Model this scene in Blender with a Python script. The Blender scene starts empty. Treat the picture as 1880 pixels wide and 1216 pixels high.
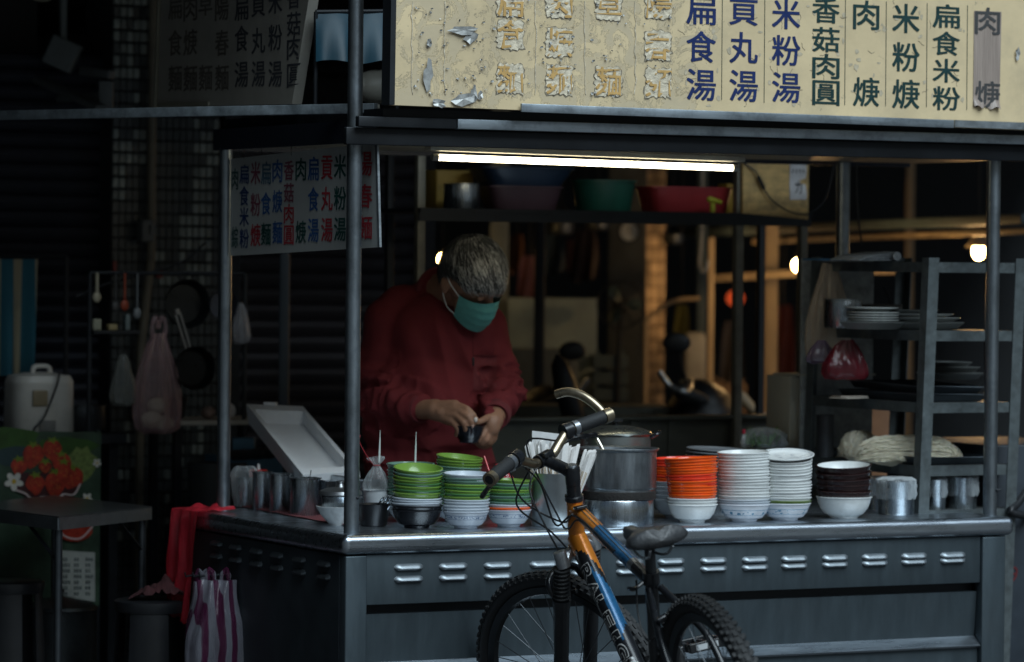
import bpy, bmesh, math, random
import numpy as np
from mathutils import Vector, Matrix, noise as mnoise
R = math.radians
sc = bpy.context.scene
col = sc.collection
rnd = random.Random(7)

# ---------------------------------------------------------------- camera
# World: the cart's front left counter corner stands at x = y = 0; X runs along the front,
# Y goes in behind the counter, Z is up.  Metres.
FOC = 7000.0 / 1880.0                      # focal length in picture widths
PSI, PITCH, ROLL = R(27.6), math.atan(130 / 7000.0), 0.0096
ZC = 0.73                                  # counter height
_c, _s = math.cos(PSI), math.sin(PSI)
r0 = Vector((_c, -_s, 0)); f0 = Vector((_s, _c, 0)); z0 = Vector((0, 0, 1))
FW = f0 * math.cos(PITCH) - z0 * math.sin(PITCH)
u0 = z0 * math.cos(PITCH) + f0 * math.sin(PITCH)
RT = r0 * math.cos(ROLL) + u0 * math.sin(ROLL)
UP = u0 * math.cos(ROLL) - r0 * math.sin(ROLL)
CAM = Vector((-4.241, -9.054, 1.456))
def ray(px, py): return FW + RT * ((px - 940) / 7000.0) - UP * ((py - 608) / 7000.0)
def W(px, py, D): return CAM + ray(px, py) * D                 # a surveyed sight line at distance D
def onz(px, py, zz):
    v = ray(px, py); return CAM + v * ((zz - CAM.z) / v.z)
def ony(px, py, yy):
    v = ray(px, py); return CAM + v * ((yy - CAM.y) / v.y)
def onx(px, py, xx):
    v = ray(px, py); return CAM + v * ((xx - CAM.x) / v.x)
def dep(p): return (Vector(p) - CAM).dot(FW)

cd = bpy.data.cameras.new('camera'); cam = bpy.data.objects.new('camera', cd); col.objects.link(cam)
cd.sensor_width = 36.0; cd.sensor_fit = 'HORIZONTAL'; cd.lens = 36.0 * FOC
cd.clip_start = 0.1; cd.clip_end = 500
cam.matrix_world = Matrix(((RT.x, UP.x, -FW.x, CAM.x), (RT.y, UP.y, -FW.y, CAM.y), (RT.z, UP.z, -FW.z, CAM.z), (0, 0, 0, 1)))
cd.dof.use_dof = True; cd.dof.focus_distance = 10.1; cd.dof.aperture_fstop = 2.6
sc.camera = cam

# ---------------------------------------------------------------- light
SUN_EL, SUN_AZ = R(50), R(174)             # azimuth measured from +Y towards +X
w = bpy.data.worlds.new('World'); sc.world = w; w.use_nodes = True
nt = w.node_tree; bg = nt.nodes['Background']
sky = nt.nodes.new('ShaderNodeTexSky'); sky.sky_type = 'NISHITA'; sky.sun_disc = False
sky.sun_elevation = SUN_EL; sky.sun_rotation = SUN_AZ; sky.air_density = 1.3; sky.dust_density = 1.5; sky.ozone_density = 3.0
nt.links.new(sky.outputs[0], bg.inputs[0]); bg.inputs[1].default_value = 0.018
sd = bpy.data.lights.new('sun', 'SUN'); sd.energy = 3.0; sd.angle = R(48); sd.color = (0.76, 0.91, 1.0)
sun = bpy.data.objects.new('sun', sd); col.objects.link(sun)
sdir = Vector((math.sin(SUN_AZ) * math.cos(SUN_EL), math.cos(SUN_AZ) * math.cos(SUN_EL), math.sin(SUN_EL)))
sun.rotation_euler = sdir.to_track_quat('Z', 'Y').to_euler(); sun.location = (-2, -6, 8)
vs = sc.view_settings; vs.view_transform = 'Standard'; vs.look = 'None'; vs.gamma = 1.0; vs.use_curve_mapping = False
vs.exposure = 0.22
sc.cycles.use_denoising = True
sc.cycles.max_bounces = 8; sc.cycles.diffuse_bounces = 3; sc.cycles.glossy_bounces = 4; sc.cycles.transparent_max_bounces = 16
sc.cycles.sample_clamp_indirect = 4.0

# ---------------------------------------------------------------- materials
MATS = {}
def mat(name, c, rough=0.5, metal=0.0, var=0.18, vs_=9.0, st=(1, 1, 1), bump=0.0, bs=60.0, bst=(1, 1, 1), dirt=0.0, dc=(0.03, 0.025, 0.02), ds=3.0, rv=0.12, alpha=1.0, coat=0.0, sub=0.0, emit=None, es=0.0, spec=0.5, trans=0.0, rand=0.0):
    if name in MATS: return MATS[name]
    m = bpy.data.materials.new(name); m.use_nodes = True; n = m.node_tree.nodes; l = m.node_tree.links
    b = n['Principled BSDF']
    tc = n.new('ShaderNodeTexCoord'); mp = n.new('ShaderNodeMapping'); mp.inputs['Scale'].default_value = st
    l.new(tc.outputs['Object'], mp.inputs[0])
    nz = n.new('ShaderNodeTexNoise'); nz.inputs['Scale'].default_value = vs_; nz.inputs['Detail'].default_value = 6; nz.inputs['Roughness'].default_value = 0.65
    l.new(mp.outputs[0], nz.inputs['Vector'])
    rp = n.new('ShaderNodeValToRGB'); rp.color_ramp.elements[0].position = 0.3; rp.color_ramp.elements[1].position = 0.7
    rp.color_ramp.elements[0].color = tuple(x * (1 - var) for x in c) + (1,)
    rp.color_ramp.elements[1].color = tuple(min(1, x * (1 + var)) for x in c) + (1,)
    l.new(nz.outputs[0], rp.inputs[0]); out = rp.outputs[0]
    if dirt > 0:
        n2 = n.new('ShaderNodeTexNoise'); n2.inputs['Scale'].default_value = ds; n2.inputs['Detail'].default_value = 9; n2.inputs['Roughness'].default_value = 0.7
        l.new(tc.outputs['Object'], n2.inputs['Vector'])
        r2 = n.new('ShaderNodeValToRGB'); r2.color_ramp.elements[0].position = 0.48; r2.color_ramp.elements[1].position = 0.75
        r2.color_ramp.elements[0].color = (0, 0, 0, 1); r2.color_ramp.elements[1].color = (dirt, dirt, dirt, 1)
        l.new(n2.outputs[0], r2.inputs[0])
        mx = n.new('ShaderNodeMixRGB'); mx.inputs[2].default_value = dc + (1,)
        l.new(r2.outputs[0], mx.inputs[0]); l.new(out, mx.inputs[1]); out = mx.outputs[0]
    if rand > 0:
        oi = n.new('ShaderNodeObjectInfo'); hs = n.new('ShaderNodeHueSaturation'); mr = n.new('ShaderNodeMapRange')
        mr.inputs[3].default_value = 1 - rand; mr.inputs[4].default_value = 1 + rand
        l.new(oi.outputs['Random'], mr.inputs[0]); l.new(mr.outputs[0], hs.inputs['Value']); l.new(out, hs.inputs['Color']); out = hs.outputs[0]
    l.new(out, b.inputs['Base Color'])
    mr2 = n.new('ShaderNodeMapRange'); mr2.inputs[3].default_value = max(0.02, rough - rv); mr2.inputs[4].default_value = min(1, rough + rv)
    l.new(nz.outputs[0], mr2.inputs[0]); l.new(mr2.outputs[0], b.inputs['Roughness'])
    b.inputs['Metallic'].default_value = metal; b.inputs['Specular IOR Level'].default_value = spec
    if alpha < 1: b.inputs['Alpha'].default_value = alpha
    if coat: b.inputs['Coat Weight'].default_value = coat; b.inputs['Coat Roughness'].default_value = 0.08
    if sub: b.inputs['Subsurface Weight'].default_value = sub; b.inputs['Subsurface Radius'].default_value = (0.01, 0.004, 0.002); b.inputs['Subsurface Scale'].default_value = 1.0
    if trans: b.inputs['Transmission Weight'].default_value = trans
    if emit: b.inputs['Emission Color'].default_value = emit + (1,); b.inputs['Emission Strength'].default_value = es
    if bump > 0:
        m2 = n.new('ShaderNodeMapping'); m2.inputs['Scale'].default_value = bst; l.new(tc.outputs['Object'], m2.inputs[0])
        n3 = n.new('ShaderNodeTexNoise'); n3.inputs['Scale'].default_value = bs; n3.inputs['Detail'].default_value = 4
        l.new(m2.outputs[0], n3.inputs['Vector'])
        bp = n.new('ShaderNodeBump'); bp.inputs['Strength'].default_value = bump; bp.inputs['Distance'].default_value = 0.004
        l.new(n3.outputs[0], bp.inputs['Height']); l.new(bp.outputs[0], b.inputs['Normal'])
    MATS[name] = m; return m

def film(name, c, dens=0.35, rough=0.18, stripes=None):
    """thin plastic film: partly see-through, wrinkled and shiny"""
    if name in MATS: return MATS[name]
    m = mat(name, c, rough=rough, var=0.25, vs_=14, bump=1.0, bs=30, bst=(1.8, 1.8, 0.5), spec=0.9)
    n = m.node_tree.nodes; l = m.node_tree.links; b = n['Principled BSDF']; o = n['Material Output']
    tr = n.new('ShaderNodeBsdfTransparent'); tl = n.new('ShaderNodeBsdfTranslucent'); tl.inputs[0].default_value = c + (1,)
    a1 = n.new('ShaderNodeMixShader'); a1.inputs[0].default_value = 0.3; l.new(b.outputs[0], a1.inputs[1]); l.new(tl.outputs[0], a1.inputs[2])
    lw = n.new('ShaderNodeLayerWeight'); lw.inputs[0].default_value = 0.35
    ad = n.new('ShaderNodeMath'); ad.operation = 'ADD'; ad.use_clamp = True; ad.inputs[1].default_value = dens
    l.new(lw.outputs['Facing'], ad.inputs[0])
    mx = n.new('ShaderNodeMixShader'); l.new(ad.outputs[0], mx.inputs[0]); l.new(tr.outputs[0], mx.inputs[1]); l.new(a1.outputs[0], mx.inputs[2])
    l.new(mx.outputs[0], o.inputs[0])
    if stripes:
        tc = n.new('ShaderNodeTexCoord'); wv = n.new('ShaderNodeTexWave'); wv.bands_direction = stripes[3] if len(stripes) > 3 else 'X'
        wv.inputs['Scale'].default_value = stripes[1]; wv.inputs['Distortion'].default_value = 1.2; wv.inputs['Detail Scale'].default_value = 1.0
        l.new(tc.outputs['Object'], wv.inputs['Vector'])
        rp = n.new('ShaderNodeValToRGB'); rp.color_ramp.elements[0].position = 0.5; rp.color_ramp.elements[1].position = 0.58
        rp.color_ramp.elements[0].color = c + (1,); rp.color_ramp.elements[1].color = stripes[0] + (1,)
        l.new(wv.outputs[0], rp.inputs[0]); l.new(rp.outputs[0], b.inputs['Base Color']); l.new(rp.outputs[0], tl.inputs[0])
    return m

STEEL = mat('brushed_steel', (0.42, 0.46, 0.49), 0.27, 1.0, 0.14, 14, (6, 6, 1), 0.08, 120, (1, 1, 0.1), dirt=0.35, dc=(0.10, 0.10, 0.10), ds=9)
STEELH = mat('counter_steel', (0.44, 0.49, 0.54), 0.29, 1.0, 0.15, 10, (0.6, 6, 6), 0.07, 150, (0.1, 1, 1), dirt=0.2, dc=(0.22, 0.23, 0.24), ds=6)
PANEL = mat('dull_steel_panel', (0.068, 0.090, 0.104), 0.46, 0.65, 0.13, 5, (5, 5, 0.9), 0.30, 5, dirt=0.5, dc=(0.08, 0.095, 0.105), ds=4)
SIDEP = mat('shaded_side_steel', (0.04, 0.05, 0.058), 0.5, 0.7, 0.2, 5, dirt=0.5, dc=(0.03, 0.035, 0.04), ds=4)  # darker panel steel, the left side's shade put into its colour
GALV = mat('galvanised_steel', (0.30, 0.33, 0.35), 0.45, 0.75, 0.3, 30, (1, 1, 1), 0.15, 90, dirt=0.7, dc=(0.07, 0.075, 0.075), ds=14)
RACKM = mat('angle_steel', (0.115, 0.135, 0.14), 0.5, 0.55, 0.25, 30, (1, 1, 1), 0.2, 80, dirt=0.6, dc=(0.05, 0.05, 0.045), ds=20)
DARKM = mat('dark_metal', (0.015, 0.018, 0.022), 0.5, 0.3, 0.3)
BLACKP = mat('black_plastic', (0.012, 0.013, 0.015), 0.35, 0.0, 0.3, bump=0.1)
RUBBER = mat('rubber', (0.011, 0.012, 0.013), 0.65, 0, 0.3, bump=0.2, bs=200)
WOODO = mat('olive_board', (0.07, 0.075, 0.06), 0.55, 0.1, 0.3, 6, (1, 1, 4), dirt=0.4)

# ---------------------------------------------------------------- mesh helpers
class MB:
    def __init__(s): s.v = []; s.f = []; s.m = []; s.mi = 0
    def add(s, vs, fs):
        o = len(s.v); s.v += [tuple(v) for v in vs]; s.f += [tuple(i + o for i in f) for f in fs]; s.m += [s.mi] * len(fs); return s
    def box(s, c, size, rot=None, bev=0.0):
        hx, hy, hz = (k / 2 for k in size)
        if bev > 0:
            bm = bmesh.new(); bmesh.ops.create_cube(bm, size=1)
            for v in bm.verts: v.co = Vector((v.co.x * size[0], v.co.y * size[1], v.co.z * size[2]))
            bmesh.ops.bevel(bm, geom=bm.edges[:], offset=min(bev, 0.45 * min(size)), segments=3, affect='EDGES', profile=0.5)
            bm.verts.index_update(); vs = [v.co.copy() for v in bm.verts]; fs = [[v.index for v in f.verts] for f in bm.faces]; bm.free()
        else:
            vs = [Vector((x, y, z)) for x in (-hx, hx) for y in (-hy, hy) for z in (-hz, hz)]
            fs = [(0, 1, 3, 2), (4, 6, 7, 5), (0, 4, 5, 1), (2, 3, 7, 6), (0, 2, 6, 4), (1, 5, 7, 3)]
        c = Vector(c)
        return s.add([(rot @ v if rot else v) + c for v in vs], fs)
    def beam(s, a, b, wd, ht, up=(0, 0, 1), bev=0.0):
        a, b = Vector(a), Vector(b); d = b - a; L = d.length; x = d.normalized()
        y = Vector(up).cross(x)
        if y.length < 1e-4: y = Vector((0, 1, 0)).cross(x)
        y.normalize(); zz = x.cross(y)
        M = Matrix((x, y, zz)).transposed()
        return s.box((a + b) / 2, (L, wd, ht), M, bev)
    def tube(s, pts, r, seg=10, cap=True, closed=False):
        pts = [Vector(p) for p in pts]; n = len(pts)
        rs = [r] * n if not hasattr(r, '__len__') else list(r)
        vs = []; fs = []; prev = None
        for i, p in enumerate(pts):
            if closed: t = pts[(i + 1) % n] - pts[i - 1]
            else: t = pts[min(i + 1, n - 1)] - pts[max(i - 1, 0)]
            t.normalize()
            if prev is None:
                a = Vector((0, 0, 1)) if abs(t.z) < 0.9 else Vector((1, 0, 0)); u = t.cross(a).normalized()
            else:
                u = prev - t * prev.dot(t)
                u = u.normalized() if u.length > 1e-6 else t.orthogonal().normalized()
            prev = u; v = t.cross(u)
            for k in range(seg):
                an = 2 * math.pi * k / seg; vs.append(p + (u * math.cos(an) + v * math.sin(an)) * rs[i])
        for i in range(n if closed else n - 1):
            j = (i + 1) % n
            for k in range(seg):
                k2 = (k + 1) % seg; fs.append((i * seg + k, i * seg + k2, j * seg + k2, j * seg + k))
        if cap and not closed:
            fs.append(tuple(range(seg))[::-1]); fs.append(tuple((n - 1) * seg + k for k in range(seg)))
        return s.add(vs, fs)
    def lathe(s, prof, seg=32, c=(0, 0, 0), M=None, wob=None, a0=0.0, a1=2 * math.pi):
        vs = []; fs = []; full = abs(a1 - a0 - 2 * math.pi) < 1e-6; ns = seg if full else seg + 1; c = Vector(c); n = len(prof)
        for k in range(ns):
            an = a0 + (a1 - a0) * k / seg
            for (r_, zz) in prof:
                rr = r_ * (wob(an, zz) if wob else 1)
                p = Vector((rr * math.cos(an), rr * math.sin(an), zz)); vs.append((M @ p if M else p) + c)
        for k in range(seg):
            k2 = (k + 1) % ns
            for i in range(n - 1): fs.append((k * n + i, k2 * n + i, k2 * n + i + 1, k * n + i + 1))
        if full:
            if prof[0][0] > 1e-6: pass
        return s.add(vs, fs)
    def grid(s, fn, nu, nv):
        vs = [Vector(fn(i / nu, j / nv)) for j in range(nv + 1) for i in range(nu + 1)]
        fs = [(j * (nu + 1) + i, j * (nu + 1) + i + 1, (j + 1) * (nu + 1) + i + 1, (j + 1) * (nu + 1) + i) for j in range(nv) for i in range(nu)]
        return s.add(vs, fs)
    def prism(s, poly, off):
        """extrude a 3D polygon by the vector off"""
        n = len(poly); off = Vector(off); vs = [Vector(p) for p in poly] + [Vector(p) + off for p in poly]
        fs = [tuple(range(n))[::-1], tuple(range(n, 2 * n))] + [(i, (i + 1) % n, (i + 1) % n + n, i + n) for i in range(n)]
        return s.add(vs, fs)
    def ball(s, c, rad, M=None, nu=16, nv=10):
        if not hasattr(rad, '__len__'): rad = (rad,) * 3
        c = Vector(c); vs = [Vector((0, 0, rad[2]))]; fs = []
        for j in range(1, nv):
            th = math.pi * j / nv
            for i in range(nu):
                ph = 2 * math.pi * i / nu; vs.append(Vector((rad[0] * math.sin(th) * math.cos(ph), rad[1] * math.sin(th) * math.sin(ph), rad[2] * math.cos(th))))
        vs.append(Vector((0, 0, -rad[2]))); last = len(vs) - 1
        for i in range(nu):
            i2 = (i + 1) % nu; fs.append((0, 1 + i, 1 + i2)); fs.append((last, 1 + (nv - 2) * nu + i2, 1 + (nv - 2) * nu + i))
            for j in range(nv - 2): fs.append((1 + j * nu + i, 1 + (j + 1) * nu + i, 1 + (j + 1) * nu + i2, 1 + j * nu + i2))
        return s.add([(M @ v if M else v) + c for v in vs], fs)
    def cap(s, a, b, ra, rb, nu=14):
        """tapered capsule"""
        a, b = Vector(a), Vector(b); d = (b - a); L = d.length
        q = d.to_track_quat('Z', 'Y').to_matrix() if L > 1e-6 else Matrix.Identity(3)
        pr = [(1e-5, -ra)] + [(ra * math.cos(t), ra * math.sin(t)) for t in (-1.1, -0.7, -0.3, 0)] + [(rb * math.cos(t), L + rb * math.sin(t)) for t in (0, 0.3, 0.7, 1.1)] + [(1e-5, L + rb)]
        return s.lathe(pr, nu, a, q)

ORG = {}
def mesh_of(mb, mats, sharp=38, smooth=True, org=(0, 0, 0), name='m'):
    me = bpy.data.meshes.new(name); o = Vector(org)
    me.from_pydata([tuple(Vector(v) - o) for v in mb.v], [], mb.f)
    if not isinstance(mats, (list, tuple)): mats = [mats]
    for m in mats: me.materials.append(m)
    if len(mats) > 1: me.polygons.foreach_set('material_index', mb.m)
    me.validate(); me.update()
    bm = bmesh.new(); bm.from_mesh(me); bmesh.ops.recalc_face_normals(bm, faces=bm.faces[:]); bm.to_mesh(me); bm.free()
    if smooth:
        me.polygons.foreach_set('use_smooth', [True] * len(me.polygons))
        me.set_sharp_from_angle(angle=R(sharp))
    return me
def obj(name, mb, mats, parent=None, sharp=38, smooth=True, org=None, **kw):
    """one mesh object; mb is in the thing's own coordinates (world coordinates when org is None)"""
    if parent is not None: o3 = ORG[parent.name]
    elif org is not None: o3 = Vector(org)
    else:
        a = np.array(mb.v); lo, hi = a.min(0), a.max(0); o3 = Vector(((lo[0] + hi[0]) / 2, (lo[1] + hi[1]) / 2, lo[2]))
    me = mesh_of(mb, mats, sharp, smooth, o3, name)
    ob = bpy.data.objects.new(name, me); col.objects.link(ob)
    if parent is not None: ob.parent = parent
    else: ob.location = o3
    ORG[ob.name] = Vector(o3)
    for k, v in kw.items(): ob[k] = v
    return ob
def tag(o, label, cat, group=None):
    o['label'] = label; o['category'] = cat
    if group: o['group'] = group
    return o
def thing(name, label, cat, loc=(0, 0, 0), group=None):
    o = bpy.data.objects.new(name, None); o.empty_display_size = 0.05; col.objects.link(o); o.location = loc
    ORG[o.name] = Vector(loc); return tag(o, label, cat, group)
def piece(name, parent, me, loc=None, rot=None):
    """a part that shares mesh data"""
    ob = bpy.data.objects.new(name, me); col.objects.link(ob); ob.parent = parent
    if loc is not None: ob.location = Vector(loc) - ORG[parent.name]
    if rot is not None: ob.rotation_euler = rot
    ORG[ob.name] = ORG[parent.name]
    return ob
def dup(root, loc, rz=0.0, label=None, group=None, scale=None):
    r = root.copy(); col.objects.link(r); r.location = loc; r.rotation_euler = (0, 0, rz)
    if label: r['label'] = label
    if group: r['group'] = group
    if scale: r.scale = (scale,) * 3
    for ch in list(root.children):
        c = ch.copy(); col.objects.link(c); c.parent = r
        for g in list(ch.children):
            d = g.copy(); col.objects.link(d); d.parent = c
    return r
def struct(name, mb, mats, **kw):
    o = obj(name, mb, mats, **kw); o['kind'] = 'structure'; return o
def bez(pts, n=24):
    """smooth curve through the points (Catmull-Rom)"""
    P = [Vector(p) for p in pts]; P = [P[0] * 2 - P[1]] + P + [P[-1] * 2 - P[-2]]; out = []
    m = len(P) - 3
    for i in range(m):
        a, b, c, d = P[i:i + 4]; k = max(2, n // m)
        for j in range(k):
            t = j / k; out.append(0.5 * ((2 * b) + (c - a) * t + (2 * a - 5 * b + 4 * c - d) * t * t + (3 * b - a - 3 * c + d) * t ** 3))
    out.append(P[-2]); return out
def sstep(a, b, x): t_ = min(1, max(0, (x - a) / (b - a))); return t_ * t_ * (3 - 2 * t_)
F3 = Matrix((r0, f0, z0)).transposed()           # picture right, into the picture, up
ORD = ['topmost', 'second', 'third', 'fourth', 'fifth', 'sixth', 'seventh', 'eighth', 'ninth', 'tenth', 'eleventh', 'twelfth', 'thirteenth', 'fourteenth', 'fifteenth', 'sixteenth', 'seventeenth', 'eighteenth', 'nineteenth', 'twentieth']

# ---------------------------------------------------------------- lettering
GLY = {}
def load_glyphs(chars, off=0.02):
    obs = []
    for ch in sorted(set(chars)):
        if (ch, off) in GLY: continue
        cu = bpy.data.curves.new('t', 'FONT'); cu.body = ch; cu.offset = off; cu.resolution_u = 3
        o = bpy.data.objects.new('t', cu); col.objects.link(o); obs.append((ch, o))
    dg = bpy.context.evaluated_depsgraph_get(); dg.update()
    for ch, o in obs:
        me = bpy.data.meshes.new_from_object(o.evaluated_get(dg))
        vs = np.array([v.co[:] for v in me.vertices]) if len(me.vertices) else np.zeros((1, 3)); fs = [tuple(p.vertices) for p in me.polygons]
        GLY[(ch, off)] = (vs, fs); bpy.data.meshes.remove(me)
    for ch, o in obs:
        cu = o.data; bpy.data.objects.remove(o); bpy.data.curves.remove(cu)
def put_char(mb, ch, cen, ux, uy, wd, ht, off=0.022, keep=None, bold=0.013):
    """lay a glyph into a wd x ht box centred at cen, along the unit vectors ux, uy; a bold stroke is five thin laminae"""
    vs, fs = GLY[(ch, 0.0)]
    lo, hi = vs.min(0), vs.max(0); sx = wd / max(1e-6, hi[0] - lo[0]) * (1 - 2 * bold); sy = ht / max(1e-6, hi[1] - lo[1]) * (1 - 2 * bold)
    cx, cy = (lo + hi)[:2] / 2; cen = Vector(cen); ux = Vector(ux).normalized(); uy = Vector(uy).normalized(); nn = ux.cross(uy)
    b = bold * 1.15
    for i, (dx, dy) in enumerate(((0, 0), (b, b * 0.6), (-b, -b * 0.6), (b, -b * 0.6), (-b, b * 0.6))):
        o3 = cen + ux * (dx * wd) + uy * (dy * ht) + nn * (i * 0.00007)
        out = [o3 + ux * ((v[0] - cx) * sx) + uy * ((v[1] - cy) * sy) for v in vs]
        f2 = [f for f in fs if keep(sum((out[i_] for i_ in f), Vector()) / len(f))] if keep else fs
        mb.add(out, f2)
# ================================================================ SETTING
g = MB(); g.grid(lambda u, v: (-60 + 120 * u, -60 + 120 * v, 0), 4, 4)
struct('ground', g, mat('asphalt', (0.045, 0.045, 0.047), 0.7, 0, 0.3, 3, bump=0.5, bs=90, dirt=0.4), org=(0, 0, 0))
YB = 2.9                                                            # shop fronts behind the cart stand at this Y
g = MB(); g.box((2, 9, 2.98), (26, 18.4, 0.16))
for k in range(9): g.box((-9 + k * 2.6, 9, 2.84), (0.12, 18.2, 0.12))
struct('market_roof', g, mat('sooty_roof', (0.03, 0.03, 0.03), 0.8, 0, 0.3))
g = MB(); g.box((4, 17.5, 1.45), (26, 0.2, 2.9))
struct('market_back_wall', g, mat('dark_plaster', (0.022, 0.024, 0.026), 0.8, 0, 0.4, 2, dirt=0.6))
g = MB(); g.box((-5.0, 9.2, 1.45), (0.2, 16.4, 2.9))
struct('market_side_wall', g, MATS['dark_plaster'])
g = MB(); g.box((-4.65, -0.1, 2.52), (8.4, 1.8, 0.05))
struct('shade_canopy', g, MATS['sooty_roof'])  # unseen slab, added to keep light off the area left of the cart
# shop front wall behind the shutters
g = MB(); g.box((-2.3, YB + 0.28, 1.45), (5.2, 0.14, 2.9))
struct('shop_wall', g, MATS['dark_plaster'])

# roller shutters: one slat after another
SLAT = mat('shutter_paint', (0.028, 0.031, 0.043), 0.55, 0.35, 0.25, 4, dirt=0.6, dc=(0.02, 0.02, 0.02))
def shutter(label, x0, x1, z0_, z1, y, pitch, m):
    t = thing('roller_shutter', label, 'shutter', ((x0 + x1) / 2, y, z0_), 'roller shutters behind the stall')
    p = MB(); L = x1 - x0
    prof = [(-0.004, 0), (-0.016, pitch * 0.2), (-0.022, pitch * 0.5), (-0.016, pitch * 0.8), (-0.002, pitch * 0.97), (0.004, pitch * 0.97), (0.004, 0)]
    p.prism([(-L / 2, a, b) for a, b in prof], (L, 0, 0))
    me = mesh_of(p, m, 30)
    n = int((z1 - z0_) / pitch)
    for k in range(n): piece('slat', t, me, (ORG[t.name].x, y, z0_ + k * pitch))
    q = MB(); q.box((x0 - 0.03, y, (z0_ + z1) / 2), (0.06, 0.08, z1 - z0_)); q.box((x1 + 0.03, y, (z0_ + z1) / 2), (0.06, 0.08, z1 - z0_))
    obj('guide_rail', q, DARKM, t)
    return t
a = ony(196, 500, YB); b = ony(-60, 500, YB)
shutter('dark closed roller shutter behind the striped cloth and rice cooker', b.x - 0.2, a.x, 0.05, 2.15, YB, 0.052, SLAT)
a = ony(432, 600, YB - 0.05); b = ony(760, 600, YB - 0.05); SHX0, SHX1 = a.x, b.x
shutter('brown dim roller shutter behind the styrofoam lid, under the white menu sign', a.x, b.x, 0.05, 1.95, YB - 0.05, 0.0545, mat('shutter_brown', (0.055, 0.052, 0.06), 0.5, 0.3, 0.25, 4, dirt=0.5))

# tiled pillar between the shutters
TILE_D = mat('shaded_tile', (0.035, 0.04, 0.04), 0.35, 0, 0.4, 12, rand=0.4)  # same tile outside the lit patches, shade put into its colour
TILE_P = mat('lit_patch_tile', (0.22, 0.245, 0.225), 0.3, 0, 0.3, 12, rand=0.35, dirt=0.4)  # paler copy of the tile that carries the lit patches
pa, pb = ony(204, 500, YB - 0.12), ony(400, 500, YB - 0.12)
px0, px1, py = pa.x, pb.x, YB - 0.12
t = thing('tiled_pillar', 'tiled pillar behind the hanging pans, lit patches done in paler tiles', 'pillar', ((px0 + px1) / 2, py, 0))
p = MB(); p.box(((px0 + px1) / 2, py + 0.13, 1.45), (px1 - px0, 0.24, 2.9)); obj('shaft', p, MATS['dark_plaster'], t)
tw, th = (px1 - px0) / 16, 0.0405
tp = MB(); tp.box((0, 0, 0), (tw * 0.84, 0.012, th * 0.82), bev=0.003); tme = mesh_of(tp, TILE_P, 40)
dk = MB(); npale = 0
def lit_at(i, k, Y):  # where light on the pillar is put into the tile colour
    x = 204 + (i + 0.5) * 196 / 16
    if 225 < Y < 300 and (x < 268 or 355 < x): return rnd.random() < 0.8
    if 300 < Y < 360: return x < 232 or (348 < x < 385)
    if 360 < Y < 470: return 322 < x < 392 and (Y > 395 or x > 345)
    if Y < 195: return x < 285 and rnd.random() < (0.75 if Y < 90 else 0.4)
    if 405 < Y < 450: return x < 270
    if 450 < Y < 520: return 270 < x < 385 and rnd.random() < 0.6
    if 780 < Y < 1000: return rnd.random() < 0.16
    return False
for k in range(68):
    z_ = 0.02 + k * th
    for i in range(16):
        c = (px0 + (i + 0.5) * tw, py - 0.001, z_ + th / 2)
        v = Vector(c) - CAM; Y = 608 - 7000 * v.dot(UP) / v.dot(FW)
        if lit_at(i, k, Y) and npale < 295:
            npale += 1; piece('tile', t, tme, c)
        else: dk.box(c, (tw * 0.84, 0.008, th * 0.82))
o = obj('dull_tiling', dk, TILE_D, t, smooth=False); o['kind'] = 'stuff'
# pipe running down the pillar
p = MB(); q0, q1 = ony(281, 0, YB - 0.17), ony(268, 640, YB - 0.17)
p.tube([(q0.x, q0.y, 2.6), (q0.x, q0.y, q1.z + 0.3), (q1.x - 0.02, q1.y, q1.z), (q1.x - 0.02, q1.y, 0)], 0.014, 10)
tag(obj('drain_pipe', p, mat('old_pipe', (0.16, 0.14, 0.10), 0.5, 0, 0.3, 12, dirt=0.5)), 'thin grey brown pipe running down the tiled pillar', 'pipe')
for (px, py_, s_) in ((283, 402, 1.0), (268, 425, 1.3)):
    pass
p = MB(); c = ony(268, 424, YB - 0.19); p.box(c, (0.045, 0.05, 0.075), bev=0.006); p.box(c + Vector((0.01, -0.03, 0.005)), (0.018, 0.014, 0.03))
tag(obj('switch_box', p, mat('grey_box', (0.12, 0.125, 0.12), 0.5)), 'small grey switch box fixed on the pipe of the tiled pillar', 'switch box')

# ================================================================ THE CART
cart = thing('food_cart', 'stainless steel street food cart with louvred front and bowls on its counter', 'food cart', (0, 0, 0))
CX, CY = 2.137, 1.115
def poly_slab(poly, z0_, z1, bev, seg=4):
    bm = bmesh.new(); vs = [bm.verts.new((x, y, z0_)) for x, y in poly]; f = bm.faces.new(vs)
    r = bmesh.ops.extrude_face_region(bm, geom=[f])
    for e in r['geom']:
        if isinstance(e, bmesh.types.BMVert): e.co.z = z1
    bmesh.ops.recalc_face_normals(bm, faces=bm.faces[:])
    if bev: bmesh.ops.bevel(bm, geom=[e for e in bm.edges], offset=bev, segments=seg, affect='EDGES', profile=0.5)
    bm.verts.index_update(); m = MB(); m.add([v.co.copy() for v in bm.verts], [[v.index for v in f.verts] for f in bm.faces]); bm.free(); return m
U = [(0, 0), (CX, 0), (CX, CY), (1.45, CY), (1.45, 0.66), (0.40, 0.66), (0.40, CY), (0, CY)]
ct = obj('counter_top', poly_slab(U, 0.677, ZC, 0.020, 6), STEELH, cart, 30)
wn = ct.modifiers.new('even_normals', 'WEIGHTED_NORMAL'); wn.keep_sharp = True; wn.weight = 100
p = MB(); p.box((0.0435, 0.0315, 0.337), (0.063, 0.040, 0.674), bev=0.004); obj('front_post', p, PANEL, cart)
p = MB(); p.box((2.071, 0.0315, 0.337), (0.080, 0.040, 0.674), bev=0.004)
obj('front_post', p, PANEL, cart)
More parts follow.
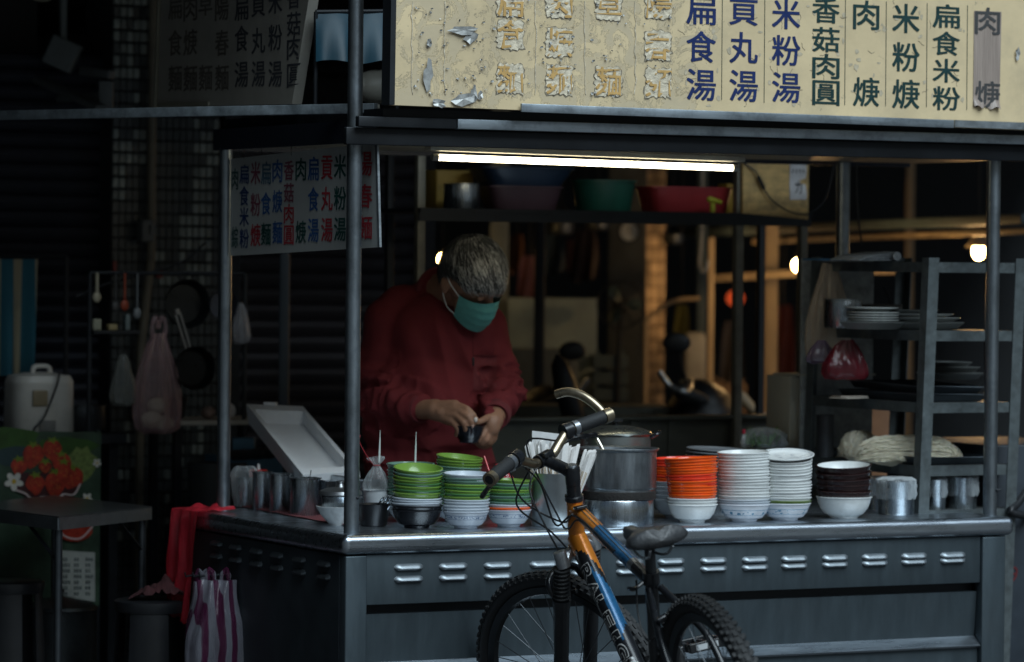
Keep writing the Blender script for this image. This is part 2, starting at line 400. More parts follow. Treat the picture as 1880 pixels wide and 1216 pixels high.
p = MB(); p.box((1.0535, 0.0345, 0.609), (1.953, 0.026, 0.134), bev=0.002); obj('louvre_panel', p, PANEL, cart)
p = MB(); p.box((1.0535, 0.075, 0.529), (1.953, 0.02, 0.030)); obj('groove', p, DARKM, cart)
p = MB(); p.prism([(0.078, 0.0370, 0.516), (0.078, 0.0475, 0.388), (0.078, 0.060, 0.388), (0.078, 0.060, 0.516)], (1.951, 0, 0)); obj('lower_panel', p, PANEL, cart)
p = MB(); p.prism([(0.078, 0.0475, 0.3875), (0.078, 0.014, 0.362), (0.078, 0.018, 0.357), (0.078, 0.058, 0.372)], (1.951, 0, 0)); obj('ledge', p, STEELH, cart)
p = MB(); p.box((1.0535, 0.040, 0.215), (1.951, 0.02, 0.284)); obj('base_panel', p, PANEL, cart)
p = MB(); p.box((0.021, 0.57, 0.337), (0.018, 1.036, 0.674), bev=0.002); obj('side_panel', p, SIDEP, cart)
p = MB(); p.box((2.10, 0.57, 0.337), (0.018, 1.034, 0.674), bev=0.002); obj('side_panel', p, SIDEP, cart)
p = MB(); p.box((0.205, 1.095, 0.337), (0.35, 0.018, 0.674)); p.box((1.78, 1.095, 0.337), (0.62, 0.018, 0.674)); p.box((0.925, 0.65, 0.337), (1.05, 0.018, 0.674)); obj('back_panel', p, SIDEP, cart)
# pressed louvres
def louvre_mesh(m, wd, ht, dp):
    q = MB(); prof = [(0, 0.0), (-dp * 0.75, 0.12), (-dp, 0.3), (-dp * 0.92, 0.5), (-dp * 0.45, 0.85), (0, 1.0)]
    nx = 10; vs = []
    for i in range(nx + 1):
        u = i / nx; x = (u - 0.5) * wd; e = min(u, 1 - u) / 0.14; k = math.sqrt(max(0, 1 - max(0, 1 - e) ** 2))
        for a_, b_ in prof: vs.append((x, a_ * max(k, 0.03), (b_ - 0.5) * ht * (0.45 + 0.55 * k) ))
    n_ = len(prof); fs = [(i * n_ + j, (i + 1) * n_ + j, (i + 1) * n_ + j + 1, i * n_ + j + 1) for i in range(nx) for j in range(n_ - 1)]
    q.add(vs, fs); return mesh_of(q, m, 50)
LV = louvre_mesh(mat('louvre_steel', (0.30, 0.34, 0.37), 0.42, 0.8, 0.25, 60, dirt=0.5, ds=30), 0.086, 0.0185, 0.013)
LVC = [724 + 26, 832, 914, 998, 1074, 1156, 1232, 1310, 1386, 1458, 1533, 1606, 1678, 1749]
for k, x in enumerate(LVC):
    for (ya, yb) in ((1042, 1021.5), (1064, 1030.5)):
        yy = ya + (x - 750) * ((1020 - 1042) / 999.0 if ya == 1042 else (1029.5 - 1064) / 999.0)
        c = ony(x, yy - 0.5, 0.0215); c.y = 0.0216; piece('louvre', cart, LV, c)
LVS = louvre_mesh(mat('shaded_louvre_steel', (0.09, 0.105, 0.115), 0.4, 0.8, 0.15, 20), 0.074, 0.0185, 0.012)  # louvre steel darkened, so the side's shade is in its colour
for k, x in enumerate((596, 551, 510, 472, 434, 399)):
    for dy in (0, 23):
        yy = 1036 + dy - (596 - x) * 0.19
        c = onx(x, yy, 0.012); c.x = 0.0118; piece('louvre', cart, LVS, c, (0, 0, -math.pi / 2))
# poles
def pole(c, r_, zt, sx=1):
    p = MB(); p.tube([(c[0], c[1], ZC - 0.01), (c[0], c[1], zt)], r_, 20); return p
POLEM = mat('pole_steel', (0.26, 0.295, 0.325), 0.36, 0.95, 0.2, 20, (1, 1, 0.3), 0.1, 120, dirt=0.5, dc=(0.06, 0.065, 0.07), ds=14)
obj('pole', pole((0.061, 0.083), 0.0205, 2.6), POLEM, cart)
obj('pole', pole((0.113, 1.061), 0.0195, 1.772), POLEM, cart)
obj('pole', pole((2.118, 0.104), 0.0200, 1.800), POLEM, cart)
p0 = ony(1545, 600, 1.06); obj('pole', pole((p0.x, 1.06), 0.0215, 1.772), POLEM, cart)
# bolt through the corner pole and through the right pole
for (px, py_, zz, cx_, cy_) in ((657, 914, 0, 0.061, 0.083), (1830, 900, 0, 2.118, 0.104)):
    c = ony(px, py_, cy_ - 0.012); p = MB(); p.tube([(c.x - 0.012, c.y, c.z), (c.x + 0.012, c.y - 0.004, c.z + 0.001)], 0.0022, 8); p.ball((c.x - 0.004, c.y - 0.006, c.z), 0.005)
    obj('bolt', p, DARKM, cart)
# roof
CEIL = mat('roof_sheet', (0.30, 0.29, 0.24), 0.5, 0.2, 0.3, 5, dirt=0.75, dc=(0.03, 0.03, 0.025), ds=5)
p = MB(); p.box((1.305, 0.585, 1.787), (2.39, 1.06, 0.022)); obj('ceiling', p, CEIL, cart)
FASC = mat('fascia_steel', (0.36, 0.41, 0.45), 0.42, 0.85, 0.2, 10, (0.5, 4, 4), dirt=0.7, dc=(0.07, 0.08, 0.09), ds=12)
p = MB(); p.box((1.415, 0.004, 1.8165), (2.19, 0.024, 0.027), bev=0.002); obj('fascia_beam', p, FASC, cart)
p = MB(); p.box((0.175, 0.006, 1.8165), (0.288, 0.022, 0.027), bev=0.002); obj('fascia_beam', p, DARKM, cart)
p = MB(); p.box((1.26, 0.036, 1.779), (2.50, 0.018, 0.046), bev=0.003); obj('valance', p, DARKM, cart)
p = MB(); p.box((0.102, 0.58, 1.795), (0.016, 1.06, 0.060)); obj('valance', p, mat('side_valance', (0.025, 0.03, 0.045), 0.45, 0.5), cart); p = MB(); p.box((1.305, 1.123, 1.784), (2.39, 0.012, 0.040)); obj('valance', p, MATS['side_valance'], cart)
a, b = ony(957, 198, -0.06), ony(1751, 228, -0.06)
p = MB(); p.beam((a.x, -0.058, a.z), (b.x, -0.058, b.z), 0.008, 0.0225, bev=0.001); obj('trim_strip', p, FASC, cart)
a, b = ony(1752, 227, -0.056), ony(1990, 236, -0.056)
p = MB(); p.beam((a.x, -0.056, a.z), (b.x, -0.056, b.z), 0.006, 0.020); obj('trim_strip', p, GALV, cart)
p = MB(); p.box((1.305, 0.56, 1.826), (2.37, 1.05, 0.056)); obj('roof_deck', p, DARKM, cart)

# tube lamp under the roof
a, b = ony(797, 289, 0.42), ony(1351, 309, 0.36)
t = thing('tube_lamp', 'long lit fluorescent tube under the cart roof above the cook', 'lamp', (a + b) / 2)
TUBE = mat('lit_tube', (0.9, 0.85, 0.7), 0.4, emit=(1.0, 0.89, 0.62), es=10.0)
d = (b - a).normalized()
p = MB(); p.tube([a + d * 0.012, b - d * 0.012], 0.0088, 14); obj('glass_tube', p, TUBE, t)
p = MB(); p.tube([a - d * 0.006, a + d * 0.0118], 0.0105, 14); p.tube([b - d * 0.0118, b + d * 0.006], 0.0105, 14); obj('end_cap', p, mat('tube_cap', (0.3, 0.3, 0.28), 0.4, 0.5), t)
p = MB(); up_ = Vector((0, 0, 0.026)); p.beam(a + up_ - d * 0.02, b + up_ + d * 0.02, 0.045, 0.016, bev=0.003); obj('housing', p, mat('lamp_housing', (0.45, 0.44, 0.38), 0.45, 0.2, dirt=0.5), t)
# ================================================================ SIGNS
ALLCH = '扁食湯貢丸米粉香菇肉圓焿麵陽春綜草意乾RALEIGH正力熱9'
load_glyphs(ALLCH, 0.0)
def flake(mb, c, ux, uy, n, w_, h_, seed, jag=9):
    """a ragged torn scrap standing proud of the board"""
    r_ = random.Random(seed); n = Vector(n); pts = []
    for k in range(jag):
        an = 2 * math.pi * k / jag; rr = 0.55 + 0.5 * r_.random()
        pts.append(Vector(c) + Vector(ux) * (math.cos(an) * w_ / 2 * rr) + Vector(uy) * (math.sin(an) * h_ / 2 * rr) + n * (0.001 + 0.008 * r_.random()))
    cc = Vector(c) + n * 0.003; mb.add([cc] + pts, [(0, 1 + k, 1 + (k + 1) % jag) for k in range(jag)])

# --- the long yellow sign on the roof
SY = -0.045
def sign_pt(px, py): v = ony(px, py, SY); return v
m = mat('old_yellow_board', (0.72, 0.565, 0.34), 0.42, 0, 0.10, 5, (1, 1, 1), 0.12, 60, dirt=0.45, dc=(0.42, 0.35, 0.24), ds=7, spec=0.4)
# cracked film: fine dark crackle and torn pale areas in the left half, straight procedural wear
nt_ = m.node_tree; N = nt_.nodes; L_ = nt_.links; bs = N['Principled BSDF']
tc = N.new('ShaderNodeTexCoord'); base = bs.inputs['Base Color'].links[0].from_socket
nzz = N.new('ShaderNodeTexNoise'); nzz.inputs['Scale'].default_value = 11; nzz.inputs['Detail'].default_value = 10; nzz.inputs['Roughness'].default_value = 0.72; nzz.inputs['Distortion'].default_value = 0.6
L_.new(tc.outputs['Object'], nzz.inputs['Vector'])
sx = N.new('ShaderNodeSeparateXYZ'); L_.new(tc.outputs['Object'], sx.inputs[0])
mrx = N.new('ShaderNodeMapRange'); mrx.inputs[1].default_value = -0.05; mrx.inputs[2].default_value = -0.25; mrx.inputs[3].default_value = -0.10; mrx.inputs[4].default_value = 0.05; L_.new(sx.outputs[0], mrx.inputs[0])
ad = N.new('ShaderNodeMath'); L_.new(nzz.outputs[0], ad.inputs[0]); L_.new(mrx.outputs[0], ad.inputs[1])
rpa = N.new('ShaderNodeValToRGB'); e = rpa.color_ramp.elements; e[0].position = 0.55; e[0].color = (0, 0, 0, 1); e[1].position = 0.60; e[1].color = (0.8, 0.8, 0.8, 1)
L_.new(ad.outputs[0], rpa.inputs[0])
m1 = N.new('ShaderNodeMixRGB'); m1.inputs[2].default_value = (0.56, 0.46, 0.31, 1); L_.new(rpa.outputs[0], m1.inputs[0]); L_.new(base, m1.inputs[1])
rpb = N.new('ShaderNodeValToRGB'); e = rpb.color_ramp.elements; e[0].position = 0.545; e[0].color = (0, 0, 0, 1); e[1].position = 0.57; e[1].color = (0, 0, 0, 1)
k_ = e.new(0.556); k_.color = (0.75, 0.75, 0.75, 1); L_.new(ad.outputs[0], rpb.inputs[0])
m2 = N.new('ShaderNodeMixRGB'); m2.inputs[2].default_value = (0.12, 0.105, 0.085, 1); L_.new(rpb.outputs[0], m2.inputs[0]); L_.new(m1.outputs[0], m2.inputs[1])
L_.new(m2.outputs[0], bs.inputs['Base Color'])
bl, br = sign_pt(721, 193), sign_pt(1990, 243)
sg = thing('menu_sign', 'long weathered yellow menu board on the cart roof, left letters peeled off', 'sign', ((bl.x + br.x) / 2, 0, (bl.z + br.z) / 2))
ang = math.atan2(br.z - bl.z, br.x - bl.x); ux = Vector((math.cos(ang), 0, math.sin(ang))); uy = Vector((-math.sin(ang), 0, math.cos(ang)))
p = MB(); HT = 0.42; L = (br - bl).length
p.prism([bl, bl + ux * L, bl + ux * L + uy * HT, bl + uy * HT], (0, 0.035, 0)); obj('board', p, m, sg, 30)
p = MB(); p.beam(bl + Vector((-0.008, 0.012, 0)), bl + uy * HT + Vector((-0.008, 0.012, 0)), 0.05, 0.015); obj('side_frame', p, DARKM, sg)
NAVY = mat('navy_vinyl', (0.012, 0.028, 0.12), 0.4, 0, 0.2, 30); GRN = mat('dark_green_vinyl', (0.012, 0.045, 0.045), 0.4, 0, 0.2, 30)
ORG_V = mat('faded_orange', (0.60, 0.37, 0.13), 0.5, 0, 0.2, 40); FLK = mat('peeled_foil', (0.50, 0.50, 0.48), 0.4, 0.3, 0.4, 50, dirt=0.5); PALE = mat('crackle_film', (0.68, 0.59, 0.44), 0.45, 0, 0.30, 90, bump=0.7, bs=120); TORN = mat('torn_edge', (0.24, 0.20, 0.14), 0.6, 0, 0.5, 60)
def column(txt, cx, ys, mt, wpx=54, hpx=48, y_off=0.0012, keep=None):
    for ch, yy in zip(txt, ys):
        if ch == ' ': continue
        q = MB(); a = sign_pt(cx - wpx / 2, yy); b = sign_pt(cx + wpx / 2, yy); h = (sign_pt(cx, yy - hpx / 2) - sign_pt(cx, yy + hpx / 2)).length
        c = (a + b) / 2; c.y = SY - y_off
        put_char(q, ch, c, ux, Vector((0, 0, 1)), (b - a).length, h, 0.022, keep)
        obj('letter', q, mt, sg, smooth=False)
column('扁食湯', 1287, (17, 86, 156), NAVY, 54, 58); column('貢丸湯', 1365, (18, 88, 158), NAVY, 52, 58); column('米粉湯', 1443, (26, 93, 161), NAVY, 52, 56)
column('香菇肉圓', 1516, (20, 73, 122, 171), GRN, 50, 46); column('肉焿', 1590, (28, 169), GRN, 48, 54); column('米粉焿', 1663, (34, 105, 173), GRN, 50, 54); column('扁食米粉', 1737, (30, 80, 130, 181), GRN, 50, 44)
column('肉焿', 1812, (39, 174), mat('ghost_grey', (0.06, 0.06, 0.06), 0.5), 46, 50, 0.0030)
for x, y0, y1 in ((1326, -8, 184), (1404, -8, 189), (1552, -8, 193), (1627, 3, 195), (1702, 6, 197), (1776, 10, 202)):
    p = MB(); a, b = sign_pt(x, y0), sign_pt(x - 1.5, y1); a.y = b.y = SY - 0.0006; p.beam(a, b, 0.001, 0.0028, up=(0, 1, 0)); obj('divider_line', p, GRN, sg)
# strip of grey film hanging over the last column
q = MB(); a, b, c_, d_ = sign_pt(1788, 20), sign_pt(1838, 22), sign_pt(1834, 200), sign_pt(1786, 196)
def ff(u, v):
    t_ = a.lerp(b, u).lerp(d_.lerp(c_, u), v); return (t_.x, SY - 0.0018 - 0.0006 * math.sin(u * 40) - (0.012 * max(0, v - 0.93) / 0.07) * (0.5 + 0.5 * math.sin(u * 9)), t_.z + 0.004 * math.sin(u * 17) * v)
q.grid(ff, 30, 24); obj('grey_film', q, mat('grey_film', (0.34, 0.27, 0.23), 0.4, 0, 0.25, 6, (30, 1, 1)), sg)
# what is left of the peeled letters: orange ghosts under pale crackled film
for cx, ch, ys in ((936, '扁食麵', (4, 64, 145)), (1026, '肉焿麵', (6, 78, 147)), (1116, '草 麵', (10, 80, 150)), (1208, '陽春麵', (8, 84, 152))):
    for c0, yy in zip(ch, ys):
        if c0 == ' ': continue
        a = sign_pt(cx - 26, yy); b = sign_pt(cx + 26, yy); c = (a + b) / 2
        # ragged pale film around the letter
        q = MB(); qo = MB()
        r_ = random.Random(cx * 7 + yy); pts = []
        nn = 46
        for k in range(nn):
            an = 2 * math.pi * k / nn; sq = 1.0 / max(abs(math.cos(an)), abs(math.sin(an))); rr = sq * (0.035 + 0.008 * r_.random())
            pts.append(Vector((c.x + rr * math.cos(an) * 1.02, SY - 0.0009 - 0.0022 * r_.random(), c.z + rr * math.sin(an) * 1.0)))
        q2 = MB(); P2 = [Vector((c.x + 0.004 * r_.uniform(-0.6, 0.9) + (v_.x - c.x) * 1.06, SY - 0.0006, c.z - 0.002 * r_.random() + (v_.z - c.z) * (1.02 + 0.08 * r_.random()))) for v_ in pts]; q2.add([Vector((c.x, SY - 0.0006, c.z))] + P2, [(0, 1 + k, 1 + (k + 1) % nn) for k in range(nn)]); obj('torn_edge', q2, TORN, sg, smooth=False)
        cc = Vector((c.x, SY - 0.0009, c.z)); q.add([cc] + pts, [(0, 1 + k, 1 + (k + 1) % nn) for k in range(nn)])
        put_char(qo, c0, (c.x, SY - 0.0034, c.z), ux, Vector((0, 0, 1)), (b - a).length * 0.92, 0.078, 0.022, keep=lambda f: mnoise.noise(f * 55) > 0.0)
        obj('film_remains', q, PALE, sg, 20); obj('letter', qo, ORG_V, sg, smooth=False)
q = MB()
for i in range(150):
    r_ = rnd.random(); cx = rnd.choice((936, 1026, 1116, 1208, 790, 860)); yy = rnd.uniform(0, 178)
    c = sign_pt(cx + rnd.uniform(-34, 34), yy); c.y = SY - 0.0005
    flake(q, c, ux, uy, (0, -1, 0), rnd.uniform(0.004, 0.013), rnd.uniform(0.003, 0.010), i, 6)
for (x, y, w_, h_) in ((784, 139, 20, 54), (803, 190, 34, 18), (850, 182, 46, 26), (868, 172, 14, 30), (786, 80, 10, 20), (850, 56, 64, 16), (862, 70, 30, 22), (1866, 98, 10, 28), (880, 175, 12, 16)):
    k = 10.4 / 7000; c = sign_pt(x, y); c.y = SY - 0.003; flake(q, c, ux, uy, (0, -1, 0), w_ * k * 1.15, h_ * k * 1.15, x + y, 11)
o = obj('peeled_flake', q, FLK, sg, 20); o['kind'] = 'stuff'
for x in (756, 816, 983, 1073, 1166):                                 # torn seams where the divider lines were
    pts = []
    for k in range(14):
        c = sign_pt(x + rnd.uniform(-2, 2), 2 + k * 13.2); c.y = SY - 0.0012; pts.append(c)
    q = MB(); q.tube(pts, [0.0009 + 0.0012 * rnd.random() for _ in pts], 5); obj('torn_seam', q, PALE, sg)

q = MB(); r_ = random.Random(77)
for i in range(70):                                                   # scuffs and lifted film around the sound letters
    c = sign_pt(r_.choice((1287, 1365, 1443, 1516, 1590, 1663, 1737)) + r_.choice((-1, 1)) * r_.uniform(12, 34), r_.uniform(5, 195)); c.y = SY - 0.0004
    flake(q, c, ux, uy, (0, -0.08, 0), r_.uniform(0.006, 0.020), r_.uniform(0.006, 0.024), 500 + i, 9)
o = obj('scuff', q, mat('scuffed_film', (0.52, 0.44, 0.31), 0.6, 0, 0.25, 50), sg, 20); o['kind'] = 'stuff'
q = MB()
for i in range(46):
    c = sign_pt(r_.choice((1287, 1365, 1443, 1516, 1590, 1663, 1737)) + r_.uniform(-30, 30), r_.uniform(5, 190)); pts = [c]
    a_ = r_.uniform(0, 6.28)
    for k in range(5): a_ += r_.uniform(-0.8, 0.8); pts.append(pts[-1] + ux * (0.005 * math.cos(a_)) + uy * (0.005 * math.sin(a_)))
    for p_ in pts: p_.y = SY - 0.0005
    q.tube(pts, 0.0006, 4)
o = obj('crack', q, mat('crack_grey', (0.20, 0.17, 0.13), 0.7), sg); o['kind'] = 'stuff'

# --- the dim sign on the left face of the roof
SX = 0.085
def sp(px, py): return onx(px, py, SX)
c4 = [sp(289, 197), sp(536, 191), sp(572, -34), sp(297, -40)]
t = thing('side_menu_sign', 'dim grey menu board on the left face of the cart roof, right edge slanting', 'sign', c4[0])
p = MB(); p.prism(c4, (0.03, 0, 0)); obj('board', p, mat('grimy_board', (0.40, 0.38, 0.33), 0.5, 0, 0.12, 5, dirt=0.5, dc=(0.22, 0.21, 0.19)), t)
p = MB(); p.beam(sp(286, 198), sp(294, -40), 0.01, 0.014, up=(1, 0, 0)); p.beam(sp(292, 193), sp(385, 191), 0.012, 0.012, up=(1, 0, 0)); obj('edge_strip', p, mat('pale_edge', (0.26, 0.25, 0.19), 0.5), t)
DK = mat('worn_dark_letters', (0.07, 0.075, 0.085), 0.5); DKF = mat('worn_faint_letters', (0.15, 0.135, 0.115), 0.5)
for txt, cx, ys, mt in (('扁食麵', 322, (12, 79, 144), DKF), ('肉焿麵', 350, (15, 78, 144), DKF), ('草 麵', 378, (5, 80, 143), DKF), ('陽春麵', 408, (14, 79, 143), DKF), ('扁食湯', 444, (14, 71, 137), DK), ('貢丸湯', 475, (7, 75, 136), DK), ('米粉湯', 506, (2, 69, 136), DK), ('香菇肉圓', 540, (-6, 44, 88, 139), DK)):
    for ch, yy in zip(txt, ys):
        if ch == ' ': continue
        q = MB(); a, b = sp(cx - 12.5, yy), sp(cx + 12.5, yy); h = (sp(cx, yy - 24) - sp(cx, yy + 24)).length
        c = (a + b) / 2; c.x = SX - 0.001; lim = 560 - (yy + 20) * 0.15
        put_char(q, ch, c, (0, -1, 0), (0, 0, 1), (b - a).length, h if len(txt) == 3 else h * 0.92, 0.022, keep=(lambda f: (f - sp(564, 0)).dot(Vector((0, -1, 0))) < (sp(536, 191) - sp(564, 0)).dot(Vector((0, -1, 0))) * (f.z - sp(564, 0).z) / (sp(536, 191).z - sp(564, 0).z) - 0.004) if cx == 540 else None)
        obj('letter', q, mt, t, smooth=False)

# --- the white hanging sign inside the left opening
HX = 0.118
def hp(px, py): return onx(px, py, HX)
c4 = [hp(424, 470), hp(697, 454), hp(692, 262), hp(424, 292)]
t = thing('hanging_menu_sign', 'white hanging menu board with red, blue and green letters behind two poles', 'sign', c4[0])
p = MB(); p.prism(c4, (0.006, 0, 0)); obj('board', p, mat('white_acrylic', (0.42, 0.43, 0.41), 0.4, 0, 0.06, 4, dirt=0.25, dc=(0.35, 0.34, 0.31)), t)
p = MB(); p.beam(c4[1], c4[2], 0.012, 0.006, up=(1, 0, 0)); obj('edge_strip', p, GALV, t)
for x, y in ((448, 268), (480, 262), (535, 262)):
    p = MB(); a = hp(x, y + 24); p.tube([a, Vector((a.x, a.y, 1.776))], 0.0012, 5); obj('wire', p, DARKM, t)
RED = mat('red_vinyl', (0.42, 0.035, 0.05), 0.4); BLU = mat('blue_vinyl', (0.03, 0.10, 0.27), 0.4); DBL = mat('deep_blue_vinyl', (0.02, 0.05, 0.15), 0.4); GR2 = mat('green_vinyl', (0.012, 0.075, 0.065), 0.4); PUR = mat('plum_vinyl', (0.22, 0.06, 0.09), 0.4); GB = mat('faded_blue_vinyl', (0.07, 0.14, 0.20), 0.4)
cols = (('肉 綜', 432, (329, 380, 436), 12, 40, (GR2,) * 3), ('扁食米粉', 449, (320, 360, 398, 438), 17, 36, (DBL,) * 4), ('米粉焿', 470, (318, 376, 432), 18, 42, (PUR, PUR, RED)), ('扁食麵', 489, (318, 374, 430), 18, 42, (GB, BLU, GR2)), ('肉焿麵', 510, (314, 370, 427), 18, 42, (BLU,) * 3), ('香菇肉圓', 531, (313, 354, 393, 432), 18, 36, (PUR, PUR, RED, RED)), ('肉 焿', 553, (311, 370, 426), 19, 42, (GR2,) * 3), ('扁食湯', 576, (310, 366, 423), 20, 44, (BLU, BLU, BLU)), ('貢丸湯', 601, (308, 365, 422), 21, 44, (RED,) * 3), ('米粉湯', 625, (306, 364, 421), 22, 44, (GR2,) * 3), ('陽春麵', 671, (301, 360, 418), 26, 44, (RED,) * 3))
for txt, cx, ys, wp, hh, mts in cols:
    for ch, yy, mt in zip(txt, ys, mts):
        if ch == ' ': continue
        q = MB(); a, b = hp(cx - wp / 2, yy), hp(cx + wp / 2, yy); h = (hp(cx, yy - hh / 2) - hp(cx, yy + hh / 2)).length
        c = (a + b) / 2; c.x = HX - 0.0012; put_char(q, ch, c, (b - a).normalized(), (0, 0, 1), (b - a).length, h, 0.022); obj('letter', q, mt, t, smooth=False)
# ================================================================ BOWLS ON THE COUNTER
def base(px, py): return onz(px, py, ZC)
def bowl_prof(R_, H, th=0.0028, foot=0.5, flare=0.0, lip=0.0012):
    f = R_ * foot
    return [(0.0001, 0.006), (f * 0.86, 0.006), (f * 0.90, 0.0), (f, 0.0), (f * 1.04, 0.006), (R_ * 0.72, H * 0.22), (R_ * 0.88, H * 0.50), (R_ * (0.955 - flare), H * 0.80), (R_ * 0.985, H - 0.004),
            (R_ + lip, H - 0.0028), (R_ + lip, H - 0.0006), (R_, H), (R_ - th, H), (R_ * 0.955 - th, H * 0.80), (R_ * 0.86 - th, H * 0.5), (R_ * 0.68, H * 0.26), (R_ * 0.4, 0.0095), (0.0001, 0.009)]
def melam(name, c, **k): return mat(name, c, 0.26, 0, 0.10, 5, bump=0.04, bs=40, dirt=0.28, dc=tuple(x * 0.45 for x in c), ds=16, coat=0.3, rand=0.10, **k)
LIME = melam('lime_melamine', (0.17, 0.30, 0.05)); GREEN = melam('green_melamine', (0.07, 0.185, 0.065)); GGREY = melam('grey_green_melamine', (0.13, 0.23, 0.18)); DGREEN = melam('dull_green_melamine', (0.06, 0.17, 0.11))
GREYW = melam('grey_white_melamine', (0.50, 0.55, 0.60)); WHITE = melam('white_melamine', (0.72, 0.74, 0.73)); ORANGE = melam('orange_melamine', (0.85, 0.115, 0.012)); REDO = melam('red_orange_melamine', (0.78, 0.055, 0.022)); BROWN = melam('dark_brown_melamine', (0.030, 0.014, 0.014)); BLACKM = melam('black_melamine', (0.010, 0.011, 0.014)); PLGREY = melam('grey_plate', (0.22, 0.24, 0.26)); OLIVE = melam('olive_melamine', (0.10, 0.16, 0.03))
def band(name, basec, pat, z0_, z1, scale=26, floral=True):
    """white glaze with a printed band between two heights of the bowl"""
    if name in MATS: return MATS[name]
    m = melam(name, basec); N = m.node_tree.nodes; L = m.node_tree.links; b = N['Principled BSDF']; src = b.inputs['Base Color'].links[0].from_socket
    tc = N.new('ShaderNodeTexCoord'); sx = N.new('ShaderNodeSeparateXYZ'); L.new(tc.outputs['Object'], sx.inputs[0])
    at = N.new('ShaderNodeMath'); at.operation = 'ARCTAN2'; L.new(sx.outputs[1], at.inputs[0]); L.new(sx.outputs[0], at.inputs[1])
    cb = N.new('ShaderNodeCombineXYZ'); ml = N.new('ShaderNodeMath'); ml.operation = 'MULTIPLY'; ml.inputs[1].default_value = 0.062; L.new(at.outputs[0], ml.inputs[0]); L.new(ml.outputs[0], cb.inputs[0]); L.new(sx.outputs[2], cb.inputs[1])
    vo = N.new('ShaderNodeTexVoronoi'); vo.inputs['Scale'].default_value = 95 if floral else 230; L.new(cb.outputs[0], vo.inputs['Vector'])
    nz = N.new('ShaderNodeTexNoise'); nz.inputs['Scale'].default_value = 48; L.new(cb.outputs[0], nz.inputs['Vector'])
    lt = N.new('ShaderNodeMath'); lt.operation = 'LESS_THAN'; lt.inputs[1].default_value = 0.42; L.new(vo.outputs['Distance'], lt.inputs[0])
    g2 = N.new('ShaderNodeMath'); g2.operation = 'GREATER_THAN'; g2.inputs[1].default_value = 0.47 if floral else 0.3; L.new(nz.outputs[0], g2.inputs[0])
    mu = N.new('ShaderNodeMath'); mu.operation = 'MULTIPLY'; L.new(lt.outputs[0], mu.inputs[0]); L.new(g2.outputs[0], mu.inputs[1])
    def between(lo, hi):
        a = N.new('ShaderNodeMath'); a.operation = 'GREATER_THAN'; a.inputs[1].default_value = lo; L.new(sx.outputs[2], a.inputs[0])
        c = N.new('ShaderNodeMath'); c.operation = 'LESS_THAN'; c.inputs[1].default_value = hi; L.new(sx.outputs[2], c.inputs[0])
        d = N.new('ShaderNodeMath'); d.operation = 'MULTIPLY'; L.new(a.outputs[0], d.inputs[0]); L.new(c.outputs[0], d.inputs[1]); return d
    bt = between(z0_, z1); k = N.new('ShaderNodeMath'); k.operation = 'MULTIPLY'; L.new(mu.outputs[0], k.inputs[0]); L.new(bt.outputs[0], k.inputs[1])
    l1 = between(z0_ - 0.0022, z0_ - 0.0012); l2 = between(z1 + 0.0012, z1 + 0.0026)
    s1 = N.new('ShaderNodeMath'); s1.operation = 'ADD'; L.new(l1.outputs[0], s1.inputs[0]); L.new(l2.outputs[0], s1.inputs[1])
    s2 = N.new('ShaderNodeMath'); s2.operation = 'ADD'; s2.use_clamp = True; L.new(s1.outputs[0], s2.inputs[0]); L.new(k.outputs[0], s2.inputs[1])
    rad = N.new('ShaderNodeVectorMath'); rad.operation = 'LENGTH'
    mx = N.new('ShaderNodeMixRGB'); mx.inputs[2].default_value = pat + (1,); L.new(s2.outputs[0], mx.inputs[0]); L.new(src, mx.inputs[1]); L.new(mx.outputs[0], b.inputs['Base Color'])
    return m
FLOWER = band('blue_flower_glaze', (0.66, 0.69, 0.74), (0.04, 0.22, 0.36), 0.021, 0.0315)
KEYB = band('blue_key_glaze', (0.52, 0.56, 0.62), (0.03, 0.08, 0.18), 0.0275, 0.034, floral=False)
BM = {}
def bowl_mesh(R_, H, m, foot=0.5, seg=40, kind='bowl'):
    k = (round(R_, 4), round(H, 4), m.name, kind)
    if k not in BM:
        p = MB()
        if kind == 'bowl': p.lathe(bowl_prof(R_, H, foot=foot), seg)
        else: p.lathe([(0.0001, 0.003), (R_ * 0.55, 0.003), (R_ * 0.57, 0), (R_ * 0.62, 0), (R_ * 0.66, 0.004), (R_ * 0.9, H * 0.6), (R_ + 0.001, H - 0.003), (R_ + 0.001, H - 0.0004), (R_ - 0.002, H), (R_ * 0.86, H * 0.65), (R_ * 0.6, 0.007), (0.0001, 0.006)], seg)
        BM[k] = mesh_of(p, m, 30)
    return BM[k]
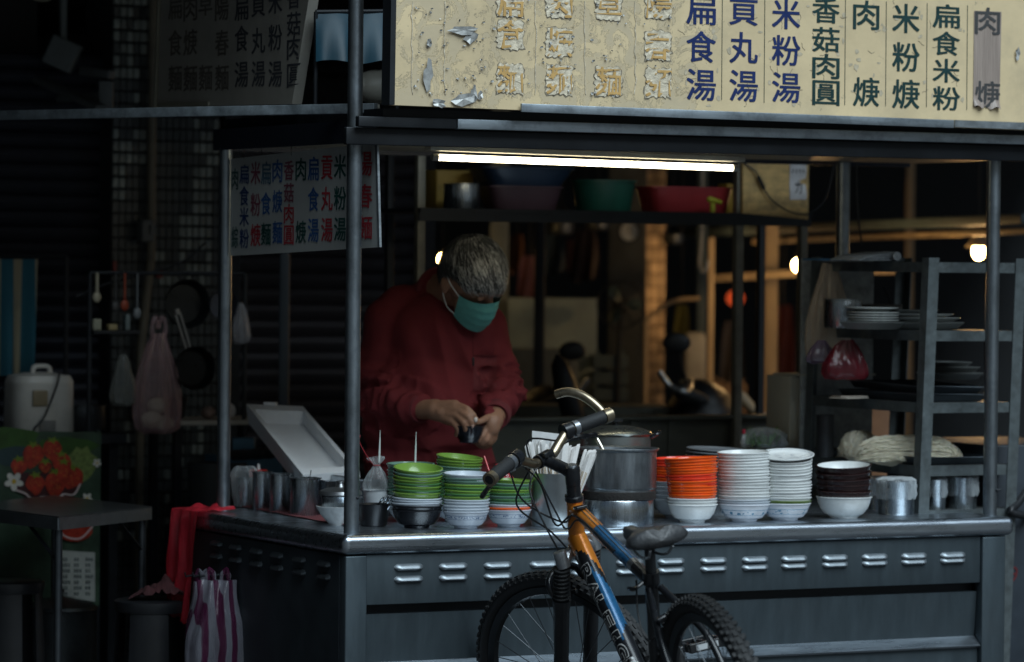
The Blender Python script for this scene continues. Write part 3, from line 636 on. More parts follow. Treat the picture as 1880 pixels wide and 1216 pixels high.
def stack(px, pyb, items, where, group, tx=0.0, ty=0.0, seed=1, z_start=None, jit=0.0014):
    """items bottom to top: (word, material, radius, height, rise above the one below, kind)"""
    r_ = random.Random(seed); p0 = base(px, pyb) if z_start is None else onz(px, pyb, z_start)
    n = len(items); pos = p0.copy(); M = Matrix.Identity(3)
    for k, it in enumerate(items):
        word, m, R_, H, rise = it[:5]; kind = it[5] if len(it) > 5 else 'bowl'
        f = (k / max(1, n - 1)) ** 1.5; rx, ry = tx * f, ty * f
        M = Matrix.Rotation(-ry, 3, f0) @ Matrix.Rotation(rx, 3, r0)
        if k: pos = pos + M @ Vector((0, 0, rise))
        o = bpy.data.objects.new('bowl' if kind == 'bowl' else 'plate', bowl_mesh(R_, H, m, kind=kind)); col.objects.link(o)
        o.location = pos + Vector((r_.uniform(-jit, jit), r_.uniform(-jit, jit), 0)) * (1 if k else 0)
        o.rotation_euler = (M @ Matrix.Rotation(R(r_.uniform(-1.0, 1.0)) * (k > 0), 3, 'X') @ Matrix.Rotation(R(r_.uniform(-1.0, 1.0)) * (k > 0), 3, 'Y') @ Matrix.Rotation(r_.uniform(0, 6.28), 3, 'Z')).to_euler()
        idx = n - 1 - k
        lab = ('bottom ' if k == 0 else ORD[idx] + ' ') + word + (' of ' if idx == 0 or k == 0 else ' from top of ') + where
        tag(o, lab, 'plate' if kind == 'plate' else 'bowl', group)
    return pos
K = 10.36 / 7000
rb = 44.5 * K
G = 'bowls stacked on the cart counter'
stack(754, 958, [('dull white bowl', GREYW, rb, 0.05, 0)] + [('dull white bowl', GREYW, rb, 0.05, 0.008)] * 3 + [('dull green bowl', DGREEN, rb, 0.05, 0.0088)] * 9 + [('grey green bowl', GGREY, rb, 0.05, 0.009)], 'the rear stack beside the tied bag', G, seed=3)
stack(765, 969, [('black bowl', BLACKM, rb * 1.03, 0.05, 0), ('black bowl', BLACKM, rb * 1.06, 0.05, 0.0125), ('grey white bowl', GREYW, rb * 1.05, 0.04, 0.018), ('grey white bowl', GREYW, rb * 1.05, 0.04, 0.0068), ('grey white bowl', GREYW, rb * 1.03, 0.04, 0.0068)] + [('lime green bowl', LIME, rb, 0.045, 0.010)] + [('green bowl', m_, rb, 0.045, 0.0093) for m_ in (GREEN, LIME, GREEN, LIME, LIME)] + [('grey green bowl', GGREY, rb, 0.045, 0.0088), ('lime green bowl', LIME, rb, 0.045, 0.011)], 'the stack on a black bowl', G, tx=R(8), ty=R(-2.5), seed=4)
stack(838, 957, [('blue banded bowl', KEYB, rb * 0.97, 0.05, 0)] + [('green bowl', GREEN, rb * 0.97, 0.05, 0.0093)] * 8 + [('grey green bowl', GGREY, rb * 0.97, 0.05, 0.0098)] * 3 + [('lime green bowl', LIME, rb * 0.97, 0.05, 0.0092)] * 3, 'the tall green stack below the hands', G, tx=R(3), ty=R(-4), seed=5)
stack(855, 970, [('blue banded bowl', KEYB, rb * 0.94, 0.048, 0)] + [('grey white bowl', GREYW, rb * 0.95, 0.048, 0.0082)] * 4 + [('green bowl', m_, rb * 0.95, 0.048, 0.0082) for m_ in (LIME, GREEN, LIME, GREEN, LIME)] + [('grey green bowl', GGREY, rb * 0.96, 0.048, 0.0088)] * 2 + [('grey white bowl', GREYW, rb * 0.97, 0.048, 0.0105)], 'the stack next to the lower bike grip', G, tx=R(1.5), ty=R(-1.5), seed=6)
stack(934, 967, [('blue banded bowl', KEYB, rb * 0.92, 0.048, 0), ('orange bowl', ORANGE, rb * 0.92, 0.048, 0.0072), ('grey white bowl', GREYW, rb * 0.92, 0.048, 0.0072)] + [('green bowl', m_, rb * 0.91, 0.048, 0.0082) for m_ in (GGREY, GREEN, GGREY, GREEN, LIME, GREEN)] + [('grey green bowl', GGREY, rb * 0.91, 0.048, 0.0088), ('lime green bowl', LIME, rb * 0.92, 0.048, 0.009)], 'the green stack beside the chopstick can', G, ty=R(-1.5), seed=7)
K = 10.65 / 7000
ro = 49 * K
stack(1246, 951, [('dull white bowl', GREYW, ro * 0.98, 0.055, 0)] + [('dull white bowl', GREYW, ro * 0.98, 0.055, 0.0125)] * 4 + [('orange bowl', m_, ro * 0.97, 0.05, 0.0079) for m_ in (ORANGE, ORANGE, REDO, ORANGE, ORANGE, ORANGE, REDO)] + [('red orange bowl', REDO, ro * 0.97, 0.05, 0.008)] * 2, 'the rear orange stack beside the big pot', G, ty=R(2), seed=8)
stack(1271, 959, [('white bowl', WHITE, ro * 0.93, 0.052, 0), ('white bowl', WHITE, ro * 0.935, 0.052, 0.0085), ('white bowl', WHITE, ro * 0.93, 0.052, 0.009), ('orange bowl', ORANGE, ro * 0.905, 0.050, 0.0125)] + [('orange bowl' if m_ is ORANGE else 'red orange bowl', m_, ro * (0.915 + 0.006 * i), 0.050, 0.0078) for i, m_ in enumerate((ORANGE, ORANGE, ORANGE, REDO, ORANGE, REDO, REDO, ORANGE, ORANGE, ORANGE, ORANGE, ORANGE, ORANGE))], 'the front orange stack on white bowls', G, tx=R(-1), ty=R(4.5), seed=9)
rw = 48.5 * K
stack(1366, 957, [('blue flowered bowl', FLOWER, rw * 0.98, 0.050, 0), ('grey white bowl', GREYW, rw * 0.985, 0.050, 0.0075), ('grey white bowl', GREYW, rw * 0.985, 0.050, 0.0078)] + [('white bowl', WHITE, rw * (0.985 if i % 3 else 0.995), 0.050, 0.0087) for i in range(15)], 'the white stack beside the orange ones', G, tx=R(1.5), ty=R(2), seed=10)
TOPP = mat('printed_plate', (0.74, 0.75, 0.74), 0.25, coat=0.3, var=0.03)
stack(1441, 955, [('blue flowered bowl', FLOWER, rw * 0.98, 0.050, 0), ('olive green bowl', OLIVE, rw * 0.985, 0.050, 0.0078)] + [('white bowl', WHITE, rw * (1.0 if i % 4 else 1.012), 0.050, 0.0091) for i in range(13)] + [('white plate', WHITE, rw * 1.07, 0.016, 0.047, 'plate')], 'the white stack with the printed plate', G, tx=R(9), ty=R(0.5), seed=11)
rb2 = 51 * 10.9 / 7000
stack(1549, 951, [('large white bowl', WHITE, rb2, 0.062, 0), ('dark brown bowl', BROWN, rb2 * 0.99, 0.055, 0.024)] + [('dark brown bowl', BROWN, rb2 * (0.99 + 0.01 * (i % 2)), 0.055, 0.0185) for i in range(4)], 'the brown stack beside the rack post', G, tx=R(6), ty=R(2.5), seed=12)
# the pale inside of the top brown bowl
top_brown = [o for o in col.objects if o.get('label', '').startswith('topmost dark brown bowl')][0]
p = MB(); p.lathe([(rb2 * 0.975 - 0.0026, 0.0546), (rb2 * 0.95 - 0.0033, 0.0440), (rb2 * 0.855 - 0.0033, 0.0275), (rb2 * 0.67, 0.0149), (0.0001, 0.0104)], 40); me = mesh_of(p, WHITE, 30)
o = bpy.data.objects.new('lining', me); col.objects.link(o); o.parent = top_brown
# printed rings and flowers on the top plate
tp_ = [o for o in col.objects if o.get('label', '').startswith('topmost white plate')][0]
PB = mat('plate_print', (0.30, 0.32, 0.36), 0.3)
p = MB(); Rp = rw * 1.07
for rr in (0.93, 0.99): p.lathe([((Rp - 0.002) * rr - 0.0008, 0.0165 - (0.99 - rr) * 0.045), ((Rp - 0.002) * rr + 0.0002, 0.0168 - (0.99 - rr) * 0.045)], 40)
r_ = random.Random(5)
for cx_, cy_ in ((-0.02, -0.012), (0.03, 0.005), (-0.005, 0.025), (-0.035, 0.02), (0.012, -0.03)):
    for j in range(7):
        a_ = r_.uniform(0, 6.28); x, y = cx_ + r_.uniform(-0.009, 0.009), cy_ + r_.uniform(-0.009, 0.009); s_ = r_.uniform(0.0012, 0.003)
        p.add([(x + s_ * math.cos(a_ + q), y + s_ * math.sin(a_ + q), 0.0076) for q in (0, 1.57, 3.14, 4.71)], [(0, 1, 2, 3)])
me = mesh_of(p, PB, 30); o = bpy.data.objects.new('print', me); col.objects.link(o); o.parent = tp_; o['kind'] = 'stuff'
# grey plates on an upturned pot
kp = 10.85 / 7000; c0 = base(1313, 942)
p = MB(); p.lathe([(0.0001, 0), (0.05, 0), (0.054, 0.12), (0.0001, 0.124)], 32, c0)
tag(obj('canister', p, STEEL), 'steel canister holding up the grey plates behind the white bowls', 'canister')
stack(1313, 942 - 0.1255 / kp * 0.997, [('grey plate', PLGREY, 57 * kp, 0.014, 0, 'plate')] + [('grey plate', PLGREY, 57 * kp * (1 - 0.004 * i), 0.014, 0.0092, 'plate') for i in range(5)], 'the grey pile', 'grey plates behind the white bowls', tx=R(0.5), ty=R(-2), seed=13, z_start=ZC + 0.1245)

# ---------------------------------------------------------------- pots and cans
def pot_prof(R_, H, rim=0.004, th=0.002): return [(0.0001, 0), (R_ * 0.96, 0), (R_, 0.004), (R_, H - 0.004), (R_ + rim, H - 0.002), (R_ + rim, H), (R_ - th, H), (R_ - th, 0.006), (0.0001, 0.005)]
def pot_at(px, pyt, pyb, wpx, label, cat='pot', name='steel_pot', m=STEEL, rim=0.003, z=ZC):
    c = onz(px, pyb, z); k = dep(c) / 7000; p = MB(); H = (pyb - pyt) * k; p.lathe(pot_prof(wpx / 2 * k, H, rim), 40, c)
    return tag(obj(name, p, m, sharp=30), label, cat), c, k, H
kx = dict(cat='cup', name='steel_cup')
c1 = pot_at(451, 877, 931, 36, 'farthest of four steel cups, in a torn plastic bag', **kx)
c2 = pot_at(481, 866, 936, 36, 'tall steel cup under the red capped bottle, second of four', **kx)
c3 = pot_at(514, 870, 941, 38, 'third of four steel cups, beside the widest one', **kx)
c4 = pot_at(560, 877, 947, 56, 'widest of four steel cups with a spoon in it', **kx)
c = c4[1]; p = MB(); p.tube([c + Vector((0.01, 0, 0.02)), c + Vector((0.012, 0, 0.10)), c + Vector((0.018, 0, 0.128))], 0.0014, 6); tag(obj('spoon', p, STEEL), 'thin spoon handle standing in the widest steel cup', 'spoon')
# red cap bottle behind the cups
c = base(474, 925); k = dep(c) / 7000; t = thing('sauce_bottle', 'sauce bottle with a red screw cap behind the steel cups', 'bottle', c)
p = MB(); p.lathe([(0.0001, 0), (0.024, 0), (0.026, 0.01), (0.026, 0.068), (0.024, 0.074), (0.0001, 0.075)], 24, c); obj('bottle_body', p, mat('brown_sauce', (0.10, 0.02, 0.012), 0.25, coat=0.5), t)
p = MB(); p.lathe([(0.0001, 0.0752), (0.0265, 0.0752), (0.0275, 0.080), (0.0275, 0.097), (0.025, 0.101), (0.0001, 0.101)], 24, c, wob=lambda a, z: 1 + 0.012 * math.cos(a * 24)); obj('cap', p, mat('red_cap', (0.55, 0.02, 0.02), 0.35), t)
p = MB(); p.lathe([(0.0058, 0.101), (0.005, 0.108), (0.0032, 0.118), (0.0001, 0.1185)], 12, c); obj('nozzle', p, WHITE, t)
# lidded pot standing in a white enamel bowl, half behind the corner pole
c = base(626, 964); k = dep(c) / 7000
p = MB(); p.lathe([(0.0001, 0.004), (0.030, 0.004), (0.031, 0), (0.034, 0), (0.036, 0.006), (0.056, 0.028), (0.068, 0.050), (0.0695, 0.0515), (0.067, 0.052), (0.054, 0.031), (0.034, 0.010), (0.0001, 0.009)], 40, c)
tag(obj('enamel_bowl', p, mat('chipped_enamel', (0.60, 0.62, 0.62), 0.3, 0, 0.06, 5, dirt=0.5, dc=(0.08, 0.07, 0.06), ds=22)), 'chipped white enamel bowl half hidden behind the corner pole', 'bowl')
cp = c + Vector((0, 0.006, 0.0205)); t = thing('lidded_pot', 'small lidded steel pot sitting in the white enamel bowl', 'pot', cp)
p = MB(); p.lathe([(0.0001, 0.0), (0.046, 0.0), (0.050, 0.008), (0.052, 0.05), (0.055, 0.058), (0.053, 0.060), (0.0001, 0.06)], 40, cp); obj('pot_body', p, STEEL, t)
p = MB(); p.lathe([(0.058, 0.0605), (0.060, 0.064), (0.057, 0.072), (0.040, 0.079), (0.012, 0.083), (0.008, 0.092), (0.013, 0.099), (0.0001, 0.101)], 40, cp); obj('lid', p, mat('dull_steel', (0.30, 0.31, 0.32), 0.35, 0.9, 0.2), t)
# dark pan with steel cutlery right of the pole
c = base(686, 966); p = MB(); p.lathe([(0.0001, 0), (0.032, 0), (0.036, 0.004), (0.044, 0.06), (0.046, 0.061), (0.042, 0.059), (0.0001, 0.012)], 32, c)
tag(obj('dark_pot', p, BLACKP), 'dark pot with steel spoons, right of the corner pole', 'pot')
for i in range(5):
    a = c + Vector((-0.012 + 0.012 * i, -0.02 - 0.004 * i, 0.045)); b = a + Vector((0.024, -0.02, 0.036 + 0.003 * i)); p = MB()
    p.tube([a, a.lerp(b, 0.55)], 0.002, 6); p.ball(a.lerp(b, 0.8), (0.006, 0.0035, 0.013), (b - a).to_track_quat('Z', 'Y').to_matrix(), 10, 6)
    tag(obj('spoon', p, STEEL), 'steel spoon sticking out of the dark pot by the tied bag', 'spoon', 'spoons in the dark pot')
# tied clear bag in a pale tub, with a white straw
c = base(700, 958) + Vector((-0.006, 0.02, 0)); k = dep(c) / 7000
p = MB(); p.lathe([(0.0001, 0.0), (0.026, 0), (0.028, 0.003), (0.036, 0.085), (0.039, 0.087), (0.034, 0.085), (0.026, 0.01), (0.0001, 0.008)], 28, c)
tag(obj('plastic_tub', p, mat('pale_tub', (0.55, 0.58, 0.60), 0.4, alpha=0.85)), 'pale plastic tub under the tied clear bag', 'tub')
FILM = film('clear_film', (0.75, 0.8, 0.84), 0.10)
def tied_bag(c, Rb, H, neck, tail, m, label, ties=None, seed=1, name='plastic_bag', sq=(1, 1)):
    r_ = random.Random(seed); ph = [r_.uniform(0, 6.28) for _ in range(6)]
    t = thing(name, label, 'bag', c)
    def wob(a, z):
        f = min(1, max(0, z / H)); return 1 + 0.05 * math.sin(3 * a + ph[0]) + (0.10 * f) * math.sin(9 * a + ph[1] + z * 30) + 0.04 * math.sin(5 * a + ph[2] + z * 60)
    pr = [(0.0001, 0.002), (Rb * 0.6, 0.0), (Rb * 0.92, H * 0.10), (Rb, H * 0.3), (Rb * 0.92, H * 0.5), (Rb * 0.66, H * 0.74), (Rb * 0.36, H * 0.9), (neck, H), (neck * 1.1, H + 0.004), (neck * 1.9, H + tail * 0.5), (neck * 2.8, H + tail * 0.85), (neck * 2.5, H + tail)]
    p = MB(); p.lathe(pr, 54, c, wob=wob, M=Matrix.Diagonal((sq[0], sq[1], 1)))
    for i, v in enumerate(p.v):
        n3 = mnoise.noise_vector(Vector(v) * 45) * 0.004; p.v[i] = (v[0] + n3.x, v[1] + n3.y, v[2] + n3.z * 1.4)
    obj('film', p, m, t, 60)
    if ties: q = MB(); q.tube([c + Vector((neck * 1.25 * math.cos(a / 10 * 6.283), neck * 1.25 * math.sin(a / 10 * 6.283), H + 0.002)) for a in range(10)], 0.0014, 6, closed=True); obj('tie', q, ties, t)
    return t
tied_bag(c + Vector((0, 0, 0.075)), 0.036, 0.078, 0.008, 0.026, FILM, 'clear plastic bag tied with a red string, in the tub by the corner pole', mat('red_string', (0.35, 0.03, 0.04), 0.5), 2)
def straw(px, y0, y1, yb, D, label):
    a, b = W(px, y0, D), W(px - 2, y1, D); p = MB(); p.tube([a, a.lerp(b, 0.5), b], [0.0006, 0.0024, 0.0034], 8); tag(obj('skewer', p, mat('pale_straw', (0.62, 0.66, 0.62), 0.4)), label, 'skewer')
straw(698, 790, 850, 0, dep(c), 'pale pointed skewer rising from the tied clear bag')
cc = base(754, 958); straw(764, 793, 862, 0, dep(cc) + 0.02, 'pale pointed skewer behind the rear green stack')
# red string from the bag to the pole
a = c + Vector((-0.006, 0, 0.152)); b = W(660, 812, dep(c) - 0.05)
p = MB(); p.tube(bez([a, a.lerp(b, 0.5) + Vector((0, 0, -0.006)), b, b + Vector((0.002, 0, 0.02))], 12), 0.0012, 6); tag(obj('string', p, MATS['red_string']), 'dark red string from the tied bag to the corner pole', 'string')

# big stock pot on a steel base, ladle inside
c = base(1131, 962); k = dep(c) / 7000
p = MB(); Hb = 46 * k; p.lathe([(0.0001, 0), (68 * k, 0), (69 * k, 0.003), (69 * k, Hb - 0.003), (68 * k, Hb), (66 * k, Hb), (60 * k, Hb - 0.012), (0.0001, Hb - 0.012)], 48, c)
tag(obj('pot_ring', p, STEEL), 'low steel ring base under the big soup pot', 'pot base')
cz = c + Vector((0.006, 0, Hb + 0.0005)); t = thing('soup_pot', 'big open steel soup pot with a ladle, right of the bike handlebar', 'pot', cz)
Hp = 94 * k; Rp = 70 * k
prof = [(0.0001, 0.0), (Rp * 0.95, 0.0), (Rp * 0.985, 0.008), (Rp * 0.985, Hp * 0.14), (Rp * 0.965, Hp * 0.16), (Rp * 0.965, Hp * 0.19), (Rp * 0.99, Hp * 0.215), (Rp, Hp * 0.24), (Rp, Hp - 0.010), (Rp * 1.065, Hp - 0.005), (Rp * 1.07, Hp - 0.002), (Rp * 1.05, Hp), (Rp * 0.98, Hp - 0.004), (Rp * 0.97, Hp - 0.012), (Rp * 0.97, 0.02), (0.0001, 0.02)]
p = MB(); p.lathe(prof, 56, cz); obj('pot_body', p, mat('soup_pot_steel', (0.30, 0.33, 0.355), 0.36, 0.95, 0.2, 14, (6, 6, 1), 0.1, 120, (1, 1, 0.1), dirt=0.5, dc=(0.07, 0.07, 0.07), ds=9), t, 30)
p = MB(); p.lathe([(Rp * 0.90, 0.0005), (Rp * 0.992, 0.0012), (Rp * 0.998, 0.009), (Rp * 0.993, Hp * 0.15), (Rp * 0.970, Hp * 0.165)], 48, cz); obj('dark_bottom_band', p, mat('rough_black', (0.012, 0.010, 0.009), 0.75, 0.0, 0.5, 60, bump=0.6, bs=120), t)  # rough black band round the lower pot wall
p = MB(); p.lathe([(0.0001, Hp - 0.017), (Rp * 0.968, Hp - 0.0175)], 40, cz)
for i, v in enumerate(p.v): p.v[i] = (v[0], v[1], v[2] + 0.002 * mnoise.noise(Vector(v) * 80))
obj('soup', p, mat('dark_soup', (0.02, 0.014, 0.01), 0.3, bump=0.8, bs=150), t)
q = MB(); hc = cz + r0 * (-Rp * 0.93) + f0 * (-0.03) + Vector((0, 0, Hp * 0.78)); dv = (r0 * -0.35 - f0).normalized()
q.box(hc + dv * 0.002, (0.026, 0.012, 0.03), Matrix.Rotation(math.atan2(dv.y, dv.x) - math.pi / 2, 3, 'Z'), 0.004); q.tube([hc + dv * 0.006 + r0 * -0.008, hc + dv * 0.024 + r0 * -0.008, hc + dv * 0.026 + r0 * 0.004, hc + dv * 0.006 + r0 * 0.008], 0.005, 8); obj('handle', q, BLACKP, t)
a = W(1107, 826, dep(cz)); b = W(1096, 806, dep(cz) + 0.01); p = MB(); p.tube([a + (a - b) * 1.2, a, b.lerp(a, 0.2), b], [0.004, 0.0055, 0.0065, 0.006], 10); tag(obj('ladle', p, mat('bright_steel', (0.7, 0.66, 0.55), 0.25, 1.0)), 'ladle handle leaning out of the open soup pot', 'ladle')
# big pot with domed lid behind it
cb = base(1133, 962) + f0 * 0.24; cb.z = ZC; k2 = dep(cb) / 7000; t = thing('covered_pot', 'large dark steel pot with a domed lid behind the soup pot', 'pot', cb)
zt = W(1133, 800, dep(cb)).z - ZC; Rl = 67 * k2
p = MB(); p.lathe([(0.0001, 0), (Rl * 0.94, 0), (Rl * 0.96, 0.006), (Rl * 0.96, zt), (Rl * 0.99, zt + 0.002), (0.0001, zt + 0.002)], 48, cb); obj('pot_body', p, mat('dull_pot_steel', (0.33, 0.35, 0.34), 0.34, 0.95, 0.15), t)
p = MB(); p.lathe([(Rl * 1.0, zt + 0.0025), (Rl * 1.015, zt + 0.006), (Rl * 0.97, zt + 0.012), (Rl * 0.75, zt + 0.021), (Rl * 0.4, zt + 0.028), (0.0001, zt + 0.030)], 48, cb); obj('lid', p, mat('lid_steel', (0.30, 0.32, 0.30), 0.28, 0.95, 0.15), t)
p = MB(); p.lathe([(0.008, zt + 0.029), (0.008, zt + 0.036), (0.019, zt + 0.040), (0.020, zt + 0.047), (0.0001, zt + 0.050)], 24, cb); obj('knob', p, BLACKP, t)
for sgn in (1, -1):
    a = cb + r0 * sgn * Rl * 0.95 + Vector((0, 0, zt - 0.004)); p = MB()
    p.tube(bez([a - f0 * 0.022, a - f0 * 0.02 + r0 * sgn * 0.022 + Vector((0, 0, 0.012)), a + f0 * 0.02 + r0 * sgn * 0.026 + Vector((0, 0, 0.016)), a + f0 * 0.024], 18), 0.0045, 8); obj('handle', p, mat('black_handle', (0.03, 0.03, 0.032), 0.2, 0.6), t)

# chopstick can with paper sleeved chopsticks and a white card
c = base(1018, 966); k = dep(c) / 7000; Hc = 98 * k; Rc = 43.5 * k
p = MB(); p.lathe(pot_prof(Rc, Hc, 0.001, 0.0015), 44, c); tag(obj('chopstick_can', p, mat('can_steel', (0.46, 0.49, 0.5), 0.38, 0.9, 0.15, 8, dirt=0.3)), 'tall plain steel can holding chopsticks in paper sleeves', 'can')
PAP = mat('paper_sleeve', (0.72, 0.70, 0.68), 0.7, 0, 0.08, 30, bump=0.2); WOODC = mat('bamboo', (0.52, 0.40, 0.27), 0.6, 0, 0.2, 40, (1, 1, 0.1))
r_ = random.Random(11)
def sleeve_mesh(L, wd, j):
    p = MB(); p.mi = 0
    p.box((0, 0, L * 0.5), (wd, 0.0042, L), bev=0.0009)
    p.mi = 1; p.box((-wd * 0.2, -0.0024, L * 0.40), (wd * 0.22, 0.0008, L * 0.72)); p.box((wd * 0.2, -0.0024, L * 0.40), (wd * 0.22, 0.0008, L * 0.72))
    p.mi = 0; p.prism([(-wd / 2, -0.002, L), (wd / 2, -0.002, L), (wd * 0.42, 0.0, L + 0.009), (-wd * 0.2, 0.001, L + 0.006)], (0, 0.002, 0))
    return mesh_of(p, [PAP, WOODC], 30)
for i in range(44):
    u = r_.uniform(-0.86, 0.86); v = r_.uniform(-0.75, 0.6); L = r_.uniform(0.208, 0.224) - 0.012 * abs(u) * (u > 0)
    o = bpy.data.objects.new('chopsticks', sleeve_mesh(L, 0.0105, i)); col.objects.link(o)
    o.location = c + r0 * u * Rc * 0.62 + f0 * v * Rc * 0.62 + Vector((0, 0, 0.006))
    lean = u * (0.42 if u > 0 else 0.20) + r_.uniform(-0.05, 0.05)
    o.rotation_euler = Matrix((r0, f0, z0)).transposed().to_euler(); o.rotation_mode = 'XYZ'
    Mx = Matrix((r0, f0, z0)).transposed().to_4x4() @ Matrix.Rotation(lean, 4, 'Y') @ Matrix.Rotation(r_.uniform(-0.08, 0.05), 4, 'X') @ Matrix.Rotation(r_.uniform(-0.9, 0.9), 4, 'Z')
    o.rotation_euler = Mx.to_euler()
    tag(o, 'pair of wooden chopsticks in a white paper sleeve, standing in the steel can', 'chopsticks', 'sleeved chopsticks in the can')
a, b, c3_, d_ = W(977, 845, dep(c) + 0.08), W(1030, 845, dep(c) + 0.08), W(1028, 797, dep(c) + 0.09), W(977, 791, dep(c) + 0.09)
p = MB(); p.prism([a - Vector((0, 0, 0.16)), b - Vector((0, 0, 0.16)), c3_, d_], f0 * 0.0012); tag(obj('card', p, mat('white_card', (0.66, 0.66, 0.66), 0.6)), 'white card standing behind the chopstick can', 'card')
# red plastic bag scrap and red chopstick between the green stacks and the can
REDF = film('red_film', (0.62, 0.06, 0.075), 0.5)
cr = base(925, 955) + f0 * 0.06
tied_bag(cr, 0.055, 0.135, 0.01, 0.02, REDF, 'crumpled red plastic bag between the green bowls and the can', None, 9, sq=(1, 0.6))
a, b = W(899, 868, 10.45), W(889, 838, 10.47); p = MB(); p.tube([a + (a - b) * 1.6, b], 0.0026, 8); tag(obj('chopstick', p, mat('red_lacquer', (0.45, 0.02, 0.025), 0.3)), 'red stick standing behind the green bowls', 'stick')
# damp cloth under the steel cups
def lay(u, v):
    a_ = base(431, 930).lerp(base(640, 968), u); b_ = base(470, 920).lerp(base(668, 950), u); q = a_.lerp(b_, v)
    q.z = ZC + 0.001 + 0.010 * max(0, mnoise.noise(Vector((u * 9, v * 3, 2)))) * (1 if 0 < v < 1 else 0.3) + 0.002; return q
p = MB(); p.grid(lay, 40, 10); tag(obj('cloth', p, mat('maroon_cloth', (0.13, 0.03, 0.035), 0.85, 0, 0.3, 20, bump=0.4, bs=300)), 'damp maroon cloth lying under the row of steel cups', 'cloth')
# clear bag round the first cup
c = c1[1]; p = MB(); k = dep(c) / 7000
p.lathe([(0.030, 0.0), (0.036, 0.03), (0.038, 0.07), (0.040, 0.095), (0.030, 0.112), (0.022, 0.118)], 50, c + Vector((-0.004, -0.002, 0.002)), wob=lambda a, z: 1 + 0.12 * math.sin(7 * a + z * 80) * (0.4 + z * 6))
tag(obj('plastic_bag', p, FILM, sharp=60), 'torn clear plastic bag around the farthest steel cup', 'bag')

# steel tray with the styrofoam lid behind, on the left wing
c = [onz(497, 902, ZC), onz(640, 905, ZC)]
zt_ = 0.085
def tray(corners, h, m, name, label, cat, th=0.004, lipw=0.012):
    a, b, c_, d_ = [Vector(q) for q in corners]; t = MB(); cen = (a + b + c_ + d_) / 4; up = Vector((0, 0, h))
    def ins(p_, s_): return cen + (p_ - cen) * s_
    lo = [ins(p_, 0.93) for p_ in (a, b, c_, d_)]; hi = [p_ + up for p_ in (a, b, c_, d_)]; li = [p_ + up * 0.98 for p_ in [ins(q, 0.97) for q in (a, b, c_, d_)]]; bi = [ins(p_, 0.90) + Vector((0, 0, th)) for p_ in (a, b, c_, d_)]
    vs = lo + hi + li + bi; fs = [(3, 2, 1, 0), (12, 13, 14, 15)]
    for i in range(4):
        j = (i + 1) % 4; fs += [(i, j, 4 + j, 4 + i), (4 + i, 4 + j, 8 + j, 8 + i), (8 + i, 8 + j, 12 + j, 12 + i)]
    t.add(vs, fs); t.tube([p_ + up for p_ in (a, b, c_, d_)], 0.003, 6, closed=True)
    return tag(obj(name, t, m, sharp=30), label, cat)
a = base(560, 915); a = Vector((0.155, 0.665, ZC)); tray([(0.255, 0.665, ZC), (0.395, 0.665, ZC), (0.395, 1.06, ZC), (0.255, 1.06, ZC)], 0.10, STEEL, 'steel_tray', 'deep steel tray behind the cups under the styrofoam lid', 'tray')
# ================================================================ RACK AT THE RIGHT END OF THE COUNTER
RX0, RY0 = 1.945, 0.215
RX1 = ony(1868, 700, RY0).x; RY1 = onx(1474, 700, RX0).y
RZ = [0.738, 0.868, 1.052, 1.262, 1.462]
rack = thing('steel_rack', 'open angle steel rack with dishes and noodles at the right end of the counter', 'rack', (RX0, RY0, ZC))
lean = 0.026
def rp_(x, y, z): return Vector((x + lean * (z - ZC) / 0.73, y, z))
for x, y, sx_, sy_ in ((RX0, RY0, 1, 1), (RX0, RY1, 1, -1), (RX1, RY0, -1, 1), (RX1, RY1, -1, -1)):
    p = MB(); zb = ZC if x < 2.1 else 0.0
    p.beam(rp_(x + sx_ * 0.015, y, zb), rp_(x + sx_ * 0.015, y, 1.475), 0.003, 0.030, up=(0, 1, 0)) if False else None
    a, b = rp_(x, y, zb), rp_(x, y, 1.475)
    for (dx0, dx1, dy0, dy1) in ((0, sx_ * 0.036, 0, sy_ * 0.003), (0, sx_ * 0.003, sy_ * 0.003, sy_ * 0.036)):
        vs = []
        for e in (a, b): vs += [e + Vector((dx0, dy0, 0)), e + Vector((dx1, dy0, 0)), e + Vector((dx1, dy1, 0)), e + Vector((dx0, dy1, 0))]
        p.add(vs, [(0, 1, 2, 3), (7, 6, 5, 4), (0, 4, 5, 1), (1, 5, 6, 2), (2, 6, 7, 3), (3, 7, 4, 0)])
    obj('leg', p, RACKM, rack)
for i, z in enumerate(RZ):
    h = 0.030
    q0, q1, q2, q3 = rp_(RX0, RY0, z), rp_(RX1, RY0, z), rp_(RX1, RY1, z), rp_(RX0, RY1, z)
    for (a, b, n) in ((q0, q1, (0, -1, 0)), (q1, q2, (1, 0, 0)), (q2, q3, (0, 1, 0)), (q3, q0, (-1, 0, 0))):
        p = MB(); n = Vector(n); dd = (b - a).normalized(); p.beam(a - Vector((0, 0, h / 2)) - n * 0.006 + dd * 0.004, b - Vector((0, 0, h / 2)) - n * 0.006 - dd * 0.004, 0.003, h); obj('rail', p, RACKM, rack)
    p = MB(); c = (q0 + q2) / 2; p.box(c - Vector((0, 0, 0.002)), (RX1 - RX0 - 0.018, RY1 - RY0 - 0.018, 0.003)); obj('shelf', p, mat('shelf_sheet', (0.10, 0.11, 0.11), 0.5, 0.4, 0.3, dirt=0.5), rack)
p = MB(); p.box((2.08, RY1 + 0.022, 1.12), (0.26, 0.008, 0.70)); obj('back_board', p, mat('speckled_board', (0.32, 0.34, 0.33), 0.6, 0, 0.25, 40, dirt=0.7, dc=(0.06, 0.06, 0.055), ds=18), rack)
def ry(px, y, z, py=600): v = ony(px, py, y); v.z = z; v.x += 0; return v
KR = 11.1 / 7000
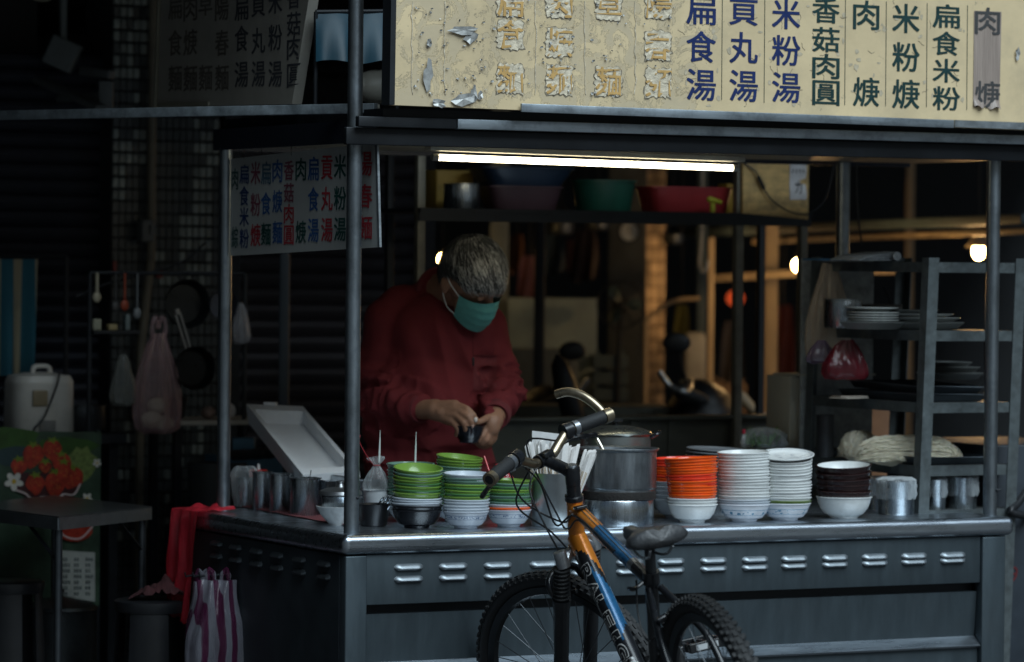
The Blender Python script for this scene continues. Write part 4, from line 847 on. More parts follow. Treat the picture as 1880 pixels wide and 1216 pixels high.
def potr(px, y, z, wpx, hpx, name, label, m=STEEL, cat='pot', rim=0.002):
    c = ry(px, y, z); p = MB(); p.lathe(pot_prof(wpx / 2 * KR, hpx * KR, rim), 36, c); return tag(obj(name, p, m, sharp=30), label, cat), c
Z3 = RZ[3] + 0.001
potr(1547, 0.62, Z3, 72, 54, 'steel_pot', 'straight steel pot standing on the upper shelf of the rack')
o, c = potr(1618, 0.66, Z3, 78, 44, 'dark_saucepan', 'dark saucepan with bright rim behind the plates on the upper shelf', mat('dark_steel', (0.10, 0.095, 0.09), 0.35, 0.8), 'saucepan', 0.003)
p = MB(); a = c + Vector((0.02, -0.02, 0.068)); p.tube([a, a + Vector((-0.01, 0.0, 0.03)), a + Vector((-0.02, 0.01, 0.055))], 0.003, 6); tag(obj('spoon', p, DARKM), 'thin dark spoon handle standing in the saucepan on the rack', 'spoon')
# plates on the upper shelf, on a platter
PLT = melam('pale_grey_plate', (0.34, 0.36, 0.35)); TRY = mat('grey_tray', (0.20, 0.215, 0.21), 0.4, 0.2, 0.15, 12, dirt=0.3)
c = ry(1602, 0.42, Z3); p = MB(); p.lathe([(0.0001, 0.002), (0.075, 0.0), (0.080, 0.003), (0.098, 0.020), (0.100, 0.0205), (0.097, 0.022), (0.076, 0.006), (0.0001, 0.006)], 40, c); tag(obj('platter', p, TRY), 'grey round platter under the small plates on the upper rack shelf', 'platter')
for i in range(6):
    o = bpy.data.objects.new('plate', bowl_mesh(0.077, 0.014, PLT, kind='plate')); col.objects.link(o); o.location = c + Vector((0.002 * math.sin(i * 2.1), 0, 0.0235 - 0.016 + 0.0075 * i + (0.006 if i == 5 else 0))); tag(o, (ORD[5 - i] if i else 'bottom') + (' pale plate from top of the small pile on the grey platter' if i else ' pale plate of the small pile on the grey platter'), 'plate', 'plates on the upper rack shelf')
TR = []
for i, (px, y, R_, zz, h) in enumerate(((1695, 0.40, 0.125, 0, 0.022), (1700, 0.40, 0.105, 0.0235, 0.012), (1690, 0.41, 0.10, 0.0365, 0.010), (1672, 0.42, 0.085, 0.0475, 0.010))):
    c = ry(px, y, Z3 + zz); p = MB(); p.lathe([(0.0001, 0.001), (R_ * 0.8, 0.0), (R_ * 0.86, 0.003), (R_, h - 0.003), (R_ + 0.002, h - 0.001), (R_, h), (R_ * 0.84, 0.005), (0.0001, 0.004)], 44, c, M=Matrix.Diagonal((1.0, 0.85, 1)))
    tag(obj('platter', p, PLT if i in (1, 2) else TRY), ['widest grey oval platter at the bottom of the pile behind the rack post', 'pale oval platter on the widest one behind the rack post', 'second pale oval platter behind the rack post, near the pile top', 'small grey oval platter on top of the pile behind the rack post'][i], 'platter', 'platters on the upper rack shelf')
# newspapers on top of the rack
ZT = RZ[4] + 0.001; NEWS = mat('newspaper', (0.30, 0.32, 0.33), 0.7, 0, 0.35, 70, (1, 4, 1))
c = ry(1585, 0.5, ZT); p = MB()
for i in range(4): p.box(c + Vector((0.004 * i, 0, 0.004 + 0.0055 * i)), (0.17 - 0.006 * i, 0.12, 0.004), Matrix.Rotation(0.25 + 0.05 * i, 3, 'Z') @ Matrix.Rotation(-0.03 * i, 3, 'Y'), 0.0015)
p.tube([c + Vector((0.078, -0.06, 0.016)), c + Vector((0.098, 0.05, 0.018))], 0.013, 12); tag(obj('newspaper', p, NEWS), 'folded newspapers lying on top of the rack', 'newspaper')
c = ry(1520, 0.62, ZT); p = MB(); p.box(c + Vector((0, 0, 0.004)), (0.13, 0.09, 0.006), Matrix.Rotation(0.1, 3, 'Z'), 0.002); tag(obj('blue_folder', p, mat('blue_plastic', (0.05, 0.14, 0.24), 0.4)), 'thin blue folder on the rack top beside the newspapers', 'folder')
# middle shelf: dark baking trays and a paper
Z2 = RZ[2] + 0.001
a0 = ry(1600, 0.28, Z2).x
tray([(1.975, 0.25, Z2), (2.20, 0.25, Z2), (2.20, 0.70, Z2), (1.975, 0.70, Z2)], 0.022, mat('dark_tray', (0.07, 0.085, 0.10), 0.35, 0.7, dirt=0.3), 'baking_tray', 'dark baking tray lying on the middle shelf of the rack', 'tray')
tray([(1.985, 0.27, Z2 + 0.024), (2.19, 0.25, Z2 + 0.024), (2.21, 0.66, Z2 + 0.030), (2.0, 0.68, Z2 + 0.03)], 0.020, MATS['dark_tray'], 'baking_tray', 'second baking tray, tilted on top of the first on the middle shelf', 'tray')
c = ry(1560, 0.52, Z2); p = MB(); p.box(c + Vector((0, 0, 0.004)), (0.10, 0.07, 0.003), Matrix.Rotation(0.3, 3, 'Z')); p.box(c + Vector((0.01, 0.01, 0.008)), (0.09, 0.06, 0.003), Matrix.Rotation(-0.1, 3, 'Z')); tag(obj('paper', p, mat('tan_paper', (0.45, 0.40, 0.34), 0.7)), 'sheets of tan paper on the middle rack shelf left of the trays', 'paper')
# lower shelf: noodles on a tray
Z1 = RZ[1] + 0.001
tray([(1.955, 0.235, Z1), (2.22, 0.235, Z1), (2.22, 0.80, Z1), (1.955, 0.80, Z1)], 0.022, MATS['dark_tray'], 'noodle_tray', 'dark tray under the white noodles on the lower rack shelf', 'tray')
NOOD = mat('fresh_noodles', (0.66, 0.60, 0.47), 0.5, 0, 0.12, 50, sub=0.15)
def noodles(label, cen, L, wd, ht, n, seed, tail=0):
    r_ = random.Random(seed); p = MB(); cen = Vector(cen)
    ax = Vector(L).normalized(); ln = Vector(L).length; sd = Vector((ax.y, -ax.x, 0))
    for i in range(n):
        a_ = r_.uniform(0, math.pi); q = math.sqrt(r_.random()) if i % 3 == 0 else 1.0; q *= r_.uniform(0.86, 1.03); s0 = r_.uniform(-0.5, -0.30); s1 = r_.uniform(0.30, 0.5); pts = []
        o_ = math.cos(a_) * wd / 2 * q; h_ = math.sin(a_) * ht * q
        for k in range(9):
            t_ = s0 + (s1 - s0) * k / 8; e = math.sqrt(max(0.02, 1 - abs(t_ * 2) ** 4)); w1 = mnoise.noise(Vector((t_ * 5, i * 0.37, seed))) * 0.012; w2 = mnoise.noise(Vector((t_ * 5, i * 0.37, seed + 9))) * 0.010
            pts.append(cen + ax * (t_ * ln) + sd * (o_ * e + w1) + Vector((0, 0, max(0.002, h_ * e + w2 + 0.002))))
        if tail and i % 6 == 0:
            d_ = pts[-1]; pts += [d_ + ax * 0.012 + Vector((0, 0, -0.004)), d_ + ax * 0.02 - sd * (-0.004) + Vector((r_.uniform(-0.01, 0.005), 0, -0.028)), d_ + ax * 0.022 + Vector((r_.uniform(-0.012, 0.006), -0.006, -0.048))]
            pts[-1].z = max(pts[-1].z, Z1 + 0.001); pts[-2].z = max(pts[-2].z, Z1 + 0.003)
        p.tube(pts, 0.0010, 3, cap=False)
    p2 = MB(); p2.ball(cen + Vector((0, 0, ht * 0.30)), (ln * 0.46, wd * 0.42, ht * 0.55), Matrix((ax, sd, z0)).transposed())
    t = thing('noodles', label, 'noodles', cen); o = obj('strands', p, NOOD, t); o['kind'] = 'stuff'; obj('core', p2, NOOD, t)
zn = Z1 + 0.005
a, b = ry(1582, 0.60, zn), ry(1768, 0.34, zn)
noodles('thick bundle of white noodles spilling over the tray edge on the lower rack shelf', ry(1668, 0.36, zn), (ry(1765, 0.30, zn) - ry(1572, 0.42, zn)), 0.13, 0.070, 1300, 3, 1)
noodles('smaller coil of white noodles at the left end of the tray', ry(1580, 0.60, zn), (0.11, 0.06, 0), 0.11, 0.075, 700, 4)
for i, (px, y, R_, zz, h) in enumerate(((1745, 0.55, 0.10, 0, 0.02), (1748, 0.55, 0.085, 0.0215, 0.016), (1742, 0.56, 0.07, 0.0385, 0.014))):
    c = ry(px, y, Z2 + 0.056 + zz); p = MB(); p.lathe([(0.0001, 0.001), (R_ * 0.8, 0.0), (R_ * 0.86, 0.003), (R_, h - 0.003), (R_ + 0.002, h - 0.001), (R_, h), (R_ * 0.84, 0.005), (0.0001, 0.004)], 40, c); tag(obj('platter', p, TRY), ('widest of three grey dishes resting on the baking trays', 'middle one of three grey dishes on the baking trays', 'smallest grey dish on top of the baking trays')[i], 'platter', 'dishes on the baking trays')
potr(1517, 0.66, RZ[1] + 0.006, 34, 80, 'dark_canister', 'dark ribbed canister behind the noodles on the lower rack shelf', mat('dark_can', (0.04, 0.042, 0.045), 0.35, 0.5), 'canister', 0.002)
# carton with red marking behind the rack
c = ry(1515, 0.93, 0.98); t = thing('carton', 'pale brown carton with a red printed character behind the rack', 'carton', (c.x, 0.93, ZC))
CART = mat('carton_board', (0.38, 0.36, 0.29), 0.75, 0, 0.15, 6, dirt=0.3)
a, b = ry(1452, 0.93, ZC), ry(1588, 0.93, ZC); zt_ = W(1452, 690, dep(a)).z
p = MB(); p.box(((a.x + b.x) / 2, 1.0, (ZC + zt_) / 2), (b.x - a.x, 0.14, zt_ - ZC), bev=0.003); obj('box', p, CART, t)
p = MB(); p.box(((a.x + b.x) / 2, 0.9285, zt_ - 0.055), (b.x - a.x + 0.002, 0.002, 0.05)); p.box(((a.x + b.x) / 2, 0.95, zt_ + 0.004), (b.x - a.x + 0.004, 0.16, 0.005)); obj('flap', p, CART, t)
p = MB(); cc = ony(1484, 783, 0.9278); put_char(p, '正', cc, (1, 0, 0), (0, 0, 1), 0.027, 0.034); obj('letter', p, mat('red_print', (0.35, 0.07, 0.05), 0.6), t, smooth=False)
# bags hanging in the rack
def hang_bag(label, c, Rb, H, m, seed, sq=(1, 0.7), name='plastic_bag', handles=True, bottom=None, fold=0.12):
    r_ = random.Random(seed); ph = [r_.uniform(0, 6.28) for _ in range(5)]
    t = thing(name, label, 'bag', Vector(c) - Vector((0, 0, H)))
    def wob(a, z):
        f = z / H; return 1 + fold * (0.35 + 0.65 * f) * math.sin(7 * a + ph[0] + f * 2) + 0.05 * math.sin(3 * a + ph[1]) + 0.05 * f * math.sin(15 * a + ph[2])
    pr = [(0.0001, 0.004), (Rb * 0.55, 0.0), (Rb * 0.9, H * 0.05), (Rb, H * 0.18), (Rb * 0.92, H * 0.4), (Rb * 0.7, H * 0.65), (Rb * 0.45, H * 0.85), (Rb * 0.24, H)]
    p = MB(); c0_ = Vector(c) - Vector((0, 0, H)); p.lathe(pr, 60, c0_, wob=wob, M=Matrix.Diagonal((sq[0], sq[1], 1)))
    for i, v in enumerate(p.v):
        n3 = mnoise.noise_vector(Vector(v) * 28) * 0.007; p.v[i] = (v[0] + n3.x, v[1] + n3.y, v[2] + n3.z)
    obj('film', p, m, t, 60)
    if handles:
        for s_ in (-1, 1):
            q = MB(); top = Vector(c)
            q.tube(bez([top + Vector((s_ * Rb * 0.22, 0, -H * 0.06)), top + Vector((s_ * Rb * 0.30, -0.004, H * 0.08)), top + Vector((s_ * Rb * 0.12, 0.0, H * 0.16)), top + Vector((s_ * Rb * 0.03, 0.006, H * 0.05))], 12), [0.006, 0.008, 0.007, 0.006, 0.005, 0.006, 0.007, 0.008, 0.007, 0.006, 0.006, 0.006, 0.006][:13], 8); obj('handle', q, m, t)
    return t
cb_ = ry(1553, 0.5, RZ[3] - 0.035); hang_bag('red net bag hanging under the upper rack shelf', cb_, 0.075, 0.115, film('dark_red_film', (0.20, 0.018, 0.03), 0.38), 21, handles=False)
cb_ = ry(1510, 0.6, RZ[3] - 0.035); hang_bag('dusky purple plastic bag hanging left of the red net bag', cb_, 0.05, 0.07, film('plum_film', (0.16, 0.11, 0.16), 0.5), 22, handles=False)
cb_ = ry(1522, 0.76, 1.455); hang_bag('tall clear plastic bag hung at the rack corner and tinted for warm lamplight', cb_, 0.075, 0.30, film('warm_lit_film', (0.78, 0.66, 0.52), 0.45), 23, handles=False)  # clear film with the warm light put into its colour
# film wrapped tins below
for i, (px, py, w_, h_, lab) in enumerate(((1645, 944, 66, 62, 'widest film wrapped steel tin under the rack, left of the front post'), (1716, 940, 40, 60, 'narrow film wrapped tin under the rack, just right of the front post'), (1766, 938, 54, 62, 'film wrapped tin under the rack nearest the right pole'), (1617, 938, 40, 56, 'film wrapped tin half hidden behind the widest tin'))):
    c = base(px, py); 
    if i == 3: c = c + f0 * 0.06
    k = dep(c) / 7000; t = thing('wrapped_tin', lab, 'tin', c, 'film wrapped tins under the rack')
    p = MB(); p.lathe(pot_prof(w_ / 2 * k, h_ * k, 0.001), 36, c); obj('tin', p, STEEL, t)
    p = MB(); H = h_ * k; Rw = w_ / 2 * k
    p.lathe([(Rw * 1.03, H * 0.45), (Rw * 1.10, H * 0.6), (Rw * 1.06, H * 0.85), (Rw * 1.1, H * 1.02), (Rw * 0.8, H * 1.10), (Rw * 0.3, H * 1.04), (0.0001, H * 1.05)], 46, c, wob=lambda a, z: 1 + 0.07 * math.sin(8 * a + z * 150) + 0.04 * math.sin(17 * a + z * 60)); obj('film', p, FILM, t, 60)
# greens in a clear bag and a small bottle on the back board
c = base(1418, 934) + f0 * 0.42
zz = W(1418, 822, dep(c)).z; c.z = zz
t = thing('vegetable_box', 'low dark box under the bagged greens', 'box', (c.x, c.y, ZC)); p = MB(); p.box((c.x, c.y, (ZC + zz) / 2), (0.20, 0.12, zz - ZC - 0.001), bev=0.003); obj('crate_body', p, mat('olive_box', (0.055, 0.06, 0.05), 0.6), t)
p = MB(); r_ = random.Random(4)
LEAF = mat('leaf_green', (0.07, 0.20, 0.03), 0.5, 0, 0.3, 30)
t = thing('bagged_greens', 'leafy greens in a clear bag between the grey plates and the rack', 'vegetables', c)
for i in range(16):
    b_ = c + Vector((r_.uniform(-0.05, 0.06), r_.uniform(-0.03, 0.03), 0.004)); an = r_.uniform(0, 6.28); el = r_.uniform(0.4, 1.2); d_ = Vector((math.cos(an) * math.cos(el), math.sin(an) * math.cos(el), math.sin(el))); sd_ = d_.orthogonal().normalized(); L = r_.uniform(0.04, 0.062); q = MB()
    q.grid(lambda u, v: b_ + d_ * (L * v) + sd_ * ((u - 0.5) * 0.036 * math.sin(math.pi * min(1, v * 0.93 + 0.06))) + Vector((0, 0, 0.012 * math.sin(u * 7 + v * 5))), 6, 6); obj('leaf', q, LEAF, t)
p = MB(); p.lathe([(0.0001, 0.001), (0.055, 0.001), (0.072, 0.012), (0.066, 0.04), (0.04, 0.058), (0.0001, 0.064)], 46, c, wob=lambda a, z: 1 + 0.1 * math.sin(6 * a + z * 90) + 0.05 * math.sin(13 * a)); obj('film', p, FILM, t, 60)
c2 = c + r0 * -0.062 + f0 * -0.02; t = thing('small_bottle', 'tiny bottle with a red cap left of the bagged greens', 'bottle', c2)
p = MB(); p.lathe([(0.0001, 0), (0.008, 0), (0.009, 0.004), (0.008, 0.035), (0.004, 0.042), (0.0001, 0.042)], 16, c2); obj('bottle_body', p, mat('cloudy_plastic', (0.5, 0.52, 0.52), 0.35), t); p = MB(); p.lathe([(0.0055, 0.042), (0.005, 0.056), (0.0001, 0.057)], 14, c2); obj('cap', p, mat('bright_red_cap', (0.5, 0.03, 0.06), 0.35), t)

# ================================================================ SHELF FRAME BEHIND THE COOK
SFY = 1.42
fr = thing('shelf_frame', 'dark steel frame with an overhead shelf and low back board behind the cook', 'shelf unit', (ony(1060, 700, SFY).x, SFY, 0))
OLDP = mat('painted_post', (0.17, 0.165, 0.135), 0.5, 0.3, 0.3, 20, dirt=0.6)
def xy(px, Y=SFY, py=600): return ony(px, py, Y).x
for px, wpx, zt in ((770, 16, 1.80), (1355, 16, 1.80), (1473, 15, 1.80)):
    x = xy(px, SFY, 450); p = MB(); p.box((x, SFY, zt / 2), (wpx * 0.0017, 0.028, zt), bev=0.003); obj('post', p, OLDP, fr)
for px in (770, 1473):
    x = xy(px, SFY, 450); p = MB(); p.box((x + 0.1, SFY + 0.42, 0.9), (0.024, 0.024, 1.8), bev=0.003); obj('post', p, DARKM, fr)
x0_, x1_ = xy(762), xy(1480)
ZS = W(1000, 385, dep((xy(1000), SFY, 1.6))).z; ZSB = W(1000, 406, dep((xy(1000), SFY, 1.6))).z
p = MB(); p.box(((x0_ + x1_) / 2, SFY + 0.2, ZS - 0.008), (x1_ - x0_, 0.46, 0.012)); obj('shelf', p, DARKM, fr)
p = MB(); p.box((x0_ + 0.2, SFY - 0.02, (ZS + ZSB) / 2 - 0.002), (x1_ - x0_ + 0.2, 0.008, ZS - ZSB)) if False else p.box(((x0_ + x1_) / 2, SFY - 0.0185, (ZS + ZSB) / 2 - 0.003), (x1_ - x0_, 0.008, ZS - ZSB + 0.004)); obj('rail', p, DARKM, fr)
zb = W(1100, 772, dep((xy(1100), SFY, 1))).z; xa, xb_ = xy(905), xy(1478)
p = MB(); p.box(((xa + xb_) / 2, SFY + 0.03, zb / 2), (xb_ - xa, 0.02, zb)); obj('back_board', p, WOODO, fr)
p = MB(); p.box(((xa + xb_) / 2, SFY + 0.02, zb + 0.006), (xb_ - xa, 0.06, 0.012), bev=0.002); obj('top_rail', p, WOODO, fr)
for px in (1170, 1240):
    p = MB(); p.box((xy(px), SFY + 0.016, zb / 2), (0.028, 0.008, zb - 0.004)); obj('batten', p, WOODO, fr)
ZSI = ZS - 0.001
def shelf_at(px, Y): v = ony(px, 380, Y); v.z = ZSI; return v
KS = dep((xy(1000), SFY + 0.1, 1.6)) / 7000
c = shelf_at(848, SFY + 0.1); p = MB(); p.lathe(pot_prof(33 * KS, 46 * KS, 0.003), 32, c); tag(obj('steel_pot', p, STEEL), 'steel pot at the left end of the overhead shelf', 'pot')
def basin(px, Y, wtop, wbot, h, name, label, m, z=None, cat='basin', rect=True, n=40, rimw=0.006, dd=None):
    c = shelf_at(px, Y); 
    if z is not None: c.z = z
    p = MB(); e = 0.28 if rect else 1.0; a, b = wbot / 2 * KS, wtop / 2 * KS; H = h * KS
    def sq(an, z_):
        if not rect: return 1
        cs, sn = abs(math.cos(an)), abs(math.sin(an)); return (cs ** 5 + sn ** 5) ** (-1 / 5)
    p.lathe([(0.0001, 0.002), (a * 0.97, 0), (a, 0.004), (b, H - 0.006), (b + rimw, H - 0.006), (b + rimw, H), (b - 0.003, H), (a - 0.003, 0.006), (0.0001, 0.005)], n, c, wob=sq, M=Matrix.Diagonal((1, dd or (0.5 if rect else 0.9), 1)))
    return tag(obj(name, p, m, sharp=30), label, cat), c, H
_, c, H = basin(955, SFY + 0.14, 150, 128, 44, 'plastic_basket', 'dark plum plastic basket on the overhead shelf', mat('plum_plastic', (0.05, 0.026, 0.034), 0.45), cat='basket')
basin(955, SFY + 0.14, 190, 150, 34, 'blue_basin', 'wide dark blue basin stacked on the plum basket', mat('blue_basin', (0.010, 0.022, 0.045), 0.4), z=ZSI + H + 0.001)
basin(1108, SFY + 0.15, 120, 104, 58, 'green_basin', 'deep green round basin on the overhead shelf', mat('green_basin', (0.012, 0.075, 0.052), 0.4), rect=False, dd=0.9)
basin(1256, SFY + 0.12, 178, 156, 48, 'red_crate', 'red plastic crate at the right of the overhead shelf', mat('red_crate_plastic', (0.27, 0.024, 0.028), 0.42), cat='crate')
c = shelf_at(822, SFY + 0.3); p = MB(); p.box(c + Vector((0, 0, 0.062)), (0.13, 0.10, 0.124), bev=0.004); tag(obj('yellow_box', p, mat('yellow_carton', (0.38, 0.25, 0.05), 0.6)), 'dull yellow box behind the steel pot on the overhead shelf', 'box')
c = shelf_at(1340, SFY + 0.3); p = MB(); p.box(c + Vector((0, 0, 0.05)), (0.06, 0.06, 0.10), bev=0.004); tag(obj('yellow_tin', p, mat('amber_tin', (0.50, 0.30, 0.04), 0.5)), 'small amber tin behind the red crate on the overhead shelf', 'tin')
c = shelf_at(1308, SFY - 0.003); p = MB(); p.cap(c + Vector((-0.012, -0.004, 0.042)), c + Vector((0.026, -0.004, 0.034)), 0.010, 0.007); p.box(c + Vector((0.0, 0.0, 0.016)), (0.014, 0.01, 0.03)); tag(obj('yellow_clip', p, mat('acid_yellow', (0.42, 0.42, 0.03), 0.45)), 'yellow green clip in front of the red crate', 'clip')
# wooden board sign with a paper slip and a cable
WY = SFY - 0.03
def wp(px, py): return ony(px, py, WY)
a, b, c_, d_ = wp(1364, 392), wp(1484, 403), wp(1485, 292), wp(1364, 290)
t = thing('wooden_board', 'worn yellow brown wooden board hanging right of the tube lamp, with a white paper slip', 'sign', a)
p = MB(); p.prism([a, b, c_, d_], (0, 0.012, 0)); obj('board', p, mat('worn_wood', (0.62, 0.42, 0.17), 0.6, 0, 0.35, 14, (1, 1, 3), 0.2, 40, dirt=0.75, dc=(0.12, 0.10, 0.07), ds=14), t)
p = MB()
def slip(u, v):
    q = wp(1449 + 30 * u, 297 + 70 * v); q.y = WY - 0.003 - 0.003 * math.sin(v * 9) * (0.4 + u); return q
p.grid(slip, 8, 14); obj('paper_slip', p, mat('paper_slip', (0.62, 0.62, 0.64), 0.7), t)
p = MB(); put_char(p, '力', wp(1464, 344) + Vector((0, -0.0075, 0)), (1, 0, 0), (0, 0, 1), 0.026, 0.042, bold=0.004); obj('letter', p, mat('ink', (0.03, 0.03, 0.035), 0.6), t, smooth=False)
p = MB()
for i in range(4): p.beam(wp(1454 + i * 6, 311) + Vector((0, -0.0075, 0)), wp(1453 + i * 7, 318) + Vector((0, -0.0075, 0)), 0.0008, 0.004, up=(0, 1, 0))
obj('letter', p, MATS['ink'], t)
p = MB(); p.tube(bez([wp(1366, 300), wp(1384, 316) + Vector((0, -0.012, 0)), wp(1392, 335) + Vector((0, -0.012, 0)), wp(1412, 366) + Vector((0, -0.012, 0)), wp(1440, 386) + Vector((0, -0.012, 0)), wp(1464, 393) + Vector((0, -0.012, 0)), wp(1484, 391) + Vector((0, -0.01, 0)), wp(1515, 365), wp(1532, 300)], 40), 0.0028, 8)
q_ = wp(1394, 338) + Vector((0, -0.014, 0)); p.cap(wp(1389, 326) + Vector((0, -0.013, 0)), wp(1398, 345) + Vector((0, -0.013, 0)), 0.0062, 0.0062); tag(obj('cable', p, BLACKP), 'black cable with an inline switch hanging across the wooden board', 'cable')
# ================================================================ LEFT OF THE CART
# steel folding table, near corner towards the camera
TZ = 0.72; n0 = onz(108, 950, TZ); e1 = onz(279, 931, TZ); e2 = onz(-70, 928, TZ)
tb = thing('steel_table', 'scratched steel folding table in front of the strawberry banner', 'table', (n0.x, n0.y, 0))
dx_, dy_ = (e1 - n0), (e2 - n0); far_ = n0 + dx_ + dy_
p = MB(); p.prism([n0 - Vector((0, 0, 0.002)), e1 - Vector((0, 0, 0.002)), far_ - Vector((0, 0, 0.002)), e2 - Vector((0, 0, 0.002))], (0, 0, 0.004)); obj('table_top', p, mat('scratched_steel', (0.17, 0.19, 0.20), 0.34, 0.9, 0.2, 8, (1, 6, 1), 0.1, 120, dirt=0.5, dc=(0.05, 0.055, 0.06), ds=6), tb)
APR = mat('table_apron', (0.20, 0.22, 0.23), 0.42, 0.85, 0.2, 8, dirt=0.4)
for a, b in ((n0, e1), (e2, n0), (e1, far_), (far_, e2)):
    p = MB(); d_ = (b - a).normalized(); p.beam(a + Vector((0, 0, -0.0195)) + d_ * 0.003, b + Vector((0, 0, -0.0195)) - d_ * 0.003, 0.004, 0.034); obj('apron', p, APR, tb)
for q in (n0 + (far_ - n0) * 0.035 , e1 + (e2 - e1) * 0.05 + dy_ * 0.0, e2 + (e1 - e2) * 0.05, far_ + (n0 - far_) * 0.05):
    p = MB(); p.tube([Vector((q.x, q.y, 0)), Vector((q.x, q.y, TZ - 0.038))], 0.0115, 14); obj('leg', p, mat('dark_tube', (0.08, 0.09, 0.10), 0.35, 0.85, 0.2), tb)
for q, tgt in ((e1 + (e2 - e1) * 0.05, n0), (n0 + (far_ - n0) * 0.035, e2)):
    a = Vector((q.x, q.y, TZ - 0.13)); b = Vector(q) + (Vector(tgt) - Vector(q)) * 0.28; b.z = TZ - 0.038; p = MB(); p.beam(a, b, 0.012, 0.003); obj('brace', p, DARKM, tb)

# strawberry banner standing behind the table
BY = 2.05
def bp_(px, py): return ony(px, py, BY)
t = thing('fruit_banner', 'printed banner with a bowl of strawberries and white flowers above a menu list', 'banner', bp_(90, 1110))
BGR = mat('banner_green', (0.03, 0.085, 0.010), 0.45, 0, 0.5, 10, bump=0)
p = MB(); p.prism([bp_(-40, 1112), bp_(182, 1112), bp_(186, 793), bp_(-40, 793)], (0, 0.006, 0)); obj('banner_sheet', p, mat('banner_sheet', (0.03, 0.06, 0.035), 0.45, 0, 0.6, 9), t)
pn = [0]
def flat(name, pts, m):
    pn[0] += 1; l_ = Vector((0, -0.0008 - 0.0002 * pn[0], 0)); q = MB(); P = [bp_(x, y) + l_ for x, y in pts]; c_ = sum(P, Vector()) / len(P); q.add([c_] + P, [(0, 1 + i, 1 + (i + 1) % len(P)) for i in range(len(P))]); obj(name, q, m, t, smooth=False)
def blob(cx, cy, rx, ry, n=14, seed=0, jag=0.0, rot=0.0, drop=0.0):
    r_ = random.Random(seed + int(cx * 7 + cy)); out = []
    for i in range(n):
        a = 2 * math.pi * i / n; x, y = math.cos(a) * rx * (1 + jag * r_.uniform(-1, 1)) * (1 - drop * max(0, math.sin(a))), math.sin(a) * ry * (1 + jag * r_.uniform(-1, 1)); out.append((cx + x * math.cos(rot) - y * math.sin(rot), cy + x * math.sin(rot) + y * math.cos(rot)))
    return out
flat('print_leaf', blob(20, 806, 52, 20, 16, 1, 0.2), BGR); flat('print_leaf', blob(120, 818, 58, 16, 16, 2, 0.2), BGR); flat('print_leaf', blob(30, 840, 40, 20, 16, 3, 0.2), mat('print_teal', (0.02, 0.045, 0.05), 0.45)); flat('print_leaf', blob(150, 850, 26, 28, 16, 4, 0.3), mat('print_pale_green', (0.16, 0.22, 0.06), 0.45, 0, 0.5, 60))
flat('print_bowl', [(28, 868), (30, 900), (60, 925), (100, 925), (140, 905), (150, 885), (146, 868)], mat('print_shadow', (0.05, 0.012, 0.014), 0.45)); STR = mat('print_red', (0.34, 0.028, 0.012), 0.42, 0, 0.55, 40); STD = mat('print_seed', (0.50, 0.14, 0.03), 0.45); CAL = mat('print_calyx', (0.14, 0.20, 0.015), 0.45)
for i, (cx, cy, rx, ry, rt) in enumerate(((34, 858, 15, 17, 0.2), (60, 838, 20, 24, 0.3), (96, 828, 18, 22, -0.2), (132, 878, 20, 22, 0.5), (112, 852, 18, 20, 0.1), (64, 890, 18, 20, -0.1), (82, 858, 12, 12, 0.0), (100, 890, 19, 27, 0.05), (116, 862, 13, 16, 0.2))):
    flat('print_strawberry', blob(cx, cy, rx, ry, 18, i, 0.03, rt, 0.55), STR)
    r_ = random.Random(i); q = MB(); l_ = Vector((0, -0.0010 - 0.0002 * pn[0], 0))
    for k in range(14):
        a, d_ = r_.uniform(0, 6.28), math.sqrt(r_.random()) * 0.75; c_ = (cx + math.cos(a) * rx * d_ * 0.85, cy + math.sin(a) * ry * d_); P = [bp_(c_[0] + u_, c_[1] + v_) + l_ for u_, v_ in ((-1.1, 0), (0, -1.7), (1.1, 0), (0, 1.7))]; q.add(P, [(0, 1, 2, 3)])
    o = obj('print_seed', q, STD, t, smooth=False); o['kind'] = 'stuff'
    pn[0] += 1; flat('print_calyx', [(cx + (13 if k % 2 else 5) * math.cos(k * 0.63 + i) , cy - ry * 0.9 + (8 if k % 2 else 3) * math.sin(k * 0.63 + i)) for k in range(10)], CAL)
PWH = mat('print_white', (0.62, 0.60, 0.54), 0.45); PYE = mat('print_yellow', (0.55, 0.36, 0.04), 0.45)
for cx, cy, rr in ((24, 884, 17), (158, 915, 10), (176, 850, 8)):
    for k in range(5): a = k * 1.257 + 0.3; flat('print_petal', blob(cx + math.cos(a) * rr * 0.6, cy + math.sin(a) * rr * 0.6, rr * 0.48, rr * 0.34, 10, k, 0, a), PWH)
    flat('print_flower_eye', blob(cx, cy, rr * 0.26, rr * 0.26, 10), PYE)
q = MB(); q.tube(bez([bp_(x, y) + Vector((0, -0.008, 0)) for x, y in ((28, 900), (44, 906), (58, 916), (80, 912), (96, 920), (114, 908), (134, 908), (146, 888))], 30), 0.0032, 6); obj('print_rim', q, mat('print_pink', (0.62, 0.50, 0.48), 0.45), t)
flat('print_bowl', blob(134, 972, 34, 22, 18, 5), STR); q = MB(); q.tube(bez([bp_(x, y) + Vector((0, -0.010, 0)) for x, y in ((104, 972), (120, 986), (146, 988), (168, 966))], 20), 0.003, 6); obj('print_rim', q, MATS['print_pink'], t)
flat('print_panel', [(104, 1010), (172, 1014), (172, 1105), (104, 1092)], mat('print_grey_white', (0.36, 0.38, 0.35), 0.5))
r_ = random.Random(3); q = MB(); l_ = Vector((0, -0.003 - 0.0002 * pn[0], 0))
